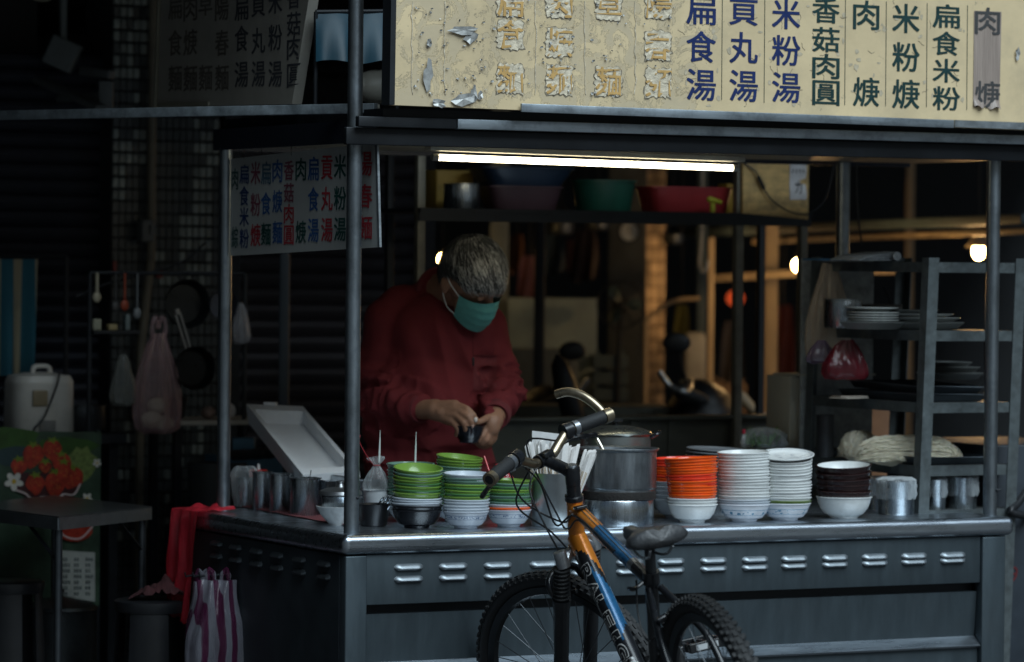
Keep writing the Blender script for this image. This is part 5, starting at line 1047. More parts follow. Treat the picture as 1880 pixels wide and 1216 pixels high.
for rw_ in range(7):
    for cl_ in range(3):
        x0_ = 112 + cl_ * 21; y0_ = 1024 + rw_ * 10.5
        for k in range(r_.choice((2, 3))):
            for hh in range(2):
                q.add([bp_(x0_ + k * 5 + u_, y0_ + hh * 3.4 + v_) + l_ for u_, v_ in ((0, 0), (3.6, 0), (3.6, 1.5), (0, 1.5))], [(0, 1, 2, 3)])
            q.add([bp_(x0_ + k * 5 + u_, y0_ + v_) + l_ for u_, v_ in ((1.2, 0), (2.2, 0), (2.2, 6), (1.2, 6))], [(0, 1, 2, 3)])
o = obj('print_line', q, mat('print_ink', (0.03, 0.05, 0.06), 0.5), t, smooth=False); o['kind'] = 'stuff'
q = MB()
for px in (-36, 182): a, b = bp_(px, 1112), bp_(px, 790); q.tube([Vector((a.x, a.y + 0.012, 0)), b + Vector((0, 0.012, 0))], 0.009, 8)
obj('stand', q, DARKM, t)

# dark bench behind the banner with the rice cooker, pot and cloth
DB_ = BY + 0.30; zb_ = ony(100, 792, DB_).z
p = MB(); a, b = ony(-60, 792, DB_), ony(205, 792, DB_); p.box(((a.x + b.x) / 2, DB_ + 0.1, zb_ - 0.02), (b.x - a.x, 0.46, 0.03)); p2 = MB()
t = thing('dark_bench', 'dark bench carrying the white rice cooker behind the banner', 'bench', ((a.x + b.x) / 2, DB_, 0)); obj('bench_top', p, DARKM, t)
for x in (a.x + 0.03, b.x - 0.03):
    for y in (DB_ - 0.08, DB_ + 0.28): q = MB(); q.box((x, y, (zb_ - 0.036) / 2), (0.03, 0.03, zb_ - 0.036)); obj('leg', q, DARKM, t)
c = ony(71, 789, DB_ + 0.02); c.z = zb_ - 0.0045; k = dep(c) / 7000
t = thing('rice_cooker', 'white electric rice cooker with a handle, standing on the dark bench', 'rice cooker', c)
COOK = mat('ivory_enamel', (0.62, 0.60, 0.55), 0.35, 0, 0.06, 5, dirt=0.45, dc=(0.28, 0.25, 0.2), ds=9); Hk = 112 * k; Rk = 63 * k
p = MB(); p.lathe([(0.0001, 0), (Rk * 0.95, 0), (Rk, 0.008), (Rk * 0.97, Hk * 0.80), (Rk * 0.98, Hk * 0.82), (Rk * 0.96, Hk * 0.86), (Rk * 0.88, Hk * 0.94), (Rk * 0.4, Hk * 0.985), (0.0001, Hk)], 48, c, wob=lambda an, z: (abs(math.cos(an)) ** 3.2 + abs(math.sin(an)) ** 3.2) ** (-1 / 3.2) * 0.97, M=Matrix.Diagonal((1, 0.85, 1))); obj('cooker_body', p, COOK, t, 40)
p = MB(); p.tube(bez([c + Vector((-0.030, -0.02, Hk * 0.97)), c + Vector((-0.022, -0.02, Hk + 0.016)), c + Vector((0.022, -0.02, Hk + 0.016)), c + Vector((0.030, -0.02, Hk * 0.97))], 16), 0.008, 10); obj('lid_handle', p, COOK, t)
p = MB(); yy = c.y - Rk * 0.85 * 0.99; p.box((c.x - 0.03, yy, c.z + Hk * 0.58), (0.05, 0.006, 0.05), None, 0.002); obj('maker_plate', p, mat('tan_plate', (0.25, 0.20, 0.12), 0.5), t)
p = MB(); p.box((c.x - 0.005, yy, c.z + Hk * 0.13), (0.055, 0.006, 0.036), None, 0.002); obj('switch_panel', p, mat('dim_panel', (0.20, 0.20, 0.19), 0.5), t)
p = MB(); p.tube(bez([Vector((c.x + 0.03, yy - 0.012, c.z + Hk * 1.02)), Vector((c.x + 0.02, yy - 0.016, c.z + Hk * 0.8)), Vector((c.x - 0.02, yy - 0.016, c.z + Hk * 0.3)), Vector((c.x - 0.055, yy - 0.014, c.z + 0.008)), Vector((c.x + 0.04, yy - 0.014, c.z + 0.004))], 26), 0.0035, 8); tag(obj('power_cord', p, BLACKP), 'black cord hanging down the front of the rice cooker', 'cord')
pc_ = ony(158, 789, DB_ + 0.0); pc_.z = zb_ - 0.004; p = MB(); p.lathe(pot_prof(36 * k, 50 * k, 0.004), 36, pc_); tag(obj('dark_pot', p, mat('sooted_steel', (0.10, 0.11, 0.12), 0.35, 0.85)), 'dark steel pot with a bright rim right of the rice cooker', 'pot')
# striped cloth
SY_ = DB_ + 0.32
def sc2(u, v): q = ony(-20 + 88 * u - 10 * v * u, 476 + 214 * v, SY_); q.y += 0.02 * math.sin(u * 11) * (0.3 + v) ; return q
p = MB(); p.grid(sc2, 40, 20); STP = mat('striped_canvas', (0.30, 0.27, 0.20), 0.85)
nt_ = STP.node_tree; b_ = nt_.nodes['Principled BSDF']; tc = nt_.nodes.new('ShaderNodeTexCoord'); sx = nt_.nodes.new('ShaderNodeSeparateXYZ'); mm = nt_.nodes.new('ShaderNodeMath'); mm.operation = 'MULTIPLY'; mm.inputs[1].default_value = 13.5; fr_ = nt_.nodes.new('ShaderNodeMath'); fr_.operation = 'FRACT'; gt = nt_.nodes.new('ShaderNodeMath'); gt.operation = 'GREATER_THAN'; gt.inputs[1].default_value = 0.45; mx = nt_.nodes.new('ShaderNodeMixRGB'); mx.inputs[1].default_value = (0.36, 0.32, 0.22, 1); mx.inputs[2].default_value = (0.025, 0.13, 0.18, 1)
nt_.links.new(tc.outputs['Object'], sx.inputs[0]); nt_.links.new(sx.outputs[0], mm.inputs[0]); nt_.links.new(mm.outputs[0], fr_.inputs[0]); nt_.links.new(fr_.outputs[0], gt.inputs[0]); nt_.links.new(gt.outputs[0], mx.inputs[0]); nt_.links.new(mx.outputs[0], b_.inputs['Base Color'])
tag(obj('striped_cloth', p, STP, sharp=70), 'blue and cream striped canvas hanging in front of the dark shutter', 'cloth')
a, b = sc2(0, 0), sc2(1, 0); p = MB(); p.tube([a + Vector((-0.3, 0, 0.01)), b + Vector((0.10, 0, 0.01))], 0.008, 8); p.tube([b + Vector((0.10, 0, 0.01)), Vector((b.x + 0.10, b.y, 0))], 0.008, 8); p.tube([a + Vector((-0.3, 0, 0.01)), Vector((a.x - 0.3, a.y, 0))], 0.008, 8); tag(obj('cloth_rail', p, DARKM), 'thin dark rail holding up the striped canvas', 'rail')
# pots and stool under the table
def lidpot(px, py, wpx, zt, label, D_):
    c = W(px, py, D_); c = Vector((c.x, c.y, 0)); k = D_ / 7000; R_ = wpx / 2 * k; t = thing('stock_pot', label, 'pot', c); m_ = mat('old_stock_pot', (0.07, 0.08, 0.085), 0.42, 0.9, 0.25, 10, dirt=0.6, ds=8)
    p = MB(); p.lathe([(0.0001, 0), (R_, 0), (R_, zt - 0.01), (R_ * 1.03, zt), (0.0001, zt)], 40, c); obj('pot_body', p, m_, t)
    p = MB(); p.lathe([(R_ * 1.03, zt + 0.001), (R_ * 0.98, zt + 0.01), (R_ * 0.5, zt + 0.028), (0.012, zt + 0.036), (0.010, zt + 0.048), (0.018, zt + 0.056), (0.0001, zt + 0.062)], 40, c); obj('lid', p, m_, t)
zt_ = W(105, 1118, 11.5).z; lidpot(108, 1118, 140, zt_, 'large dim stock pot with a domed lid under the steel table', 11.5)
zt_ = W(30, 1000, 11.9).z; lidpot(20, 1000, 130, zt_, 'dark stock pot behind the table leg at the far left', 11.9)
def stool(px, py, wpx, D_, label):
    c = W(px, py, D_); zt = c.z; c = Vector((c.x, c.y, 0)); k = D_ / 7000; R_ = wpx / 2 * k; t = thing('stool', label, 'stool', c, 'black plastic stools')
    p = MB(); p.lathe([(0.0001, zt), (R_ * 0.93, zt), (R_ * 0.99, zt - 0.004), (R_, zt - 0.018), (R_ * 0.96, zt - 0.034), (R_ * 0.9, zt - 0.034), (0.0001, zt - 0.012)], 40, c); obj('seat', p, BLACKP, t)
    for q in range(4):
        a = 0.5 + q * math.pi / 2; lg = MB(); lg.lathe([(R_ * 0.93, zt - 0.0345), (R_ * 1.12, 0.0), (R_ * 1.08, 0.0), (R_ * 0.89, zt - 0.0345), (R_ * 0.93, zt - 0.0345)], 10, c, a0=a, a1=a + 1.05); obj('leg', lg, BLACKP, t)
    return c, zt, R_
c, zt, R_ = stool(284, 1100, 150, 11.0, 'black plastic stool with a maroon rag on it beside the cart')
p = MB()
def rag(u, v):
    x, y = (u - 0.5) * 1.5 * R_, (v - 0.5) * 1.3 * R_; h = 0.045 * math.exp(-((x / R_ - 0.15) ** 2 + (y / R_) ** 2) * 2.2) + (0.035 * max(0, mnoise.noise(Vector((x * 30, y * 30, 3)))) + 0.02 * abs(mnoise.noise(Vector((x * 70, y * 45, 8))))) * (1 - abs(2 * u - 1) ** 3); q = Vector((c.x, c.y, 0)) + r0 * (x + 0.02) + f0 * y; q.z = zt + 0.002 + h; return q
p.grid(rag, 36, 30); tag(obj('rag', p, mat('dark_maroon_rag', (0.055, 0.013, 0.015), 0.9, 0, 0.4, 20, bump=0.5, bs=300), sharp=80), 'crumpled maroon rag lying on the black stool', 'cloth')
stool(22, 1066, 120, 11.2, 'black plastic stool at the far left, in front of the dark pot')

# bags on the cart's left side
REDB = film('red_bag_film', (0.66, 0.035, 0.055), 0.62)
p = MB(); e0 = Vector((0.0, 1.0, ZC))
def rb_(u, v):
    # u across, v from counter top (0) over the edge and down (1)
    d_ = -0.10 + 0.40 * v; sag = 0.012 * math.sin(u * 13 + v * 3) * min(1, max(0, d_ / 0.05 + 0.5)); y = 1.12 - 0.20 * u * (1 - 0.25 * v) + 0.05 * v + 0.02 * mnoise.noise(Vector((u * 4, v * 4, 1)))
    if d_ < 0: x = -d_ * 0.9 + 0.0; z = ZC + 0.004 + 0.02 * max(0, mnoise.noise(Vector((u * 5, v * 9, 4)))) + 0.03 * max(0, -d_ - 0.05) * 4 * u
    else: x = -0.008 - 0.01 * math.sin(u * 9 + 1) ** 2 - sag * 0.6; z = ZC + 0.002 - d_ * (1 + 0.10 * u) + 0.006 * (1 if int(u * 18) % 2 else 0) * (v > 0.98)
    return (x, y, z)
p.grid(rb_, 36, 40); tag(obj('red_bag', p, REDB, sharp=80), 'red plastic bag draped over the back left corner of the counter', 'bag')
STRB = film('pink_striped_film', (0.30, 0.30, 0.35), 0.45, 0.25, stripes=((0.12, 0.022, 0.07), 8.0, 0, 'X'))
def shop_bag(label, px, pyt, pyb, wt, wb, m, seed, xoff):
    top = onx((px), pyt, xoff); D_ = dep(top); k = D_ / 7000; H = (pyb - pyt) * k; r_ = random.Random(seed); t = thing('shopping_bag', label, 'bag', top - Vector((0, 0, H)), 'striped bags hung on the cart side')
    def fn(side):
        def g_(u, v):
            w_ = (wt + (wb - wt) * sstep(0.08, 0.55, v)) * k; x = (u - 0.5) * w_; bul = side * (0.012 + 0.045 * math.sin(math.pi * min(1, v * 1.02)) ** 0.7) * math.sin(math.pi * u) ** 0.6; fold = 0.010 * math.sin(u * 16 + seed + v * 4) * (1 - 0.5 * v) + 0.006 * mnoise.noise(Vector((u * 7, v * 7, seed)))
            q = top + r0 * (x + 0.05 * k * v * 10) + f0 * (bul + fold) - f0 * 0.02; q.z = top.z - v * H; return q
        return g_
    p = MB(); p.grid(fn(-1), 40, 40); p.grid(fn(1), 40, 20); obj('film', p, m, t, 80)
    for s_ in (-1, 1):
        q = MB(); a = top + r0 * (s_ * wt * 0.22 * k); q.tube(bez([a + Vector((0, 0, -0.05)), a + Vector((0, 0, 0.005)) + r0 * 0.006 * s_, a + Vector((0, 0, 0.028)), a + Vector((0, 0, 0.010)) - r0 * 0.012 * s_, a + Vector((0, 0, -0.03)) - r0 * 0.014 * s_], 18), [0.004 + 0.004 * abs(math.sin(i)) for i in range(17)][:17], 8); obj('handle', q, m, t)
    return t
shop_bag('large purple striped shopping bag hanging by its handles on the cart side', 400, 1064, 1290, 70, 118, STRB, 5, -0.035)
shop_bag('narrow purple striped bag half behind the large one on the cart side', 372, 1066, 1240, 34, 60, STRB, 8, -0.02)
p = MB()
for px in (368, 382, 394, 412): a = onx(px, 1058, -0.004); p.tube([a + Vector((0.018, 0, 0.004)), a + Vector((-0.02, 0, 0.004)), a + Vector((-0.045, 0, 0.000)), a + Vector((-0.048, 0, 0.012))], 0.003, 8)
obj('hook', p, DARKM, cart)

# ---------------------------------------------------------------- shelf with hung pans in front of the pillar
HY = 2.15
def hp2(px, py, Y=HY): return ony(px, py, Y)
zs = hp2(400, 776).z; a, b = hp2(318, 776), hp2(506, 776)
t = thing('side_shelf', 'pale shelf board on dark legs behind the cart corner', 'shelf unit', ((a.x + b.x) / 2, HY, 0))
p = MB(); p.box(((a.x + b.x) / 2, HY + 0.12, zs), (b.x - a.x, 0.28, 0.016), None, 0.004); obj('shelf', p, mat('pale_board', (0.50, 0.48, 0.43), 0.6, 0, 0.12, 8, dirt=0.4), t)
for px in (330, 495):
    x = hp2(px, 780).x
    for y in (HY + 0.02, HY + 0.22): q = MB(); q.box((x, y, (zs - 0.009) / 2), (0.024, 0.024, zs - 0.018)); obj('leg', q, DARKM, t)
p = MB(); c_ = hp2(430, 845, HY + 0.03); p.lathe([(0.0001, 0), (0.09, 0), (0.095, 0.19), (0.0001, 0.19)], 32, Vector((hp2(372, 900).x, HY - 0.12, 0.62))); 
tag(obj('bucket', p, mat('dim_bucket', (0.05, 0.055, 0.055), 0.5, 0.3)), 'dim grey bucket below the pale shelf board', 'bucket'); p = MB(); p.box((hp2(372, 900).x, HY - 0.12, 0.305), (0.26, 0.24, 0.61)); tag(obj('crate', p, DARKM), 'dark crate under the dim bucket behind the cart', 'crate')
# hook rail and the things on it
zr = hp2(290, 560, HY).z + 0.10
p = MB(); a, b = hp2(165, 560), hp2(450, 560); p.tube([Vector((a.x, HY, zr)), Vector((b.x, HY, zr))], 0.006, 8); 
for x in (a.x, b.x): p.tube([Vector((x, HY, zr)), Vector((x, HY, 0))], 0.008, 8)
tag(obj('hook_rail', p, DARKM), 'dark rail with pans and bags hung on it before the tiled pillar', 'rail')
def hook(px, ztop, Y=HY, par=None):
    x = hp2(px, 560, Y).x; return Vector((x, Y, ztop))
c = hp2(282, 612); hang_bag('pink thin plastic bag hanging in front of the tiled pillar', Vector((c.x, HY - 0.04, c.z)), 0.078, 0.315, film('pink_film', (0.62, 0.42, 0.44), 0.30), 31, sq=(1, 0.6), handles=True, fold=0.22)
for i_, (dx, dz, rr) in enumerate(((0.02, -0.285, 0.034), (-0.022, -0.272, 0.036), (0.0, -0.225, 0.034))):
    q = MB(); cq = Vector((c.x + dx, HY - 0.04, c.z + dz)); q.ball(cq, (rr, rr * 0.8, rr * 0.75), None, 18, 12); q.v = [tuple(Vector(v) + mnoise.noise_vector(Vector(v) * 40) * 0.006) for v in q.v]; tag(obj('towel_roll', q, mat('cream_cloth', (0.55, 0.52, 0.42), 0.8), sharp=70), ('cream cloth roll at the bottom right of the pink bag', 'cream cloth roll at the bottom left of the pink bag', 'cream cloth roll lying on the others in the pink bag')[i_], 'cloth roll', 'cloth rolls in the pink bag')
c = hp2(222, 650); hang_bag('small clear bag hanging left of the pink bag', Vector((c.x, HY - 0.02, c.z)), 0.042, 0.16, film('dull_film', (0.35, 0.38, 0.36), 0.3), 32, handles=False)
def pan(px, py, R_, label, handle, m, Y):
    c = hp2(px, py, Y); t = thing('frying_pan', label, 'pan', c); M_ = Matrix.Rotation(math.pi / 2, 3, 'X')
    p = MB(); p.lathe([(0.0001, 0.006), (R_ * 0.78, 0.006), (R_ * 0.97, -0.028), (R_, -0.030), (R_, -0.028), (R_ * 0.8, 0.010), (0.0001, 0.010)], 44, c, M=M_ @ Matrix.Diagonal((1, 1, -1))); obj('pan_body', p, m, t)
    if handle:
        p = MB(); d_ = Vector((handle[0], 0, handle[1])).normalized(); 
        for s_ in (-1, 1): sdv = Vector((d_.z, 0, -d_.x)) * 0.008 * s_; p.tube([c + d_ * R_ * 0.97 + sdv * 0.9 - Vector((0, 0.02, 0)), c + d_ * (R_ + 0.115) + sdv - Vector((0, 0.02, 0))], 0.0042, 8)
        p.tube([c + d_ * (R_ + 0.112) - Vector((0, 0.02, 0)), c + d_ * (R_ + 0.128) - Vector((0, 0.02, 0))], 0.011, 10); obj('handle', p, mat('bright_handle', (0.35, 0.33, 0.30), 0.35, 0.9), t)
PANM = mat('black_pan', (0.010, 0.012, 0.013), 0.30, 0.4, 0.2)
pan(352, 676, 0.069, 'dark round frying pan with twin steel handle rods hanging before the pillar', (-0.33, 1), PANM, HY - 0.03)
pan(338, 558, 0.078, 'black wok hanging above the frying pan', None, PANM, HY + 0.03)
pan(405, 560, 0.05, 'small dark ladle pan half behind the left pole', None, mat('blue_grey_pan', (0.05, 0.055, 0.07), 0.35, 0.5), HY + 0.01)
c = hp2(331, 768); c.z = zs + 0.0085; p = MB(); p.lathe([(0.0001, 0.002), (0.028, 0.0), (0.034, 0.006), (0.046, 0.070), (0.048, 0.072), (0.044, 0.070), (0.03, 0.01), (0.0001, 0.008)], 36, c + Vector((0.0, 0.06, 0))); tag(obj('black_bowl', p, mat('dark_tub', (0.014, 0.015, 0.016), 0.35)), 'black tub standing on the pale shelf board below the frying pan', 'tub')
c = hp2(434, 760); p = MB(); p.ball(Vector((c.x, HY + 0.06, zs + 0.034)), (0.022, 0.02, 0.025), None, 18, 12); t = thing('condiment_jar', 'small red and white jar on the pale shelf right of the left pole', 'jar', Vector((c.x, HY + 0.06, zs + 0.008))); obj('jar_body', p, mat('frosted_white', (0.6, 0.6, 0.62), 0.35), t); p = MB(); p.box(Vector((c.x - 0.020, HY + 0.05, zs + 0.032)), (0.014, 0.03, 0.046), None, 0.003); obj('jar_label', p, mat('dull_red', (0.35, 0.03, 0.04), 0.5), t)
c = hp2(398, 764); p = MB(); p.ball(Vector((c.x, HY + 0.07, zs + 0.029)), (0.024, 0.022, 0.021), None, 18, 10); tag(obj('onion', p, mat('dull_tan', (0.24, 0.17, 0.15), 0.6)), 'dull brown round onion on the pale shelf beside the pole', 'onion')
UT = (('long red handled scraper hanging left of the pink bag', 229, 545, 0.004, 0.085, (0.30, 0.05, 0.02)), ('thin steel ladle hanging by the pillar, its bowl down', 252, 560, 0.003, 0.11, (0.20, 0.22, 0.23)), ('dark spatula hanging next to the red scraper', 212, 560, 0.004, 0.09, (0.05, 0.05, 0.05)), ('short pale brush hanging at the left end of the rail', 178, 536, 0.006, 0.06, (0.36, 0.33, 0.24)))
for lab, px, py, r_, L_, c3_ in UT:
    a = hp2(px, py, HY - 0.015); a.z = zr; p = MB(); p.tube([a, a - Vector((0, 0, 0.01)), a - Vector((0, 0, L_))], r_, 8); p.ball(a - Vector((0, 0, L_ + 0.016)), (0.014, 0.006, 0.018), None, 12, 8); tag(obj('utensil', p, mat('utensil_%d' % px, c3_, 0.45, 0.2)), lab, 'utensil')
JUNK = (('small pale tin on a bracket at the pillar edge', 196, 592, 0.028, 0.036, (0.30, 0.30, 0.22)), ('tan sponge wedged on the pillar bracket', 200, 580, 0.030, 0.020, (0.34, 0.27, 0.13)), ('small grey bottle standing on the pillar bracket', 218, 566, 0.016, 0.05, (0.16, 0.20, 0.20)))
za = hp2(200, 606).z; p = MB(); xa = hp2(165, 600).x; xb2 = hp2(250, 600).x; p.box(((xa + xb2) / 2, HY + 0.01, za - 0.006), (xb2 - xa, 0.09, 0.010)); p.tube([Vector((xa + 0.01, HY + 0.03, za - 0.012)), Vector((xa + 0.01, HY + 0.03, 0))], 0.008, 8); tag(obj('bracket_shelf', p, DARKM), 'narrow dark bracket shelf at the left of the tiled pillar', 'shelf')
for i, (lab, px, py, w_, h_, c3_) in enumerate(JUNK):
    x = hp2((176, 205, 232)[i], 600).x; p = MB(); p.box((x, HY, za - 0.001 + h_ / 2), (w_, 0.03, h_), None, 0.004); tag(obj(('tin', 'sponge', 'small_bottle')[i], p, mat('junk_%d' % px, c3_, 0.5)), lab, ('tin', 'sponge', 'bottle')[i])
for lab, px, py, w_, h_ in (('small red and white lighter stuck on the tiled pillar', 210, 489, 0.012, 0.034), ('faded red tag hanging on the tiled pillar', 292, 502, 0.022, 0.022)):
    c = ony(px, py, YB - 0.135); p = MB(); p.box(c, (w_, 0.012, h_), None, 0.002); p.box(c - Vector((0, 0, h_ * 0.6)), (w_ * 0.9, 0.011, h_ * 0.25), None, 0.001); tag(obj('red_tag', p, mat('washed_red', (0.30, 0.05, 0.04), 0.5)), lab, 'tag')
# bag of wire wool right of the pole
c = hp2(438, 556); hang_bag('grey clear bag hanging just right of the left pole', Vector((c.x, HY - 0.02, c.z)), 0.030, 0.13, film('grey_film_bag', (0.45, 0.46, 0.5), 0.4), 41, handles=False)
# wires across the pillar
p = MB(); p.tube(bez([hp2(140, 545), hp2(200, 520), hp2(280, 500), hp2(340, 478), hp2(378, 445)], 20), 0.004, 6); tag(obj('wire', p, BLACKP), 'dark wire slung across the tiled pillar', 'wire')
# styrofoam lid leaning behind the deep tray
LY = 1.06
FOAM = mat('white_foam', (0.88, 0.90, 0.92), 0.7, 0, 0.03, 60, bump=0.2, bs=300)
t = thing('styrofoam_lid', 'white styrofoam box lid leaning open behind the cups', 'lid', Vector((0.3, LY, ZC)))
A, B_, C_, D_ = W(452, 742, 11.55), W(556, 746, 11.5), W(660, 866, 11.02), W(556, 872, 10.98)
nrm = (B_ - A).cross(D_ - A).normalized(); nrm = nrm if nrm.dot(FW) < 0 else -nrm
cen = (A + B_ + C_ + D_) / 4
def ins(p_, s_): return cen + (p_ - cen) * s_
q = [A, B_, C_, D_]; o_ = [x for x in q]; i_ = [ins(x, 0.84) for x in q]; f_ = [ins(x, 0.76) - nrm * 0.035 for x in q]; bk = [ins(x, 1.0) - nrm * 0.06 for x in q]
p = MB(); vs = o_ + i_ + f_ + bk; fs = [(8, 9, 10, 11), (15, 14, 13, 12)]
for k in range(4): j = (k + 1) % 4; fs += [(k, j, 4 + j, 4 + k), (4 + k, 4 + j, 8 + j, 8 + k), (k, 12 + k, 12 + j, j)]
p.add(vs, fs); obj('lid_body', p, FOAM, t, 30)
m_ = A.lerp(B_, 0.42); p = MB(); p.beam(m_ - (B_ - A).normalized() * 0.018 + nrm * 0.004, m_ + (B_ - A).normalized() * 0.022 + nrm * 0.004, 0.018, 0.010, bev=0.002); obj('latch', p, FOAM, t)
p = MB(); pr = [W(430, 836, 11.9), W(470, 834, 11.8), W(520, 830, 11.7), W(553, 829, 11.6)]; p.tube(bez(pr, 16), 0.017, 14)
for k in range(5): cpt = pr[0].lerp(pr[-1], 0.15 + 0.18 * k); p.tube([cpt - (pr[-1] - pr[0]).normalized() * 0.004, cpt + (pr[-1] - pr[0]).normalized() * 0.004], 0.0185, 14)
tag(obj('taped_tool', p, mat('taped_black', (0.025, 0.028, 0.03), 0.45, 0, 0.4, 30)), 'black taped handle lying between the cups and the foam lid', 'tool')
p = MB(); c_ = W(448, 818, 12.1); p.box(c_, (0.07, 0.05, 0.05), F3, 0.004); p.box(Vector((c_.x, c_.y, (c_.z - 0.03) / 2)), (0.2, 0.16, c_.z - 0.03)); tag(obj('blue_box', p, mat('blue_pack', (0.06, 0.16, 0.24), 0.45)), 'blue packet on a dark box under the pale shelf', 'packet')
# ================================================================ THE COOK
def remesh(mb, vox, smooth_it=4, name='tmp'):
    me = bpy.data.meshes.new(name); me.from_pydata([tuple(v) for v in mb.v], [], mb.f); me.update()
    bm = bmesh.new(); bm.from_mesh(me); bmesh.ops.holes_fill(bm, edges=bm.edges[:], sides=0); bmesh.ops.recalc_face_normals(bm, faces=bm.faces[:]); bm.to_mesh(me); bm.free()
    o = bpy.data.objects.new(name, me); col.objects.link(o)
    m = o.modifiers.new('r', 'REMESH'); m.mode = 'VOXEL'; m.voxel_size = vox
    s_ = o.modifiers.new('s', 'SMOOTH'); s_.iterations = smooth_it; s_.factor = 0.5
    dg = bpy.context.evaluated_depsgraph_get(); dg.update(); ev = o.evaluated_get(dg); r = ev.to_mesh()
    n = len(r.vertices); co = np.empty(n * 3); r.vertices.foreach_get('co', co); nr = np.empty(n * 3); r.vertices.foreach_get('normal', nr)
    f = [tuple(p.vertices) for p in r.polygons]; ev.to_mesh_clear(); bpy.data.objects.remove(o); bpy.data.meshes.remove(me)
    return co.reshape(-1, 3), nr.reshape(-1, 3), f
DT = dep((0.72, 1.10, 1.0))
KM = DT / 7000
def Q(px, py, dd=0.0): return W(px, py, DT + dd)
man = thing('person', 'person in maroon long sleeved shirt and green face mask, bowed over a dark bowl', 'person', (Q(785, 900).x, Q(785, 900).y, 0))
mo = ORG[man.name]
SKIN = mat('tanned_skin', (0.30, 0.155, 0.095), 0.5, 0, 0.14, 30, bump=0.25, bs=220, sub=0.08, spec=0.4)
# head axes: face forward, crown, his right ear
fv = (r0 * 0.56 - z0 * 0.63 - f0 * 0.54).normalized()
tv = (r0 * 0.34 + z0 * 0.62 - f0 * 0.60); tv = (tv - fv * tv.dot(fv)).normalized()
ev_ = tv.cross(fv); ev_ = ev_ if ev_.dot(r0) < 0 else -ev_
H3 = Matrix((ev_, fv, tv)).transposed()
Hc = Q(868, 512, -0.16)
neck0 = Q(806, 542, 0.03)
b = MB()
b.ball(Hc + tv * 0.012 - fv * 0.006, (0.074, 0.095, 0.105), H3, 24, 16)
b.ball(Hc + fv * 0.030 - tv * 0.055, (0.060, 0.060, 0.066), H3, 18, 12)
b.cap(Hc + fv * 0.075 - tv * 0.098, Hc + fv * 0.070 - tv * 0.09, 0.022, 0.026)
b.cap(Hc + fv * 0.086 + tv * 0.010, Hc + fv * 0.106 - tv * 0.036, 0.009, 0.014)
b.cap(Hc + fv * 0.082 + tv * 0.026 - ev_ * 0.040, Hc + fv * 0.082 + tv * 0.026 + ev_ * 0.040, 0.011, 0.011)
for s_ in (1, -1):
    ec = Hc + ev_ * (0.084 * s_) - fv * 0.014 - tv * 0.014
    E3 = Matrix((fv, tv, ev_ * s_)).transposed() @ Matrix.Rotation(0.35, 3, 'Y')
    b.ball(ec, (0.017, 0.031, 0.008), E3, 14, 10); b.ball(ec - tv * 0.022 + fv * 0.004, (0.009, 0.012, 0.008), E3, 12, 8)
    b.cap(ec - fv * 0.013 + tv * 0.010 + ev_ * 0.006 * s_, ec - fv * 0.010 - tv * 0.014 + ev_ * 0.006 * s_, 0.0055, 0.005)
b.cap(Hc - tv * 0.05 - fv * 0.030, neck0, 0.060, 0.066)
b.cap(neck0, Q(792, 640, 0.02), 0.062, 0.10); b.ball(Q(790, 770, 0.0), (0.17, 0.13, 0.22), F3)
# arms
S1, E1, W1 = Q(712, 592, 0.0), Q(688, 738, -0.03), Q(776, 752, -0.215)
S2, E2, W2 = Q(893, 600, 0.02), Q(928, 722, -0.03), Q(909, 766, -0.235)
for S_, E_, W_ in ((S1, E1, W1), (S2, E2, W2)):
    b.cap(S_, E_, 0.045, 0.040); b.cap(E_, W_, 0.040, 0.029)
# right hand: back of the hand up, fingers pinching down into the bowl
def finger(pts, r_): 
    for i in range(len(pts) - 1): b.cap(pts[i], pts[i + 1], r_ * (1 - 0.09 * i), r_ * (1 - 0.09 * (i + 1)), 10)
b.cap(W1, Q(800, 752, -0.245), 0.029, 0.031)
kn = [Q(836, 743, -0.285), Q(841, 753, -0.297), Q(838, 763, -0.300), Q(829, 772, -0.292)]
for i, q in enumerate(kn): b.cap(Q(798, 748 + i * 4, -0.248), q, 0.021, 0.0145 - 0.0007 * i)
b.ball(Q(818, 758, -0.268), (0.034, 0.024, 0.022), F3)
finger([kn[0], Q(858, 751, -0.312), Q(869, 762, -0.318), Q(874, 771, -0.314)], 0.0112)
finger([kn[1], Q(859, 765, -0.325), Q(867, 776, -0.325), Q(867, 784, -0.318)], 0.0116)
finger([kn[2], Q(852, 777, -0.325), Q(856, 788, -0.322), Q(852, 794, -0.314)], 0.0110)
finger([kn[3], Q(840, 786, -0.310), Q(841, 794, -0.305), Q(837, 799, -0.297)], 0.0098)
finger([Q(800, 764, -0.255), Q(826, 776, -0.285), Q(852, 776, -0.305), Q(872, 773, -0.309)], 0.0125)
# left hand: holds the bowl, thumb over the rim
b.cap(W2, Q(905, 774, -0.255), 0.029, 0.030)
b.ball(Q(903, 782, -0.265), (0.026, 0.024, 0.032), F3)
k2 = [Q(892, 788, -0.272), Q(897, 797, -0.270), Q(901, 803, -0.262), Q(905, 806, -0.252)]
for q in k2: b.cap(Q(908, 774, -0.256), q, 0.019, 0.0125)
for q, dx in zip(k2, (0, 0, 0, 0)):
    pass
finger([k2[0], Q(886, 800, -0.290), Q(880, 809, -0.286), Q(872, 812, -0.275)], 0.0112)
finger([k2[1], Q(893, 808, -0.282), Q(886, 815, -0.276), Q(878, 817, -0.266)], 0.0114)
finger([k2[2], Q(897, 812, -0.268), Q(890, 818, -0.262), Q(882, 820, -0.254)], 0.0108)
finger([k2[3], Q(901, 814, -0.254), Q(895, 820, -0.248), Q(888, 822, -0.242)], 0.0098)
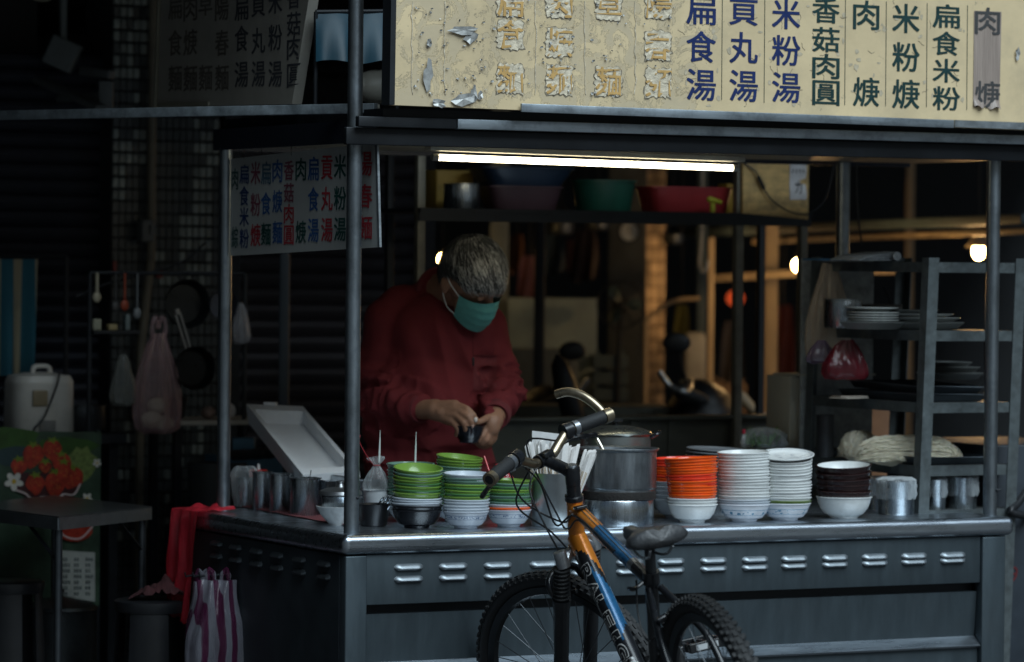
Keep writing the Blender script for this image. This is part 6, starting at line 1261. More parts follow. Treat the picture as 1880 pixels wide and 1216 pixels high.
finger([Q(904, 766, -0.258), Q(893, 768, -0.285), Q(884, 773, -0.302), Q(877, 776, -0.308)], 0.0122)
# legs and feet
for s_ in (-1, 1):
    hip = Q(785, 900) + r0 * (0.10 * s_); hip.z = 0.80; knee = hip + r0 * 0.01 * s_; knee.z = 0.44; an = knee + f0 * 0.03; an.z = 0.09
    b.cap(hip, knee, 0.075, 0.055); b.cap(knee, an, 0.055, 0.038); b.cap(an - Vector((0, 0, 0.05)), an - f0 * 0.14 - Vector((0, 0, 0.055)), 0.036, 0.03)
b.ball(Q(785, 900) + Vector((0, 0, 0.84 - Q(785, 900).z)), (0.16, 0.12, 0.12), F3)
v, nr, f = remesh(b, 0.0042, 3)
p = MB(); p.add([Vector(x) for x in v], f); obj('body', p, SKIN, man, 60)
# nails of the visible finger tips
for tip, nx in ((Q(874.5, 769.5, -0.3235), 0), (Q(867.5, 782.5, -0.329), 0)):
    q = MB(); q.ball(tip, (0.0048, 0.002, 0.006), F3, 10, 6); obj('nail', q, mat('nail', (0.48, 0.30, 0.24), 0.3), man)
# face above the mask: brows and lowered lids
BROW = mat('dark_brow', (0.012, 0.011, 0.010), 0.7)
for s_ in (1, -1):
    q = MB(); q.tube(bez([Hc + fv * 0.096 + tv * 0.030 + ev_ * 0.012 * s_, Hc + fv * 0.094 + tv * 0.037 + ev_ * 0.032 * s_, Hc + fv * 0.078 + tv * 0.030 + ev_ * 0.054 * s_], 10), [0.002, 0.004, 0.0045, 0.0045, 0.0045, 0.0045, 0.004, 0.0035, 0.003, 0.002, 0.0015], 8); obj('eyebrow', q, BROW, man)
    q = MB(); q.ball(Hc + fv * 0.087 + tv * 0.006 + ev_ * 0.033 * s_, (0.014, 0.008, 0.008), H3, 14, 8); obj('eyelid', q, SKIN, man)
    q = MB(); q.tube([Hc + fv * 0.0945 + tv * 0.000 + ev_ * 0.022 * s_, Hc + fv * 0.0955 - tv * 0.002 + ev_ * 0.033 * s_, Hc + fv * 0.091 + tv * 0.000 + ev_ * 0.045 * s_], 0.0013, 6); obj('lashes', q, BROW, man)
# hair
HAIR = mat('grey_black_hair', (0.020, 0.021, 0.023), 0.42, 0, 0.4, 26, (1, 1, 1), spec=0.5)
HAIR2 = mat('grey_hair', (0.11, 0.115, 0.115), 0.4, 0, 0.3, 40, spec=0.6); HAIR3 = mat('pale_grey_hair', (0.55, 0.56, 0.55), 0.4, 0, 0.2, 40, spec=0.6)  # grey hairs; extra pale ones on top also paint in the highlights
def hairline(fc, ec):
    """lowest crown component that still carries hair, for a forward component fc"""
    pts = ((-1, -0.62), (-0.5, -0.45), (-0.25, 0.08), (0.1, 0.16), (0.35, 0.10), (0.55, 0.24), (0.75, 0.32), (1, 0.34))
    for (a0, b0), (a1, b1) in zip(pts, pts[1:]):
        if fc <= a1: return b0 + (b1 - b0) * (fc - a0) / (a1 - a0)
    return 0.55
def scalp(e_, f_, t_, off): return Hc + ev_ * (e_ * (0.0775 + off)) + fv * (f_ * (0.0985 + off) - 0.006) + tv * (t_ * (0.108 + off) + 0.012)
p = MB(); nu, nv = 72, 44; ids = {}; vs = []; fs = []
for j in range(nv + 1):
    th = math.pi * j / nv
    for i in range(nu):
        ph = 2 * math.pi * i / nu; e_, f_, t_ = math.sin(th) * math.cos(ph), math.sin(th) * math.sin(ph), math.cos(th)
        nz = mnoise.noise(Vector((e_ * 3, f_ * 3, t_ * 3))) * 0.004 + abs(mnoise.noise(Vector((e_ * 16, f_ * 5, t_ * 5)))) * 0.005
        ed = min(1, max(0, (t_ - hairline(f_, e_)) / 0.22)); vs.append(scalp(e_, f_, t_, 0.001 + (0.009 + nz) * ed ** 0.6))
for j in range(nv):
    for i in range(nu):
        i2 = (i + 1) % nu; th = math.pi * (j + 0.5) / nv; ph = 2 * math.pi * (i + 0.5) / nu
        if math.cos(th) > hairline(math.sin(th) * math.sin(ph), 0) + 0.02: fs.append((j * nu + i, j * nu + i2, (j + 1) * nu + i2, (j + 1) * nu + i))
p.add(vs, fs); hr = obj('hair', p, HAIR, man, 80)
p = MB(); r_ = random.Random(17); whorl = (tv * 0.80 - fv * 0.58).normalized(); cnt = 0
while cnt < 15000:
    n3 = Vector((r_.gauss(0, 1), r_.gauss(0, 1), r_.gauss(0, 1))).normalized(); e_, f_, t_ = n3
    if t_ < hairline(f_, e_) + 0.03: continue
    cnt += 1
    nw = (ev_ * e_ + fv * f_ + tv * t_).normalized(); dr = nw - whorl; dr = dr - nw * dr.dot(nw)
    if dr.length < 1e-3: continue
    dr.normalize(); sw = nw.cross(dr); dr = (dr + sw * (0.25 + r_.gauss(0, 0.12)) + fv * 0.25).normalized(); dr = (dr - nw * dr.dot(nw) * 0.9).normalized(); sd_ = nw.cross(dr).normalized()
    L = r_.uniform(0.030, 0.055) * (0.65 if t_ < hairline(f_, e_) + 0.25 and f_ < 0.3 else 1); ww = r_.uniform(0.0004, 0.0008); pz = 0.5 * mnoise.noise(Vector((e_ * 4, f_ * 2, t_ * 3))) + 0.25 * sstep(-0.2, 0.7, t_) * sstep(0.1, -0.5, -f_ ) ; p.mi = 2 if r_.random() < 0.14 + 0.7 * max(-0.15, pz) else (1 if r_.random() < 0.45 else 0); b0 = scalp(e_, f_, t_, 0.004)
    m_ = b0 + dr * L * 0.5 + nw * (0.007 + r_.random() * 0.005); e3 = b0 + dr * L + nw * (0.003 + r_.random() * 0.006) - nw * L * 0.12
    p.add([b0 - sd_ * ww, b0 + sd_ * ww, m_ - sd_ * ww, m_ + sd_ * ww, e3], [(0, 1, 3, 2), (2, 3, 4)])
o = obj('hair_strands', p, [HAIR, HAIR2, HAIR3], man, 80); o['kind'] = 'stuff'
# mask
MASK = mat('green_mask', (0.13, 0.43, 0.38), 0.75, 0, 0.10, 60, bump=0.3, bs=500)
def mk(u, v):
    a_ = (u - 0.5) * 2; az = a_ * R(66); bl = math.sin(math.pi * min(1, v * 0.95 + 0.05))
    rf = 0.112 + 0.016 * (1 - a_ * a_) * bl + 0.008 * (1 - abs(a_)) ** 4 * (1 - v) - 0.006 * v; re = 0.080 - 0.014 * v
    pl = 0.0022 * (abs(((v * 4.2 + 0.08 * a_) % 1) - 0.5) * 2 - 0.5) * (1 - abs(a_) ** 4)
    q = Hc + fv * ((rf + pl) * math.cos(az) - 0.006) + ev_ * (re * math.sin(az)) - tv * (0.014 - 0.022 * (1 - abs(a_)) ** 2 * (1 - v) + (0.096 + 0.012 * (1 - a_ * a_)) * v - 0.012 * a_ * a_ * v)
    return q
p = MB(); p.grid(mk, 40, 40); obj('mask', p, MASK, man, 70)
for s_, u_ in ((1, 1.0), (-1, 0.0)):
    ec = Hc + ev_ * (0.0845 * s_) - fv * 0.020 - tv * 0.012
    a_, c_ = mk(u_, 0.06), mk(u_, 0.92); q = MB(); q.tube(bez([a_, a_.lerp(ec, 0.55) + ev_ * 0.009 * s_ + tv * 0.018, ec + tv * 0.026 + ev_ * 0.004 * s_, ec - fv * 0.010 + tv * 0.004, ec - tv * 0.024 + ev_ * 0.002 * s_, c_.lerp(ec, 0.4) + ev_ * 0.010 * s_ - tv * 0.014, c_], 30), 0.0016, 6); obj('ear_loop', q, mat('white_elastic', (0.65, 0.68, 0.66), 0.6), man)
# shirt
s = MB()
s.ball(Q(795, 640, 0.03), (0.190, 0.128, 0.20), F3, 24, 16); s.ball(Q(788, 750, -0.005), (0.200, 0.158, 0.24), F3, 24, 16); s.ball(Q(788, 860, 0.0), (0.195, 0.15, 0.14), F3, 24, 16)
s.ball(Q(808, 640, -0.035), (0.165, 0.10, 0.17), F3, 24, 16)
s.cap(Q(735, 572, 0.02), Q(872, 580, 0.035), 0.072, 0.066); s.cap(S1, Q(740, 570, 0.02), 0.068, 0.078); s.cap(S2, Q(865, 580, 0.03), 0.062, 0.072); s.cap(Q(802, 560, 0.04), Q(808, 536, 0.025), 0.085, 0.074)
s.cap(S1, E1, 0.072, 0.062); s.cap(E1, E1.lerp(W1, 0.55), 0.060, 0.052); s.cap(E1.lerp(W1, 0.55), W1.lerp(E1, 0.08), 0.052, 0.040)
s.cap(S2, E2, 0.064, 0.054); s.cap(E2, E2.lerp(W2, 0.6), 0.054, 0.048); s.cap(E2.lerp(W2, 0.6), W2.lerp(E2, 0.06), 0.048, 0.040)
v, nr, f = remesh(s, 0.0060, 16)
vo = []
def limb(pv, A, B):
    ab = B - A; t_ = (pv - A).dot(ab) / ab.length_squared; return t_, (pv - (A + ab * min(1, max(0, t_)))).length
for x, n_ in zip(v, nr):
    pv = Vector(x); d_ = 0.0
    lx, lz, ly = (pv - mo).dot(r0), pv.z, (pv - mo).dot(f0)
    d_ += 0.0035 * mnoise.noise(Vector((lx * 11, ly * 11, lz * 5))) + 0.0020 * mnoise.noise(Vector((lx * 28, ly * 28, lz * 12)))
    for A, B, C in ((S1, E1, W1), (S2, E2, W2)):
        t1, r1 = limb(pv, A, B); t2, r2 = limb(pv, B, C)
        if r1 < 0.11 and 0 < t1 < 1.15:
            w_ = sstep(0.25, 0.75, t1); d_ += w_ * 0.013 * (1 - abs(mnoise.noise(Vector((t1 * 6.5, lx * 9 + ly * 7, 3.1)))) * 3.2)
        if r2 < 0.09 and -0.1 < t2 < 1.1:
            w_ = sstep(-0.1, 0.1, t2); d_ += w_ * 0.011 * (1 - abs(mnoise.noise(Vector((t2 * 5.5, lx * 6, lz * 6 + 7.7)))) * 3.0)
    # drape folds: from the armpits across the belly, and horizontal folds where he bends
    if lz > 0.85:
        fx = lx + 0.35 * (lz - 1.15); rid = 1 - abs(mnoise.noise(Vector((fx * 10.5, lz * 2.4, 1.7)))) * 3.4; d_ += 0.012 * max(-0.4, rid) * sstep(1.40, 1.22, lz)
        rid2 = 1 - abs(mnoise.noise(Vector((lx * 2.2, lz * 13 + lx * 3, 5.2)))) * 3.2; d_ += 0.011 * max(-0.3, rid2) * sstep(1.12, 0.98, lz)
    vo.append(pv + Vector(n_) * d_)
SHIRT = mat('maroon_jersey', (0.165, 0.023, 0.027), 0.85, 0, 0.10, 14, bump=0.25, bs=600, dirt=0.15, dc=(0.08, 0.012, 0.016), spec=0.25)
p = MB(); p.add(vo, f); obj('shirt', p, SHIRT, man, 70)
# crew collar, chest pocket, pen loop, cuffs
ax = (Hc - tv * 0.05 - fv * 0.03 - neck0).normalized(); cc = neck0 + ax * 0.020; u1 = ax.cross(f0).normalized(); u2 = ax.cross(u1)
p = MB(); p.tube([cc + (u1 * math.cos(k / 28 * 6.2832) * 0.072 + u2 * math.sin(k / 28 * 6.2832) * 0.075) for k in range(28)], 0.011, 10, closed=True); obj('collar', p, mat('maroon_rib', (0.14, 0.020, 0.024), 0.9, bump=0.5, bs=300, bst=(3, 3, 0.3)), man)
from mathutils.bvhtree import BVHTree
bv = BVHTree.FromPolygons([tuple(x) for x in vo], f)
def on_shirt(px, py, lift):
    o_ = CAM; d_ = ray(px, py).normalized(); h = bv.ray_cast(o_, d_); return (h[0] - d_ * lift) if h[0] else None
POCK = mat('maroon_pocket', (0.155, 0.022, 0.026), 0.85, 0, 0.10, 14, bump=0.25, bs=600)
def pk(u, v):
    x = 869 + (912 - 869) * u; y = 652 + (716 - 652) * v + (4 * (1 - abs(2 * u - 1)) * v)
    h = on_shirt(x, y, 0.0018 - 0.0010 * abs(2 * u - 1)); return h if h else Q(x, y, -0.15)
p = MB(); p.grid(pk, 12, 14); obj('pocket', p, POCK, man, 70)
p = MB(); p.tube([on_shirt(869 + 4.3 * i, 652.5, 0.0035) or Q(869 + 4.3 * i, 652, -0.15) for i in range(11)], 0.0018, 6); p.tube([on_shirt(868.5, 650 - 7.5 * i, 0.0015) or Q(868, 650 - 7 * i, -0.15) for i in range(14)], 0.0011, 6); obj('seam', p, mat('seam_thread', (0.13, 0.012, 0.016), 0.9), man)
h = on_shirt(869, 664, 0.004) or Q(869, 664, -0.16); p = MB(); p.box(h, (0.006, 0.003, 0.024), F3, 0.001); obj('pocket_tab', p, BLACKP, man)
for E_, W_, r_ in ((E1, W1, 0.0425), (E2, W2, 0.042)):
    d_ = (W_ - E_).normalized(); a_ = W_ - d_ * 0.02; p = MB(); p.tube([a_ - d_ * 0.026, a_ - d_ * 0.02, a_ + d_ * 0.012, a_ + d_ * 0.016], [r_ * 0.96, r_ * 1.02, r_ * 0.98, r_ * 0.9], 28, cap=False); p.tube([a_ + d_ * 0.016, a_ + d_ * 0.010], [r_ * 0.9, r_ * 0.7], 28, cap=False); obj('cuff', p, MATS['maroon_rib'], man)
# trousers and shoes, hidden behind the counter
p = MB(); TRO = mat('dark_trousers', (0.015, 0.015, 0.02), 0.85)
c_ = Q(785, 900); p.ball((c_.x, c_.y, 0.80), (0.19, 0.14, 0.13), F3)
for s_ in (-1, 1):
    hip = c_ + r0 * (0.10 * s_); hip.z = 0.80; kn_ = hip + r0 * 0.01 * s_; kn_.z = 0.44; an = kn_ + f0 * 0.03; an.z = 0.10; p.cap(hip, kn_, 0.092, 0.068); p.cap(kn_, an, 0.068, 0.055)
v, nr, f = remesh(p, 0.012, 4); p = MB(); p.add([Vector(x) for x in v], f); obj('trousers', p, TRO, man, 70)
for s_ in (-1, 1):
    hip = c_ + r0 * (0.11 * s_); a_ = hip + f0 * 0.05; a_.z = 0.045; p = MB(); p.cap(a_, a_ - f0 * 0.18 - Vector((0, 0, 0.005)), 0.045, 0.038); obj('shoe', p, BLACKP, man)
# the dark bowl and the dumpling in his fingers
cb_ = Q(861, 813, -0.285); t = thing('held_bowl', 'small black bowl held in the cook\'s left hand', 'bowl', cb_)
p = MB(); p.lathe(bowl_prof(0.045, 0.050, 0.003, 0.62), 40, cb_); obj('bowl_body', p, mat('black_lacquer', (0.012, 0.013, 0.018), 0.25, coat=0.4), t)
p = MB(); p.ball(Q(873, 771, -0.330), (0.006, 0.005, 0.008), F3, 12, 8); tag(obj('dumpling', p, mat('pale_dough', (0.62, 0.55, 0.5), 0.5)), 'pale bit of food pinched between the cook\'s fingers', 'food')
# ================================================================ THE BICYCLE
bike = thing('bicycle', 'old orange, blue and black mountain bike leaning against the cart front', 'bicycle', (0, 0, 0))
RW, WB = 0.336, 0.99
hub_r = Vector((0, 0, RW)); hub_f = Vector((WB, 0, RW))
sa = Vector((-math.cos(R(71)), 0, math.sin(R(71)))); per = Vector((sa.z, 0, -sa.x))
ax0 = hub_f - per * 0.04; STEER = 0.484
MS = Matrix.Rotation(STEER, 3, sa)
def fr(p): return ax0 + MS @ (Vector(p) - ax0)
def steer(mb): mb.v = [tuple(fr(v)) for v in mb.v]; return mb
BORG = mat('bike_orange', (0.62, 0.20, 0.02), 0.30, 0.25, 0.15, 30, dirt=0.5, dc=(0.14, 0.05, 0.015), ds=30, coat=0.4)
BBLU = mat('bike_blue', (0.02, 0.12, 0.26), 0.28, 0.3, 0.2, 30, dirt=0.4, dc=(0.02, 0.04, 0.07), ds=40, coat=0.4)
BBLK = mat('bike_black', (0.010, 0.011, 0.013), 0.30, 0.1, 0.3, 30, dirt=0.3, dc=(0.03, 0.03, 0.03), ds=30, coat=0.3)
BSIL = mat('bike_silver', (0.42, 0.44, 0.46), 0.3, 0.9, 0.2, 30, dirt=0.5, dc=(0.08, 0.08, 0.08), ds=40)
BRASS = mat('worn_bronze_bar', (0.40, 0.33, 0.23), 0.30, 0.95, 0.2, 30, dirt=0.55, dc=(0.10, 0.08, 0.05), ds=45)
ht_bot, ht_top = ax0 + sa * 0.435, ax0 + sa * 0.565
bb = Vector((0.425, 0, 0.32)); st_top = Vector((0.290, 0, 0.705))
def painted_tube(a, b, ra, rb, fn, name, n=40, seg=24):
    p = MB(); d = (b - a); t = d.normalized(); u = Vector((0, 1, 0)); v = t.cross(u); v = v if v.z > 0 else -v
    vs = []; 
    for i in range(n + 1):
        f_ = i / n; rr = ra + (rb - ra) * f_
        for k in range(seg): an = 2 * math.pi * k / seg; vs.append(a + d * f_ + (u * math.cos(an) + v * math.sin(an)) * rr)
    p.v = [tuple(x) for x in vs]
    for i in range(n):
        for k in range(seg): p.f.append((i * seg + k, i * seg + (k + 1) % seg, (i + 1) * seg + (k + 1) % seg, (i + 1) * seg + k)); p.m.append(fn((i + 0.5) / n, 2 * math.pi * (k + 0.5) / seg))
    return obj(name, p, [BORG, BBLU, BBLK, BSIL], bike, 60)
# head tube
p = MB(); p.tube([ht_bot, ht_bot.lerp(ht_top, 0.08), ht_bot.lerp(ht_top, 0.92), ht_top], [0.0235, 0.0215, 0.0215, 0.0235], 24); obj('head_tube', p, BORG, bike)
p = MB(); p.tube([ht_top + sa * 0.0005, ht_top + sa * 0.012, ht_top + sa * 0.014, ht_top + sa * 0.045], [0.0245, 0.0240, 0.019, 0.0185], 24); obj('headset', p, BBLK, bike); p = MB(); p.tube([ht_bot - sa * 0.014, ht_bot - sa * 0.0005], 0.0245, 24); obj('headset', p, BBLK, bike)
def dt_fn(t, a):
    left = math.cos(a)                           # +1 on the bike's left, sin(a) > 0 on the upper side
    if t < 0.20 - 0.10 * left - 0.05 * math.sin(a) : return 0
    if t < 0.58 + 0.05 * math.sin(a * 2) and left < 0.38 and math.sin(a) > -0.5 and t > 0.24 - 0.10 * left: return 1
    return 2
DA, DB = ht_bot + sa * 0.024, bb + Vector((0.012, 0, 0.012))
painted_tube(DA, DB, 0.0255, 0.0265, dt_fn, 'down_tube', 60, 28)
painted_tube(ht_top - sa * 0.022, st_top + Vector((0.0, 0, -0.028)), 0.0195, 0.0165, lambda t, a: 0 if t < 0.33 else (1 if t < 0.74 else (3 if t < 0.80 else 2)), 'top_tube')
p = MB(); p.tube([bb, st_top], 0.0165, 20); p.tube([st_top - (st_top - bb).normalized() * 0.03, st_top + (st_top - bb).normalized() * 0.004], 0.021, 20); p.tube([bb - Vector((0, 0.038, 0)), bb + Vector((0, 0.038, 0))], 0.022, 20); obj('seat_tube', p, BBLK, bike)
for s_ in (1, -1):
    p = MB(); p.tube(bez([bb + Vector((-0.02, 0.03 * s_, 0)), bb + Vector((-0.12, 0.045 * s_, 0.01)), hub_r + Vector((0.02, 0.068 * s_, 0))], 10), 0.010, 10); obj('chain_stay', p, BBLK, bike)
    p = MB(); p.tube(bez([st_top + Vector((-0.005, 0.016 * s_, -0.04)), st_top + Vector((-0.085, 0.040 * s_, -0.10)), Vector((0.12, 0.062 * s_, 0.53)), hub_r + Vector((0.005, 0.068 * s_, 0.01))], 16), 0.0095, 10); obj('seat_stay', p, BBLK, bike)
p = MB(); p.tube([(0.175, 0.045, 0.605), (0.168, 0, 0.617), (0.175, -0.045, 0.605)], 0.009, 10); obj('stay_bridge', p, BBLK, bike)
# white-edged lettering down the left of the down tube
def tube_text(txt, t0, t1, ang, hgt, grow, lift, m):
    d = DB - DA; L = d.length; t = d.normalized(); u = Vector((0, 1, 0)); v = t.cross(u); v = v if v.z > 0 else -v
    n = len(txt)
    for i, ch in enumerate(txt):
        vs, fs = GLY[(ch, 0.0)]; lo, hi = vs.min(0), vs.max(0); cell = (t1 - t0) / n; wd = cell * L * (0.82 if ch != 'I' else 0.36); bm = bmesh.new()
        V = [bm.verts.new((((x - lo[0]) / (hi[0] - lo[0]) - 0.5) * wd, ((y - lo[1]) / (hi[1] - lo[1]) - 0.5) * hgt, 0)) for x, y, z in vs]
        for f_ in fs:
            try: bm.faces.new([V[k] for k in f_])
            except ValueError: pass
        bmesh.ops.triangulate(bm, faces=bm.faces[:]); bmesh.ops.subdivide_edges(bm, edges=[e for e in bm.edges if e.calc_length() > 0.006], cuts=3); bm.verts.index_update()
        q = MB(); c0_ = (t0 + cell * (i + 0.5)) * L
        for (ox, oy) in ((0, 0), (1, 0.8), (-1, 0.8), (1, -0.8), (-1, -0.8)) if grow else ((0, 0), (0.35, 0.3), (-0.35, -0.3)):
            g_ = grow if grow else 0.0016; pts = []
            for w_ in bm.verts:
                x, y = w_.co.x + ox * g_, w_.co.y + oy * g_; f_ = (c0_ + x) / L; rr = 0.0255 + 0.001 * f_ + lift + 0.00005 * (ox + 2 * oy); a_ = ang + y / 0.0262
                pts.append(DA + t * (c0_ + x) + (u * math.cos(a_) + v * math.sin(a_)) * rr)
            q.add(pts, [[w_.index for w_ in f_.verts] for f_ in bm.faces])
        bm.free(); obj('letter', q, m, bike, smooth=False)
tube_text('RALEIGH', 0.17, 0.80, R(30), 0.030, 0.0030, 0.0005, mat('decal_white', (0.45, 0.45, 0.43), 0.4)); tube_text('RALEIGH', 0.17, 0.80, R(30), 0.030, 0, 0.0010, BBLK)
# bottle cage plate on the down tube
dd = (DB - DA).normalized(); pc = DA.lerp(DB, 0.80); vv = dd.cross(Vector((0, 1, 0))); vv = vv if vv.z > 0 else -vv; nn = (vv * 0.9 + Vector((0, 0.35, 0))).normalized()
p = MB(); p.beam(pc - dd * 0.048 + nn * 0.028, pc + dd * 0.048 + nn * 0.028, 0.013, 0.004, up=nn, bev=0.0015); p.beam(pc - dd * 0.028 + nn * 0.0295, pc + dd * 0.026 + nn * 0.0295, 0.024, 0.005, up=nn, bev=0.002)
p.ball(pc - dd * 0.041 + nn * 0.031, 0.005); p.ball(pc + dd * 0.041 + nn * 0.031, 0.005); obj('mount_plate', p, mat('white_metal_plate', (0.70, 0.71, 0.70), 0.35, 0.3), bike)
# fork
crown = ax0 + sa * 0.415
p = MB(); p.tube([crown + Vector((0, 0.062, -0.012)), crown + Vector((0, 0.04, 0.006)), crown + sa * 0.010, crown + Vector((0, -0.04, 0.006)), crown + Vector((0, -0.062, -0.012))], [0.015, 0.016, 0.019, 0.016, 0.015], 14); p.tube([crown, ht_bot - sa * 0.0145], 0.017, 14); obj('fork_crown', steer(p), BSIL, bike)
for s_ in (1, -1):
    top = crown + Vector((0, 0.062 * s_, 0.004)); bot = hub_f + Vector((0, 0.058 * s_, 0.0)); d_ = (bot - top)
    p = MB(); p.tube([top + Vector((0, 0, 0.022)), top + Vector((0, 0, 0.018)), top + Vector((0, 0, -0.022))], [0.0165, 0.0175, 0.0175], 18); obj('fork_cap', steer(p), BSIL, bike)
    pts, rr = [], []
    for k in range(33): f_ = 0.055 + 0.225 * k / 32; pts.append(top + d_ * f_); rr.append(0.0225 if k % 4 in (1, 2) else 0.0180)
    p = MB(); p.tube(pts, rr, 18); obj('fork_boot', steer(p), RUBBER, bike)
    p = MB(); p.tube([top + d_ * 0.28, top + d_ * 0.30, top + d_ * 0.36, top + d_ * 0.95, bot], [0.0245, 0.0245, 0.021, 0.019, 0.015], 18); obj('fork_leg', steer(p), BBLK, bike)
lt = crown + (hub_f - crown) * 0.30
p = MB(); p.tube(bez([lt + Vector((0.012, 0.062, 0.0)), lt + Vector((0.03, 0.054, 0.055)), lt + Vector((0.035, 0, 0.075)), lt + Vector((0.03, -0.054, 0.055)), lt + Vector((0.012, -0.062, 0.0))], 20), 0.010, 10); obj('fork_brace', steer(p), BBLK, bike)
for s_ in (1, -1):
    p = MB(); a_ = lt + Vector((0.018, 0.05 * s_, 0.0)); p.tube([a_ + Vector((-0.035, 0, 0)), a_ + Vector((-0.04, -0.012 * s_, 0.05)), a_ + Vector((-0.04, -0.018 * s_, 0.09))], [0.008, 0.007, 0.005], 8); p.box(a_ + Vector((-0.035, -0.014 * s_, 0.02)), (0.05, 0.01, 0.012), None, 0.002); obj('brake_arm', steer(p), BBLK, bike)
# stem and bar
qt = ht_top + sa * 0.045
stem_c = qt + sa * 0.030; barc = stem_c + Vector((0.085, 0, 0.046))
p = MB(); p.tube([ht_top + sa * 0.046, stem_c + sa * 0.014, stem_c + sa * 0.020], [0.0195, 0.0200, 0.017], 20); p.tube([stem_c, stem_c + Vector((0.02, 0, 0.012)), barc - Vector((0.014, 0, 0.008)), barc], [0.019, 0.0165, 0.0155, 0.019], 16); p.tube([barc - Vector((0, 0.024, 0)), barc + Vector((0, 0.024, 0))], 0.0185, 18)
p.box(barc + Vector((-0.012, 0, 0.012)), (0.03, 0.036, 0.014), None, 0.003); obj('stem', steer(p), BBLK, bike)
p = MB(); p.tube([stem_c + sa * 0.0205, stem_c + sa * 0.024], [0.0125, 0.0105], 16); obj('stem_bolt', steer(p), BSIL, bike)
HB = 0.232
def bar_side(s_): return bez([barc + Vector((0, 0, 0)), barc + Vector((0, 0.035 * s_, 0.0)), barc + Vector((-0.002, 0.065 * s_, 0.016)), barc + Vector((-0.008, 0.100 * s_, 0.034)), barc + Vector((-0.018, 0.150 * s_, 0.036)), barc + Vector((-0.034, HB * s_, 0.030))], 30)
bp = bar_side(1)[::-1] + bar_side(-1)[1:]
p = MB(); p.tube(bp, 0.0130, 18); obj('handlebar', steer(p), BRASS, bike)
for s_ in (1, -1):
    L_ = bar_side(s_); a_, b_ = L_[-1], L_[-1].lerp(barc + Vector((-0.018, 0.150 * s_, 0.036)), 1.0); d_ = (b_ - a_).normalized()
    g = 0.085; p = MB(); a2 = a_ + d_ * 0.014; pts = [a2 + d_ * g * k / 14 for k in range(15)]; p.tube(pts, [0.0184 if k % 2 else 0.0177 for k in range(15)], 18); obj('grip', steer(p), RUBBER, bike)
    p = MB(); p.tube([a2 + d_ * (g + 0.0005), a2 + d_ * (g + 0.016)], 0.0190, 18); p.box(a2 + d_ * (g + 0.008) + Vector((0, 0, -0.019)), (0.012, 0.012, 0.010), None, 0.002); obj('grip_collar', steer(p), BSIL, bike)
    if s_ > 0:
        p = MB(); p.tube([a_ - d_ * 0.004, a_ + d_ * 0.0135], 0.0192, 18); obj('bar_plug', steer(p), BRASS, bike)
        p = MB(); p.tube([a_ - d_ * 0.0045, a_ - d_ * 0.0041], 0.012, 18); obj('bar_hole', steer(p), BBLK, bike)
    # lever
    lp = a2 + d_ * (g + 0.034); p = MB(); p.tube([lp - d_ * 0.012, lp + d_ * 0.014], 0.0205, 16); p.cap(lp + Vector((0.0, 0, -0.012)), lp + Vector((0.034, 0.004 * s_, -0.022)), 0.014, 0.011)
    obj('lever_mount', steer(p), BBLK, bike)
    p = MB(); p.tube(bez([lp + Vector((0.036, 0.004 * s_, -0.022)), lp + Vector((0.052, 0.03 * s_, -0.034)), lp + Vector((0.040, 0.085 * s_, -0.045)), lp + Vector((0.030, 0.125 * s_, -0.055))], 16), [0.006] * 3 + [0.0065] * 10 + [0.0075, 0.0075, 0.006, 0.005], 8); obj('brake_lever', steer(p), BBLK, bike)
# the bar end, on the far (right) side only
L_ = bar_side(-1); e_ = L_[-1]; d_ = (barc + Vector((-0.018, -0.150, 0.036)) - e_).normalized(); cl = e_ + d_ * 0.004
p = MB(); p.tube([cl - d_ * 0.015, cl + d_ * 0.009], 0.0196, 18); obj('bar_end_clamp', steer(p), BRASS, bike)
p = MB(); pe = bez([cl, cl + Vector((0.022, 0.004, 0.036)), cl + Vector((0.052, 0.010, 0.066)), cl + Vector((0.088, 0.020, 0.083)), cl + Vector((0.118, 0.034, 0.084))], 26); p.tube(pe, 0.0122, 18); obj('bar_end', steer(p), BRASS, bike)
p = MB(); d2 = (pe[-1] - pe[-2]).normalized(); p.tube([pe[-1] + d2 * 0.0003, pe[-1] + d2 * 0.0008], 0.0098, 16); obj('bar_end_hole', steer(p), BBLK, bike)
# cables
def cable(pts, name='cable', r_=0.0026, n=30): p = MB(); p.tube(bez(pts, n), r_, 8); return obj(name, p, BLACKP, bike)
lpL = fr(bar_side(1)[-1] + Vector((0.04, -0.15, -0.01))); lpR = fr(bar_side(-1)[-1] + Vector((0.04, 0.15, -0.01)))
cable([lpL, lpL + Vector((0.06, -0.05, -0.02)), fr(crown + Vector((0.11, 0.05, 0.16))), fr(crown + Vector((0.07, 0.0, 0.06))), fr(lt + Vector((-0.02, -0.02, 0.085)))])
cable([lpL + Vector((0, -0.01, -0.01)), lpL + Vector((0.04, -0.06, -0.07)), ht_top + Vector((0.05, 0.045, -0.06)), ht_top + Vector((-0.05, 0.022, -0.035)), st_top + Vector((0.18, 0.020, 0.045))])
cable([lpR, lpR + Vector((0.07, 0.07, 0.0)), ht_top + Vector((0.09, 0.02, -0.05)), ht_top + Vector((0.0, 0.03, -0.07)), ht_top + Vector((-0.08, 0.021, -0.045)), st_top + Vector((0.20, 0.018, 0.040))])
cable([lpR + Vector((0, 0, -0.01)), lpR + Vector((0.05, 0.02, -0.03)), fr(barc + Vector((0.06, 0.02, -0.06))), fr(crown + Vector((0.05, 0.035, 0.10))), fr(lt + Vector((-0.03, 0.03, 0.09)))])
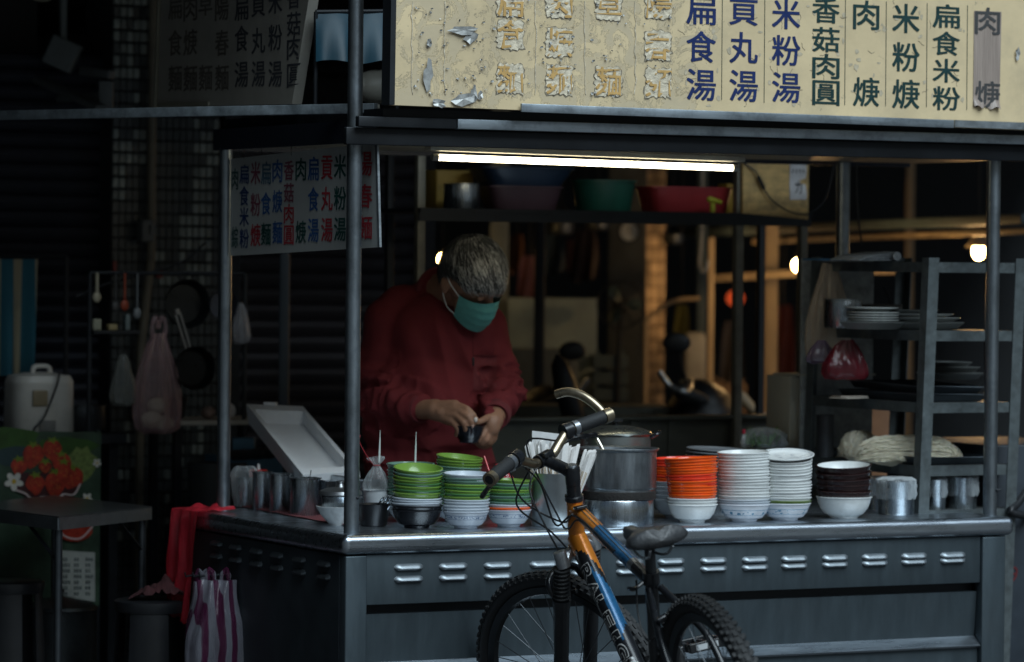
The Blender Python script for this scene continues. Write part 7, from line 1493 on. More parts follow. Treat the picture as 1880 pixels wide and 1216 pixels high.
cable([fr(barc + Vector((0.03, 0.10, 0.02))), fr(barc + Vector((0.07, 0.05, -0.09))), ht_top + Vector((0.045, 0.03, -0.055)), ht_top + Vector((-0.04, 0.026, -0.03))])
for k, (y, z) in enumerate(((0.006, 0.020), (-0.004, 0.021))):
    p = MB(); a_, b_ = ht_top - sa * 0.022, st_top + Vector((0, 0, -0.028)); p.tube([a_.lerp(b_, 0.1) + Vector((0, y, z)), a_.lerp(b_, 0.9) + Vector((0, y, z - 0.003))], 0.0012, 6); obj('cable', p, BSIL, bike)
p = MB(); a_ = (ht_top - sa * 0.022).lerp(st_top, 0.12); p.box(a_ + Vector((0, 0.005, 0.021)), (0.03, 0.03, 0.008), None, 0.002); obj('cable_stop', p, BBLK, bike)
# wheels
def wheel(hub, front, steered):
    W_ = lambda p: steer(p) if steered else p
    nseg = 72
    def ring(name, rr, sec, m, sharp=40, mod=None):
        p = MB(); ns = len(sec); vs = []
        for k in range(nseg * (2 if mod else 1)):
            N_ = nseg * (2 if mod else 1); an = 2 * math.pi * k / N_
            for (dr, dy) in sec:
                r2 = rr + dr; vs.append(hub + Vector((r2 * math.cos(an), dy, r2 * math.sin(an))))
        N_ = nseg * (2 if mod else 1)
        p.add(vs, [(k * ns + i, ((k + 1) % N_) * ns + i, ((k + 1) % N_) * ns + (i + 1) % ns, k * ns + (i + 1) % ns) for k in range(N_) for i in range(ns)])
        return W_(p), name, m, sharp
    wt = 0.0205 if front else 0.0235
    sec = [(math.cos(a) * 0.0205 - 0.0205, math.sin(a) * wt) for a in [2 * math.pi * i / 14 for i in range(14)]]
    tp_, nm, m, sh = ring('tyre', RW, sec, RUBBER); ty = obj(nm, tp_, m, bike, 60)
    # tread blocks
    q = MB(); nb = 84
    for k in range(nb):
        an = 2 * math.pi * (k + 0.0) / nb
        for j, (a_, off) in enumerate(((0.0, 0.0), (0.62, 0.5), (-0.62, 0.5), (1.12, 0.0), (-1.12, 0.0))):
            an2 = an + off * 2 * math.pi / nb; r2 = RW - 0.0205 + math.cos(a_) * (0.0195 if front else 0.0208); y = math.sin(a_) * (wt + (0.0 if front else 0.001))
            M_ = Matrix.Rotation(-an2, 3, 'Y') @ Matrix.Rotation(0, 3, 'X'); q.box(hub + Vector((r2 * math.cos(an2), y, r2 * math.sin(an2))), (0.0055, 0.011 if j == 0 else 0.009, 0.014 if j == 0 else 0.011), M_)
    o = obj('tread', W_(q), RUBBER, bike, 30, smooth=False); o.parent = ty; o['kind'] = 'stuff'
    rs = [(-0.040, -0.012), (-0.040, 0.012), (-0.060, 0.010), (-0.066, 0.0), (-0.060, -0.010)]
    rp_, nm, m, sh = ring('rim', RW, rs, mat('dark_rim', (0.05, 0.055, 0.06), 0.35, 0.8, 0.2, dirt=0.4)); obj(nm, rp_, m, bike, 40)
    p = MB(); p.tube([hub + Vector((0, -0.05, 0)), hub + Vector((0, 0.05, 0))], 0.006, 10); p.tube([hub + Vector((0, -0.034, 0)), hub + Vector((0, -0.030, 0)), hub + Vector((0, -0.026, 0)), hub + Vector((0, 0.026, 0)), hub + Vector((0, 0.030, 0)), hub + Vector((0, 0.034, 0))], [0.024, 0.026, 0.015, 0.015, 0.026, 0.024], 20); obj('hub', W_(p), BSIL, bike)
    for k in range(32):
        an = 2 * math.pi * k / 32; s_ = 1 if k % 2 else -1; cr = 0.42 * (1 if (k // 2) % 2 else -1); p = MB()
        p.tube([hub + Vector((0.024 * math.cos(an + cr * 2.6), 0.030 * s_, 0.024 * math.sin(an + cr * 2.6))), hub + Vector(((RW - 0.063) * math.cos(an), 0.003 * s_, (RW - 0.063) * math.sin(an)))], 0.00125, 5); obj('spoke', W_(p), mat('dark_spoke', (0.10, 0.11, 0.12), 0.4, 0.8), bike)
wheel(hub_f, True, True); wheel(hub_r, False, False)
# drive side: chainring, cranks, pedals, cassette
p = MB(); c_ = bb + Vector((0, -0.048, 0)); p.lathe([(0.04, -0.002), (0.088, -0.002), (0.088, 0.002), (0.04, 0.002), (0.04, -0.002)], 48, c_, M=Matrix.Rotation(math.pi / 2, 3, 'X'), wob=lambda a, z: 1 + 0.02 * math.cos(44 * a)); obj('chainring', p, BBLK, bike)
for s_, an in ((1, R(282)), (-1, R(102))):
    e = bb + Vector((math.cos(an) * 0.17, 0.075 * s_, math.sin(an) * 0.17)); p = MB(); p.tube([bb + Vector((0, 0.045 * s_, 0)), bb + Vector((0, 0.068 * s_, 0)), e], [0.014, 0.016, 0.011], 12); obj('crank', p, mat('grey_crank', (0.13, 0.135, 0.14), 0.4, 0.6), bike)
    p = MB(); pc = e + Vector((0, 0.055 * s_, 0.0)); p.tube([e, pc + Vector((0, 0.045 * s_, 0))], 0.006, 10)
    for dx in (-0.042, 0.042): p.box(pc + Vector((dx, 0, 0)), (0.008, 0.09, 0.024), None, 0.002)
    for dy in (-0.042, 0, 0.042): p.box(pc + Vector((0, dy, 0)), (0.084, 0.008, 0.022), None, 0.002)
    obj('pedal', p, BBLK if s_ > 0 else BBLK, bike)
    p = MB(); p.box(pc + Vector((-0.0470, 0, 0)), (0.002, 0.06, 0.014)); obj('reflector', p, mat('pale_reflector', (0.55, 0.57, 0.58), 0.3, 0.2), bike)
p = MB(); p.lathe([(0.02, -0.012), (0.05, -0.012), (0.04, 0.008), (0.02, 0.010), (0.02, -0.012)], 32, hub_r + Vector((0, -0.046, 0)), M=Matrix.Rotation(math.pi / 2, 3, 'X')); obj('cassette', p, BBLK, bike)
p = MB(); 
for dz in (1, -1): p.tube([bb + Vector((0, -0.048, 0.086 * dz)), hub_r + Vector((0, -0.048, 0.045 * dz))], 0.004, 6)
obj('chain', p, BBLK, bike)
p = MB(); p.tube([(0.36, 0.055, 0.27), (0.34, 0.16, 0.12), (0.34, 0.20, -0.0)], 0.008, 8); obj('kickstand', p, BBLK, bike)
# saddle
sc_ = Vector((0.250, 0.012, 0.795)); sd = (st_top - bb).normalized()
p = MB(); p.tube([st_top + sd * 0.0045, st_top + sd * 0.075], 0.0135, 16); p.box(st_top + sd * 0.08, (0.04, 0.045, 0.025), None, 0.005); obj('seat_post', p, mat('dull_post', (0.05, 0.055, 0.06), 0.4, 0.6), bike)
for s_ in (1, -1):
    p = MB(); p.tube(bez([sc_ + Vector((-0.10, 0.03 * s_, -0.015)), sc_ + Vector((-0.06, 0.024 * s_, -0.038)), sc_ + Vector((0.02, 0.02 * s_, -0.038)), sc_ + Vector((0.12, 0.006 * s_, -0.012))], 16), 0.0035, 8); obj('saddle_rail', p, BSIL, bike)
def sad(u, v):
    # u along (rear 0 .. nose 1), v around the section
    x = -0.115 + 0.235 * u; hw = 0.058 * (1 - sstep(0.18, 0.72, u)) + 0.019; hw *= math.sqrt(max(0.02, 1 - max(0, (0.10 - u) / 0.10) ** 2 * 0.8)) * math.sqrt(max(0.03, 1 - max(0, (u - 0.93) / 0.07) ** 2)); a_ = 2 * math.pi * v
    th = 0.026 + 0.007 * (1 - u); yy = math.copysign(abs(math.cos(a_)) ** 0.75, math.cos(a_)) * hw; zz = math.sin(a_) * th * (0.95 if math.sin(a_) > 0 else 0.62)
    zz += 0.007 * sstep(0.45, 0.0, u) + 0.006 * sstep(0.7, 1, u)
    if math.sin(a_) > 0: zz -= 0.010 * math.exp(-(yy / 0.013) ** 2) * math.sin(a_) * (1 - 0.4 * u)
    if u < 0.001 or u > 0.999: yy = 0; zz = 0.004
    return sc_ + Vector((x, yy, zz))
SADD = mat('worn_saddle', (0.035, 0.037, 0.04), 0.42, 0, 0.35, 18, bump=0.3, bs=160, dirt=0.6, dc=(0.12, 0.12, 0.12), ds=14)
p = MB(); p.grid(sad, 28, 36); obj('saddle', p, SADD, bike, 70)
p = MB(); p.tube(bez([st_top + Vector((0.01, 0.02, -0.02)), st_top + Vector((0.0, 0.05, -0.03)), st_top + Vector((-0.03, 0.075, -0.02))], 8), [0.006, 0.005, 0.005, 0.005, 0.006, 0.006, 0.006, 0.005, 0.004], 8); obj('quick_release', p, BBLK, bike)
cable([st_top + Vector((0.06, 0.02, -0.02)), st_top + Vector((0.02, 0.045, -0.10)), st_top + Vector((-0.02, 0.045, -0.16)), st_top + Vector((-0.09, 0.02, -0.12))], r_=0.0024)
# stand it in place: rear tyre on the ground, leaning to its left, front wheel at the cart
hd, leanb = 1.4153, 0.201
bike.rotation_mode = 'QUATERNION'
bike.rotation_quaternion = (Matrix.Rotation(hd, 3, 'Z') @ Matrix.Rotation(-leanb, 3, 'X')).to_quaternion()
bike.location = (0.478, -1.262, 0.004)
# ================================================================ MARKET BEHIND (out of focus)
def facing(px0, py0, px1, py1, D_, thick, name, label, cat, m, bev=0.004, group=None, ground=False):
    a, b = W(px0, py1, D_), W(px1, py0, D_); k = D_ / 7000; c = (a + b) / 2; wd = (px1 - px0) * k; ht = (py1 - py0) * k; p = MB()
    if ground: zt = b.z; p.box((c.x, c.y, zt / 2), (wd, thick, zt), Matrix.Rotation(-PSI, 3, 'Z'), bev)
    else: p.box(c, (wd, thick, ht), Matrix.Rotation(-PSI, 3, 'Z'), bev)
    return tag(obj(name, p, m), label, cat, group)
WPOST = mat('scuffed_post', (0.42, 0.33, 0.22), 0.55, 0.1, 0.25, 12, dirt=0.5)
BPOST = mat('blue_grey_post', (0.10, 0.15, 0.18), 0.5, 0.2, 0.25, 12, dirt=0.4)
def bulb(px, py, D_, r_, label, es, watts, zt=2.88, shade=False, cord=True):
    c = W(px, py, D_); t = thing('hanging_bulb', label, 'lamp', c, 'bare bulbs in the market behind')
    p = MB(); p.ball(c, (r_, r_, r_ * 1.25), None, 16, 12); obj('bulb', p, mat('lit_bulb', (1, 0.75, 0.4), 0.4, emit=(1.0, 0.62, 0.22), es=es), t)
    p = MB(); p.tube([c + Vector((0, 0, r_ * 1.26)), c + Vector((0, 0, r_ * 2.4))], r_ * 0.55, 12); obj('socket', p, BLACKP, t)
    p = MB(); p.tube([c + Vector((0, 0, r_ * 2.4)), Vector((c.x, c.y, zt))], 0.0035, 6); obj('cord', p, BLACKP, t)
    if shade: p = MB(); p.lathe([(r_ * 0.6, r_ * 2.6), (r_ * 0.9, r_ * 2.2), (r_ * 2.1, r_ * 0.75), (r_ * 2.15, r_ * 0.7), (r_ * 0.9, r_ * 2.05)], 24, c); obj('lamp_shade', p, mat('pale_shade', (0.42, 0.38, 0.30), 0.5), t)
    L = bpy.data.lights.new('bulb_light', 'POINT'); L.energy = watts; L.color = (1.0, 0.58, 0.24); L.shadow_soft_size = r_ * 1.6; lo = bpy.data.objects.new('bulb_light', L); col.objects.link(lo); lo.parent = t; lo.location = (0, 0, -r_ * 2.2) if shade else (0, 0, -r_ * 1.9)
    return c
bulb(812, 476, 14.5, 0.016, 'round bulb glowing beside the cook\'s head', 60, 0.12)
bulb(1464, 487, 14.2, 0.020, 'bulb hanging before the warm lit beam, left of the rack', 60, 3.5)
bulb(1797, 462, 14.0, 0.024, 'shaded bulb glowing beside the right front pole', 60, 3.0, shade=True)
bulb(1288, 505, 16.4, 0.010, 'bulb far behind, hidden by the timber post', 40, 2.5)  # out of sight behind the posts, put in to warm the tiled column
def bar(a, b, wd, ht, name, label, cat, m, group=None): p = MB(); p.beam(a, b, wd, ht, bev=0.004); return tag(obj(name, p, m), label, cat, group)
def upright(px, D_, wpx, name, label, m, ztop=2.88, group=None):
    c = W(px, 608, D_); p = MB(); p.box((c.x, c.y, ztop / 2), (wpx * D_ / 7000, 0.05, ztop), Matrix.Rotation(-PSI, 3, 'Z'), 0.004); return tag(obj(name, p, m), label, 'post', group)
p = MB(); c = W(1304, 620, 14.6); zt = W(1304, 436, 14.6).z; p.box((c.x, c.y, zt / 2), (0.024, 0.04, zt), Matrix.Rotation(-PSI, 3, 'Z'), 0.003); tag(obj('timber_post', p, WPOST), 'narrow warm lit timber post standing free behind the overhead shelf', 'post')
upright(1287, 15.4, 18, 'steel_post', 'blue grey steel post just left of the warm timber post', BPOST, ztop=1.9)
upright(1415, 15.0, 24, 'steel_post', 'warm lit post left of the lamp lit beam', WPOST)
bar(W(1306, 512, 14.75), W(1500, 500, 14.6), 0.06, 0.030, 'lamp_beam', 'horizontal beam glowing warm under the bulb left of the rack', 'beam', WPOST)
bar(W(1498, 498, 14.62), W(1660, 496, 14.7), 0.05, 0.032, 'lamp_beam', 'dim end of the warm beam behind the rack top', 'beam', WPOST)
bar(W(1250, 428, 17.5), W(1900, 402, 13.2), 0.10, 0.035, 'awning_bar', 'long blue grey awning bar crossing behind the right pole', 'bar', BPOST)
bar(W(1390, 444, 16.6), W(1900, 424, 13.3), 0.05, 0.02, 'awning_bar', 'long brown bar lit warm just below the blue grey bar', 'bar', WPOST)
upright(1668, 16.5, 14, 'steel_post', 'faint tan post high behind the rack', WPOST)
upright(522, 12.2 + 0.15, 18, 'steel_post', 'dark blue grey post before the brown shutter', mat('night_blue_post', (0.035, 0.05, 0.065), 0.5), ztop=1.9)
upright(915, 15.0, 34, 'steel_post', 'grey blue post right of the cook\'s head', mat('grey_blue_post', (0.16, 0.19, 0.20), 0.5, 0, 0.2))
upright(990, 14.2, 20, 'steel_post', 'black post before the pale boards right of the cook', DARKM, ztop=1.75)
# tiled column glowing warm
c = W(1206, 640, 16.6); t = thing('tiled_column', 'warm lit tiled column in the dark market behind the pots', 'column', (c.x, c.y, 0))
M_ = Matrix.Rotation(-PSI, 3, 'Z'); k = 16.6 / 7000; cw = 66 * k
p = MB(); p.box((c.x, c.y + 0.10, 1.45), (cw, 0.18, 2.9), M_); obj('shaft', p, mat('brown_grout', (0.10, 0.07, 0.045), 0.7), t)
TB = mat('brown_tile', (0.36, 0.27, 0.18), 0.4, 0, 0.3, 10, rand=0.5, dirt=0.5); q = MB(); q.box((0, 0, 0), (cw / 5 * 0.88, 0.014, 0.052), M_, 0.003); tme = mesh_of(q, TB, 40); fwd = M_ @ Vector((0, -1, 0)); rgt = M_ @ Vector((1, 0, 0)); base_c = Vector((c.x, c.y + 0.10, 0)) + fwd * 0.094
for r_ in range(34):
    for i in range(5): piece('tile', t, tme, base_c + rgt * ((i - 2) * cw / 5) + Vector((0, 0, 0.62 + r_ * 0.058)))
upright(1150, 15.6, 70, 'market_pillar', 'broad dark pillar under the round clock', mat('dark_pillar', (0.05, 0.06, 0.065), 0.6, 0, 0.4, 8))
c = W(1155, 426, 15.2); t = thing('wall_clock', 'round pale clock high on the dark pillar', 'clock', c)
M2 = (Matrix.Rotation(-PSI, 3, 'Z') @ Matrix.Rotation(math.pi / 2, 3, 'X')); p = MB(); p.lathe([(0.0001, 0.010), (0.036, 0.010), (0.0001, 0.0101)], 32, c, M=M2); obj('clock_face', p, mat('pale_dial', (0.50, 0.54, 0.56), 0.5), t); p = MB(); p.lathe([(0.036, 0.0), (0.043, 0.0), (0.043, 0.014), (0.037, 0.016), (0.036, 0.009)], 32, c, M=M2); p.lathe([(0.0001, 0.0), (0.043, -0.001), (0.0001, -0.0012)], 32, c, M=M2); obj('clock_rim', p, DARKM, t)
q0 = c + fwd * 0.012; p = MB(); p.beam(q0, q0 + Vector((0, 0, 0.026)), 0.003, 0.003); p.beam(q0, q0 + rgt * 0.017 - Vector((0, 0, 0.006)), 0.003, 0.003); obj('clock_hand', p, DARKM, t)
# pale boards right of the cook
PB_ = mat('pale_grey_board', (0.26, 0.34, 0.37), 0.6, 0, 0.2, 4, dirt=0.6, dc=(0.16, 0.18, 0.18))
facing(932, 548, 1096, 690, 14.9, 0.03, 'pale_board', 'pale grey upper board standing right of the cook', 'board', PB_, ground=True)
facing(935, 640, 1060, 735, 14.5, 0.04, 'lower_board', 'darker grey board in front of the pale one', 'board', mat('mid_grey_board', (0.12, 0.14, 0.14), 0.6, 0, 0.25, 5), ground=True)
facing(905, 745, 1230, 790, 13.6, 0.3, 'low_counter', 'low dark olive counter far behind the covered pot', 'counter', WOODO, ground=True)
facing(1236, 772, 1330, 800, 13.9, 0.3, 'rust_crate', 'rust brown crate behind the back board', 'crate', mat('rust_brown', (0.36, 0.16, 0.08), 0.6, 0, 0.2, 10), ground=True)
facing(1360, 786, 1470, 800, 13.8, 0.4, 'market_table', 'dark market table behind the rack end', 'table', WOODO, ground=True)
facing(1585, 735, 1632, 800, 13.7, 0.1, 'orange_carton', 'orange brown carton seen through the rack', 'carton', mat('orange_carton', (0.45, 0.22, 0.11), 0.6), ground=True)
facing(1256, 610, 1296, 740, 14.9, 0.05, 'grey_sack', 'pale grey sack hanging on the blue post', 'sack', mat('pale_sack', (0.38, 0.38, 0.36), 0.7, 0, 0.2, 10), bev=0.02)
facing(1040, 440, 1100, 500, 17, 0.2, 'dim_panel', 'dim reddish panel in the far dark', 'panel', mat('dim_red_panel', (0.12, 0.05, 0.05), 0.6))
# curved pipe and lantern
p = MB(); p.tube(bez([W(1186, 590, 14.8), W(1215, 564, 14.8), W(1245, 551, 14.8), W(1285, 548, 14.8)], 20), 0.009, 10); p.tube([W(1186, 590, 14.8), Vector((W(1186, 590, 14.8).x, W(1186, 590, 14.8).y, 0))], 0.009, 8); tag(obj('curved_pipe', p, WPOST), 'curved warm lit pipe in front of the tiled column', 'pipe')
c = W(1350, 548, 15.6); t = thing('red_lantern', 'small red lantern half hidden by the shelf frame post', 'lantern', c); p = MB(); p.ball(c, (0.038, 0.038, 0.034), None, 20, 12); obj('lantern_body', p, mat('red_paper', (0.60, 0.05, 0.02), 0.5, emit=(1, 0.12, 0.03), es=0.35), t); p = MB(); p.tube([c + Vector((0, 0, 0.034)), c + Vector((0, 0, 0.05))], 0.018, 12); p.tube([c + Vector((0, 0, 0.05)), Vector((c.x, c.y, 2.88))], 0.003, 6); obj('hanger', p, DARKM, t)
p = MB(); h0 = W(1288, 430, 14.4); p.tube(bez([Vector((h0.x, h0.y, 2.0)), h0, W(1284, 480, 14.4), W(1290, 500, 14.4), W(1298, 490, 14.4), W(1300, 478, 14.4)], 24), 0.006, 8); p.tube([Vector((h0.x, h0.y, 2.0)), Vector((h0.x, h0.y, 2.9))], 0.004, 6); tag(obj('meat_hook', p, mat('bright_hook', (0.5, 0.5, 0.48), 0.3, 0.9)), 'shiny meat hook hanging beside the timber post', 'hook')
# parked scooter behind: handlebar, mirror, body
def scooter(px, py, D_, label, flip=1):
    c = W(px, py, D_); t = thing('parked_scooter', label, 'scooter', (c.x, c.y, 0), 'scooters parked in the market'); R3 = Matrix.Rotation(-PSI, 3, 'Z'); g_ = lambda x, y, z: Vector((c.x, c.y, c.z)) + R3 @ Vector((x * flip, y, z))
    m_ = mat('scooter_dark', (0.008, 0.009, 0.011), 0.5)
    p = MB(); p.tube(bez([g_(-0.10, 0.0, 0.10), g_(-0.06, 0, 0.05), g_(0.0, 0.0, 0.03), g_(0.02, 0.2, 0.06), g_(0.0, 0.42, 0.05)], 20), 0.011, 10); obj('handlebar', p, BSIL, t)
    p = MB(); p.cap(g_(-0.02, 0.02, 0.03), g_(0.06, 0.04, 0.0), 0.028, 0.018); obj('grip', p, RUBBER, t)
    p = MB(); p.ball(g_(0.05, 0.2, -0.04), (0.10, 0.13, 0.11)); obj('headlamp_cowl', p, m_, t)
    p = MB(); p.cap(g_(0.06, 0.2, -0.08), g_(0.02, 0.2, -0.60), 0.14, 0.11); p.cap(g_(-0.15, 0.2, -0.62), g_(-0.75, 0.2, -0.45), 0.12, 0.17); obj('body_shell', p, m_, t)
    p = MB(); p.cap(g_(-0.40, 0.2, -0.30), g_(-0.95, 0.2, -0.24), 0.11, 0.13); obj('seat', p, RUBBER, t)
    for x in (0.2, -0.85): q = MB(); q.lathe([(0.13, -0.045), (0.22, -0.05), (0.245, 0.0), (0.22, 0.05), (0.13, 0.045), (0.13, -0.045)], 32, Vector((g_(x, 0.2, 0).x, g_(x, 0.2, 0).y, 0.245)), M=R3 @ Matrix.Rotation(math.pi / 2, 3, 'X')); obj('wheel', q, RUBBER, t)
    p = MB(); p.tube([g_(0.0, 0.03, 0.05), g_(-0.03, 0.0, 0.16)], 0.005, 8); p.ball(g_(-0.04, 0.0, 0.20), (0.05, 0.012, 0.035), R3); obj('mirror', p, m_, t)
scooter(1262, 735, 13.3, 'dark scooter parked behind the back board, handlebar end showing')
scooter(1030, 745, 13.9, 'dark scooter parked behind the bike handlebar, below the pale boards', -1)
# black folded umbrella shape leaning behind, left of the bar end
p = MB(); a, b = W(1022, 650, 13.3), W(1060, 790, 13.3); p.tube([a, a.lerp(b, 0.12), a.lerp(b, 0.4), a.lerp(b, 0.8), b, Vector((b.x + 0.05, b.y, 0))], [0.004, 0.03, 0.042, 0.04, 0.02, 0.008], 14); tag(obj('folded_parasol', p, DARKM), 'black folded parasol leaning before the pale boards', 'parasol')
p = MB(); a, b = W(1345, 712, 13.2), W(1400, 770, 13.2); p.tube([a, a.lerp(b, 0.3), a.lerp(b, 0.6), b], [0.008, 0.022, 0.018, 0.006], 10); p.tube([b, Vector((b.x + 0.05, b.y, 0))], 0.006, 8); tag(obj('paddle', p, mat('warm_wood_paddle', (0.45, 0.33, 0.20), 0.5)), 'pale wooden paddle leaning behind the shelf frame post', 'paddle')
for px, py, r_, lab in ((1440, 790, 0.045, 'white plastic bundle behind the bagged greens'), (1412, 778, 0.05, 'grey blue bundle behind the paddle')):
    c = W(px, py, 13.4); p = MB(); p.ball(c, (r_, r_, r_ * 0.8), None, 24, 16); p.v = [tuple(Vector(v) + mnoise.noise_vector(Vector(v) * 30) * 0.010) for v in p.v]; tag(obj('bundle', p, mat('bundle_%d' % px, (0.6, 0.63, 0.68) if px == 1440 else (0.2, 0.24, 0.3), 0.6), sharp=70), lab, 'bundle')
# upper left clutter and blue tarpaulin over the stalls behind
a = W(0, 0, 1); p = MB()
def tarp(u, v): q = ony(580 + 150 * u, 22 + 92 * v, 0.42 - 0.04 * v); q.z += 0.006 * math.sin(u * 9); q.y += 0.015 * math.sin(u * 14) * v; return q
p.grid(tarp, 24, 10); tag(obj('blue_tarpaulin', p, mat('blue_tarp', (0.009, 0.055, 0.085), 0.5, 0, 0.25, 6), sharp=80), 'blue tarpaulin strung above the cart roof behind the corner pole', 'tarpaulin')
p = MB(); qa, qb = tarp(0, 0), tarp(1, 0); p.tube([qa, qb], 0.006, 8); p.tube([qa, Vector((qa.x, qa.y, 1.855))], 0.006, 8); p.tube([qb, Vector((qb.x, qb.y, 1.855))], 0.006, 8); tag(obj('tarp_rail', p, DARKM), 'thin dark rail holding the blue tarpaulin above the cart roof', 'rail')
bar(W(540, 132, 14.8), W(720, 148, 14.2), 0.05, 0.03, 'tarp_bar', 'dim grey bar under the blue tarpaulin', 'bar', mat('dim_grey_bar', (0.10, 0.11, 0.12), 0.5))
p = MB(); c = W(690, 160, 11.3); p.ball(c, (0.075, 0.05, 0.05), None, 20, 12); p.tube([c, c + Vector((0, 0, 0.0))] if False else [c + Vector((-0.06, 0, 0)), c + Vector((0.09, 0, 0.03))], 0.035, 12); p.tube([c, Vector((c.x, c.y, 1.86))], 0.012, 8); tag(obj('floodlight', p, mat('pale_lamp_head', (0.34, 0.33, 0.28), 0.5)), 'pale unlit lamp head on the roof left of the yellow sign', 'lamp')
bar(W(-20, 104, 13), W(186, 200, 12.2), 0.04, 0.022, 'awning_strut', 'dim sloping strut at the upper left', 'strut', mat('dim_strut', (0.11, 0.12, 0.12), 0.5))
p = MB(); c = W(115, 100, 12.6); p.box(c, (0.10, 0.09, 0.10), F3 @ Matrix.Rotation(0.42, 3, 'Y'), 0.006); p.beam(c + Vector((0, 0, 0.02)), Vector((c.x, c.y, 2.9)), 0.02, 0.02); tag(obj('hanging_box', p, mat('grey_metal_box', (0.13, 0.15, 0.15), 0.55)), 'tilted grey metal box hanging high at the upper left', 'box')
bar(W(150, 130, 12.4), W(205, 138, 12.3), 0.03, 0.03, 'arm_bracket', 'short grey bracket arm beside the hanging box', 'bracket', MATS['dim_strut'])
p = MB(); c = W(195, 175, 12.3); p.box(c, (0.045, 0.04, 0.09), F3, 0.004); p.beam(c, Vector((c.x, c.y + 0.5, c.z)), 0.02, 0.02); tag(obj('meter_box', p, mat('meter_grey', (0.14, 0.155, 0.155), 0.5)), 'narrow grey meter box at the pillar edge above the bar', 'meter box')
p = MB(); cring = W(78, -14, 12.6); p.tube([cring + r0 * (0.042 * math.cos(i / 24 * 6.2832)) + z0 * (0.028 * math.sin(i / 24 * 6.2832)) for i in range(24)], 0.003, 8, closed=True); p.tube([cring + z0 * 0.028, Vector((cring.x, cring.y, 2.9))], 0.003, 6); tag(obj('lamp_ring', p, mat('pale_ring', (0.45, 0.42, 0.32), 0.4)), 'thin pale ring hanging at the top left edge', 'ring')
# the neighbour's awning edge, a flat galvanised bar passing the corner pole
a = onz(-30, 214, W(640, 205, 10.35).z); b = W(690, 199, 10.16); a.z = W(0, 213, dep(a)).z
p = MB(); p.beam(a, b, 0.020, 0.0265, bev=0.002); tag(obj('awning_edge', p, mat('stained_galvanised', (0.36, 0.42, 0.46), 0.45, 0.6, 0.35, 20, dirt=0.8, dc=(0.07, 0.09, 0.10), ds=16)), 'long stained galvanised bar running from the upper left to the corner pole', 'bar')
# dark cabinet at the right edge with a red figure
t = thing('dark_cabinet', 'dark cabinet at the right edge with a dim red number 9', 'cabinet', (2.42, 0.32, 0)); p = MB(); p.box((2.46, 0.55, 0.46), (0.40, 0.5, 0.92), None, 0.004); obj('cabinet_body', p, mat('night_blue_paint', (0.02, 0.028, 0.038), 0.5), t)
p = MB(); c = ony(1862, 1054, 0.2985); put_char(p, '9', c, (1, 0, 0), (0, 0, 1), 0.026, 0.046); obj('letter', p, mat('dim_red_print', (0.10, 0.012, 0.015), 0.5), t, smooth=False)
# dark cables inside the right opening
p = MB(); p.tube(bez([ony(1810, 300, 0.30), ony(1812, 420, 0.30), ony(1808, 560, 0.30), ony(1809, 700, 0.30)], 24), 0.003, 6); tag(obj('cable', p, BLACKP), 'black cable hanging beside the right front pole', 'cable')
p = MB(); p.tube(bez([ony(1572, 300, 1.0), ony(1574, 380, 1.0), ony(1582, 450, 1.0)], 12), 0.003, 6); tag(obj('cable', p, BLACKP), 'thin black cable hanging beside the round back pole', 'cable')
p = MB(); p.tube(bez([ony(1886, 900, 0.25), ony(1868, 925, 0.22), ony(1855, 940, 0.2), ony(1885, 948, 0.2)], 14), 0.012, 10); p.tube([ony(1886, 948, 0.2), ony(1890, 948, 0.5)], 0.012, 8); tag(obj('black_hose', p, BLACKP), 'black hose end at the right edge beside the counter', 'hose')

# dim market clutter, each thing standing or hanging where it is
def hung_cloth(px, py0, py1, wpx, D_, label, c3_, seed):
    k = D_ / 7000; top = W(px, py0, D_); H = (py1 - py0) * k; p = MB()
    p.grid(lambda u, v: top + r0 * ((u - 0.5) * wpx * k * (0.55 + 0.45 * v ** 0.5)) + f0 * (0.014 * math.sin(u * 12 + seed + v * 3) * (0.3 + v)) - z0 * (H * v + 0.01 * math.sin(u * 5 + seed) * v), 22, 16)
    t = thing('hung_cloth', label, 'cloth', top, 'cloths hung in the dark market'); obj('fabric', p, mat('cloth_%d' % seed, c3_, 0.85, 0, 0.3, 12), t, 80)
    q = MB(); q.tube([top, Vector((top.x, top.y, 2.9))], 0.004, 6); obj('hanger_cord', q, DARKM, t)
hung_cloth(972, 470, 548, 46, 15.6, 'dusty pink cloth hung above the pale boards', (0.30, 0.13, 0.13), 61)
hung_cloth(1010, 425, 500, 60, 16.0, 'slate blue cloth hung right of the pink cloth', (0.05, 0.075, 0.09), 62)
hung_cloth(1075, 420, 515, 54, 16.2, 'dark brown cloth hung beside the market pillar', (0.055, 0.035, 0.03), 63)
hung_cloth(950, 430, 500, 30, 16.4, 'rust coloured cloth hung behind the grey blue post', (0.20, 0.085, 0.04), 64)
hung_cloth(1252, 560, 640, 34, 15.4, 'olive bag cloth hung under the curved pipe', (0.13, 0.12, 0.03), 65)
hung_cloth(1345, 590, 720, 50, 15.8, 'grey brown apron hung behind the lantern', (0.10, 0.085, 0.075), 66)
hung_cloth(1440, 560, 690, 44, 15.9, 'dark red apron hung right of the warm post', (0.12, 0.03, 0.025), 67)
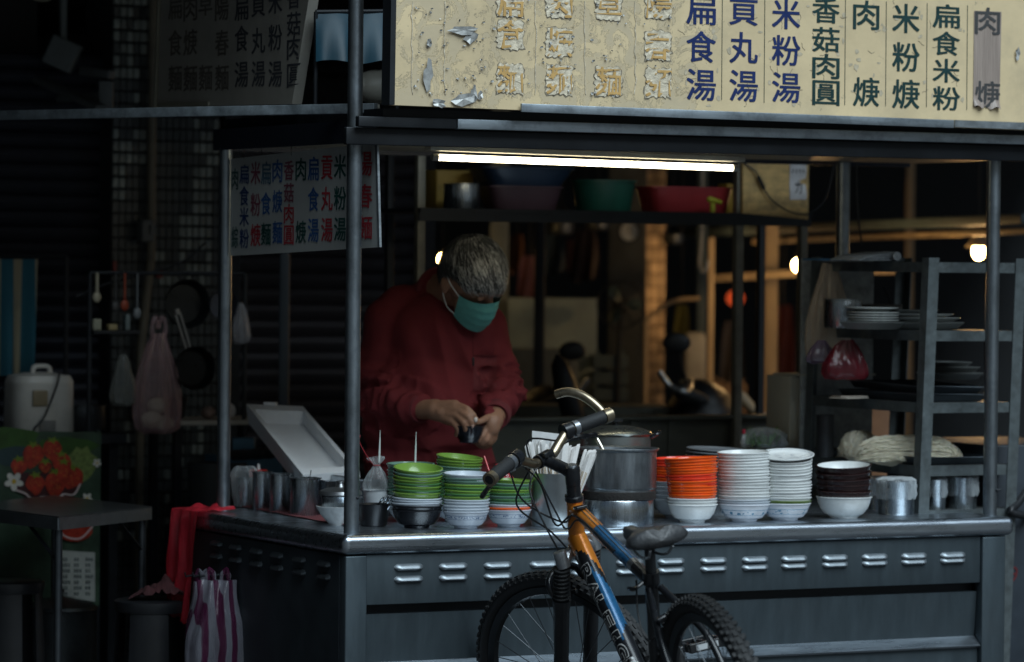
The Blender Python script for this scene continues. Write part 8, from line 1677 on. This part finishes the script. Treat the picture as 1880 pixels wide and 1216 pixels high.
def crate_stack(px, pyt, n, D_, wpx, label, c3_):
    k = D_ / 7000; c = W(px, pyt, D_); zt = c.z; h = zt / n
    for i in range(n):
        z = i * h; p = MB(); M9 = Matrix.Rotation(-PSI + 0.06 * math.sin(i * 2.3), 3, 'Z'); w_, d_ = wpx * k, 0.26; o9 = Vector((c.x, c.y, z))
        for (x, y, sx_, sy_) in ((0, -d_ / 2, w_, 0.012), (0, d_ / 2, w_, 0.012), (-w_ / 2, 0, 0.012, d_ - 0.013), (w_ / 2, 0, 0.012, d_ - 0.013)):
            for zz_ in (0.22, 0.5, 0.78): p.box(o9 + M9 @ Vector((x, y, h * zz_)), (sx_, sy_, h * 0.20), M9)
        for (x, y) in ((-1, -1), (1, -1), (1, 1), (-1, 1)): p.box(o9 + M9 @ Vector((x * (w_ / 2 - 0.014), y * (d_ / 2 - 0.014), h * 0.485)), (0.016, 0.016, h * 0.96), M9)
        p.box(o9 + M9 @ Vector((0, 0, 0.008)), (w_ - 0.03, d_ - 0.03, 0.012), M9)
        tag(obj('slatted_crate', p, mat('crate_%d' % px, c3_, 0.6, 0, 0.3)), (ORD[n - 1 - i] + ' ' + label), 'crate', 'crates stacked in the market')
crate_stack(1118, 640, 5, 14.8, 60, 'slatted blue grey crate of the pile below the clock', (0.05, 0.075, 0.085))
crate_stack(1338, 690, 4, 14.9, 52, 'slatted brown crate of the pile behind the frame post', (0.12, 0.075, 0.045))
# hanging pots over the far stall
for i, (px, py, r_) in enumerate(((1030, 410, 0.05), (1098, 404, 0.045), (1236, 432, 0.04))):
    c = W(px, py, 15.0); t = thing('hanging_pot', ('dim pot hanging under the overhead shelf, left of the clock', 'small dim pot hanging just left of the clock', 'dim pot hanging left of the meat hook')[i], 'pot', c, 'pots hung in the market'); p = MB(); p.lathe([(0.0001, -r_ * 0.9), (r_ * 0.8, -r_ * 0.88), (r_, -r_ * 0.6), (r_, 0.0), (r_ * 1.05, 0.004), (r_ * 0.95, 0.002), (r_ * 0.94, -r_ * 0.6), (0.0001, -r_ * 0.84)], 28, c); obj('pot_body', p, mat('dim_steel', (0.22, 0.24, 0.25), 0.35, 0.9), t)
    p = MB(); p.tube(bez([c + r0 * r_, c + Vector((0, 0, r_ * 1.5)), c - r0 * r_], 12), 0.003, 6); p.tube([c + Vector((0, 0, r_ * 1.5)), Vector((c.x, c.y, 2.9))], 0.003, 6); obj('bail', p, DARKM, t)
# electric fan on a stand
c = W(1140, 560, 14.6); t = thing('pedestal_fan', 'dim pedestal fan in front of the market pillar', 'fan', (c.x, c.y, 0)); M2 = (Matrix.Rotation(-PSI, 3, 'Z') @ Matrix.Rotation(math.pi / 2, 3, 'X'))
for k in range(6): a = k * math.pi / 6; p = MB(); p.tube([c + M2 @ Vector((0.088 * math.cos(a), 0.088 * math.sin(a), 0)), c + M2 @ Vector((0.02 * math.cos(a), 0.02 * math.sin(a), 0.04)), c + M2 @ Vector((-0.02 * math.cos(a), -0.02 * math.sin(a), 0.04)), c + M2 @ Vector((-0.088 * math.cos(a), -0.088 * math.sin(a), 0))], 0.0025, 5); obj('cage_wire', p, DARKM, t)
p = MB(); p.tube([c + M2 @ Vector((0.09 * math.cos(a / 28 * 6.2832), 0.09 * math.sin(a / 28 * 6.2832), 0)) for a in range(28)], 0.004, 6, closed=True); obj('cage_ring', p, DARKM, t)
for k in range(3): a = k * 2.094; p = MB(); p.ball(c + M2 @ Vector((0.045 * math.cos(a), 0.045 * math.sin(a), 0.012)), (0.034, 0.024, 0.004), M2 @ Matrix.Rotation(a, 3, 'Z') @ Matrix.Rotation(0.5, 3, 'X'), 12, 6); obj('blade', p, mat('teal_blade', (0.03, 0.06, 0.065), 0.4), t)
p = MB(); p.cap(c + M2 @ Vector((0, 0, -0.02)), c + M2 @ Vector((0, 0, -0.10)), 0.035, 0.028); p.tube([c + M2 @ Vector((0, 0, -0.06)), Vector((c.x, c.y + 0.06, 0.03))], 0.010, 8); p.lathe([(0.0001, 0.03), (0.14, 0.015), (0.15, 0), (0.0001, 0)], 24, Vector((c.x, c.y + 0.06, 0))); obj('stand', p, DARKM, t)
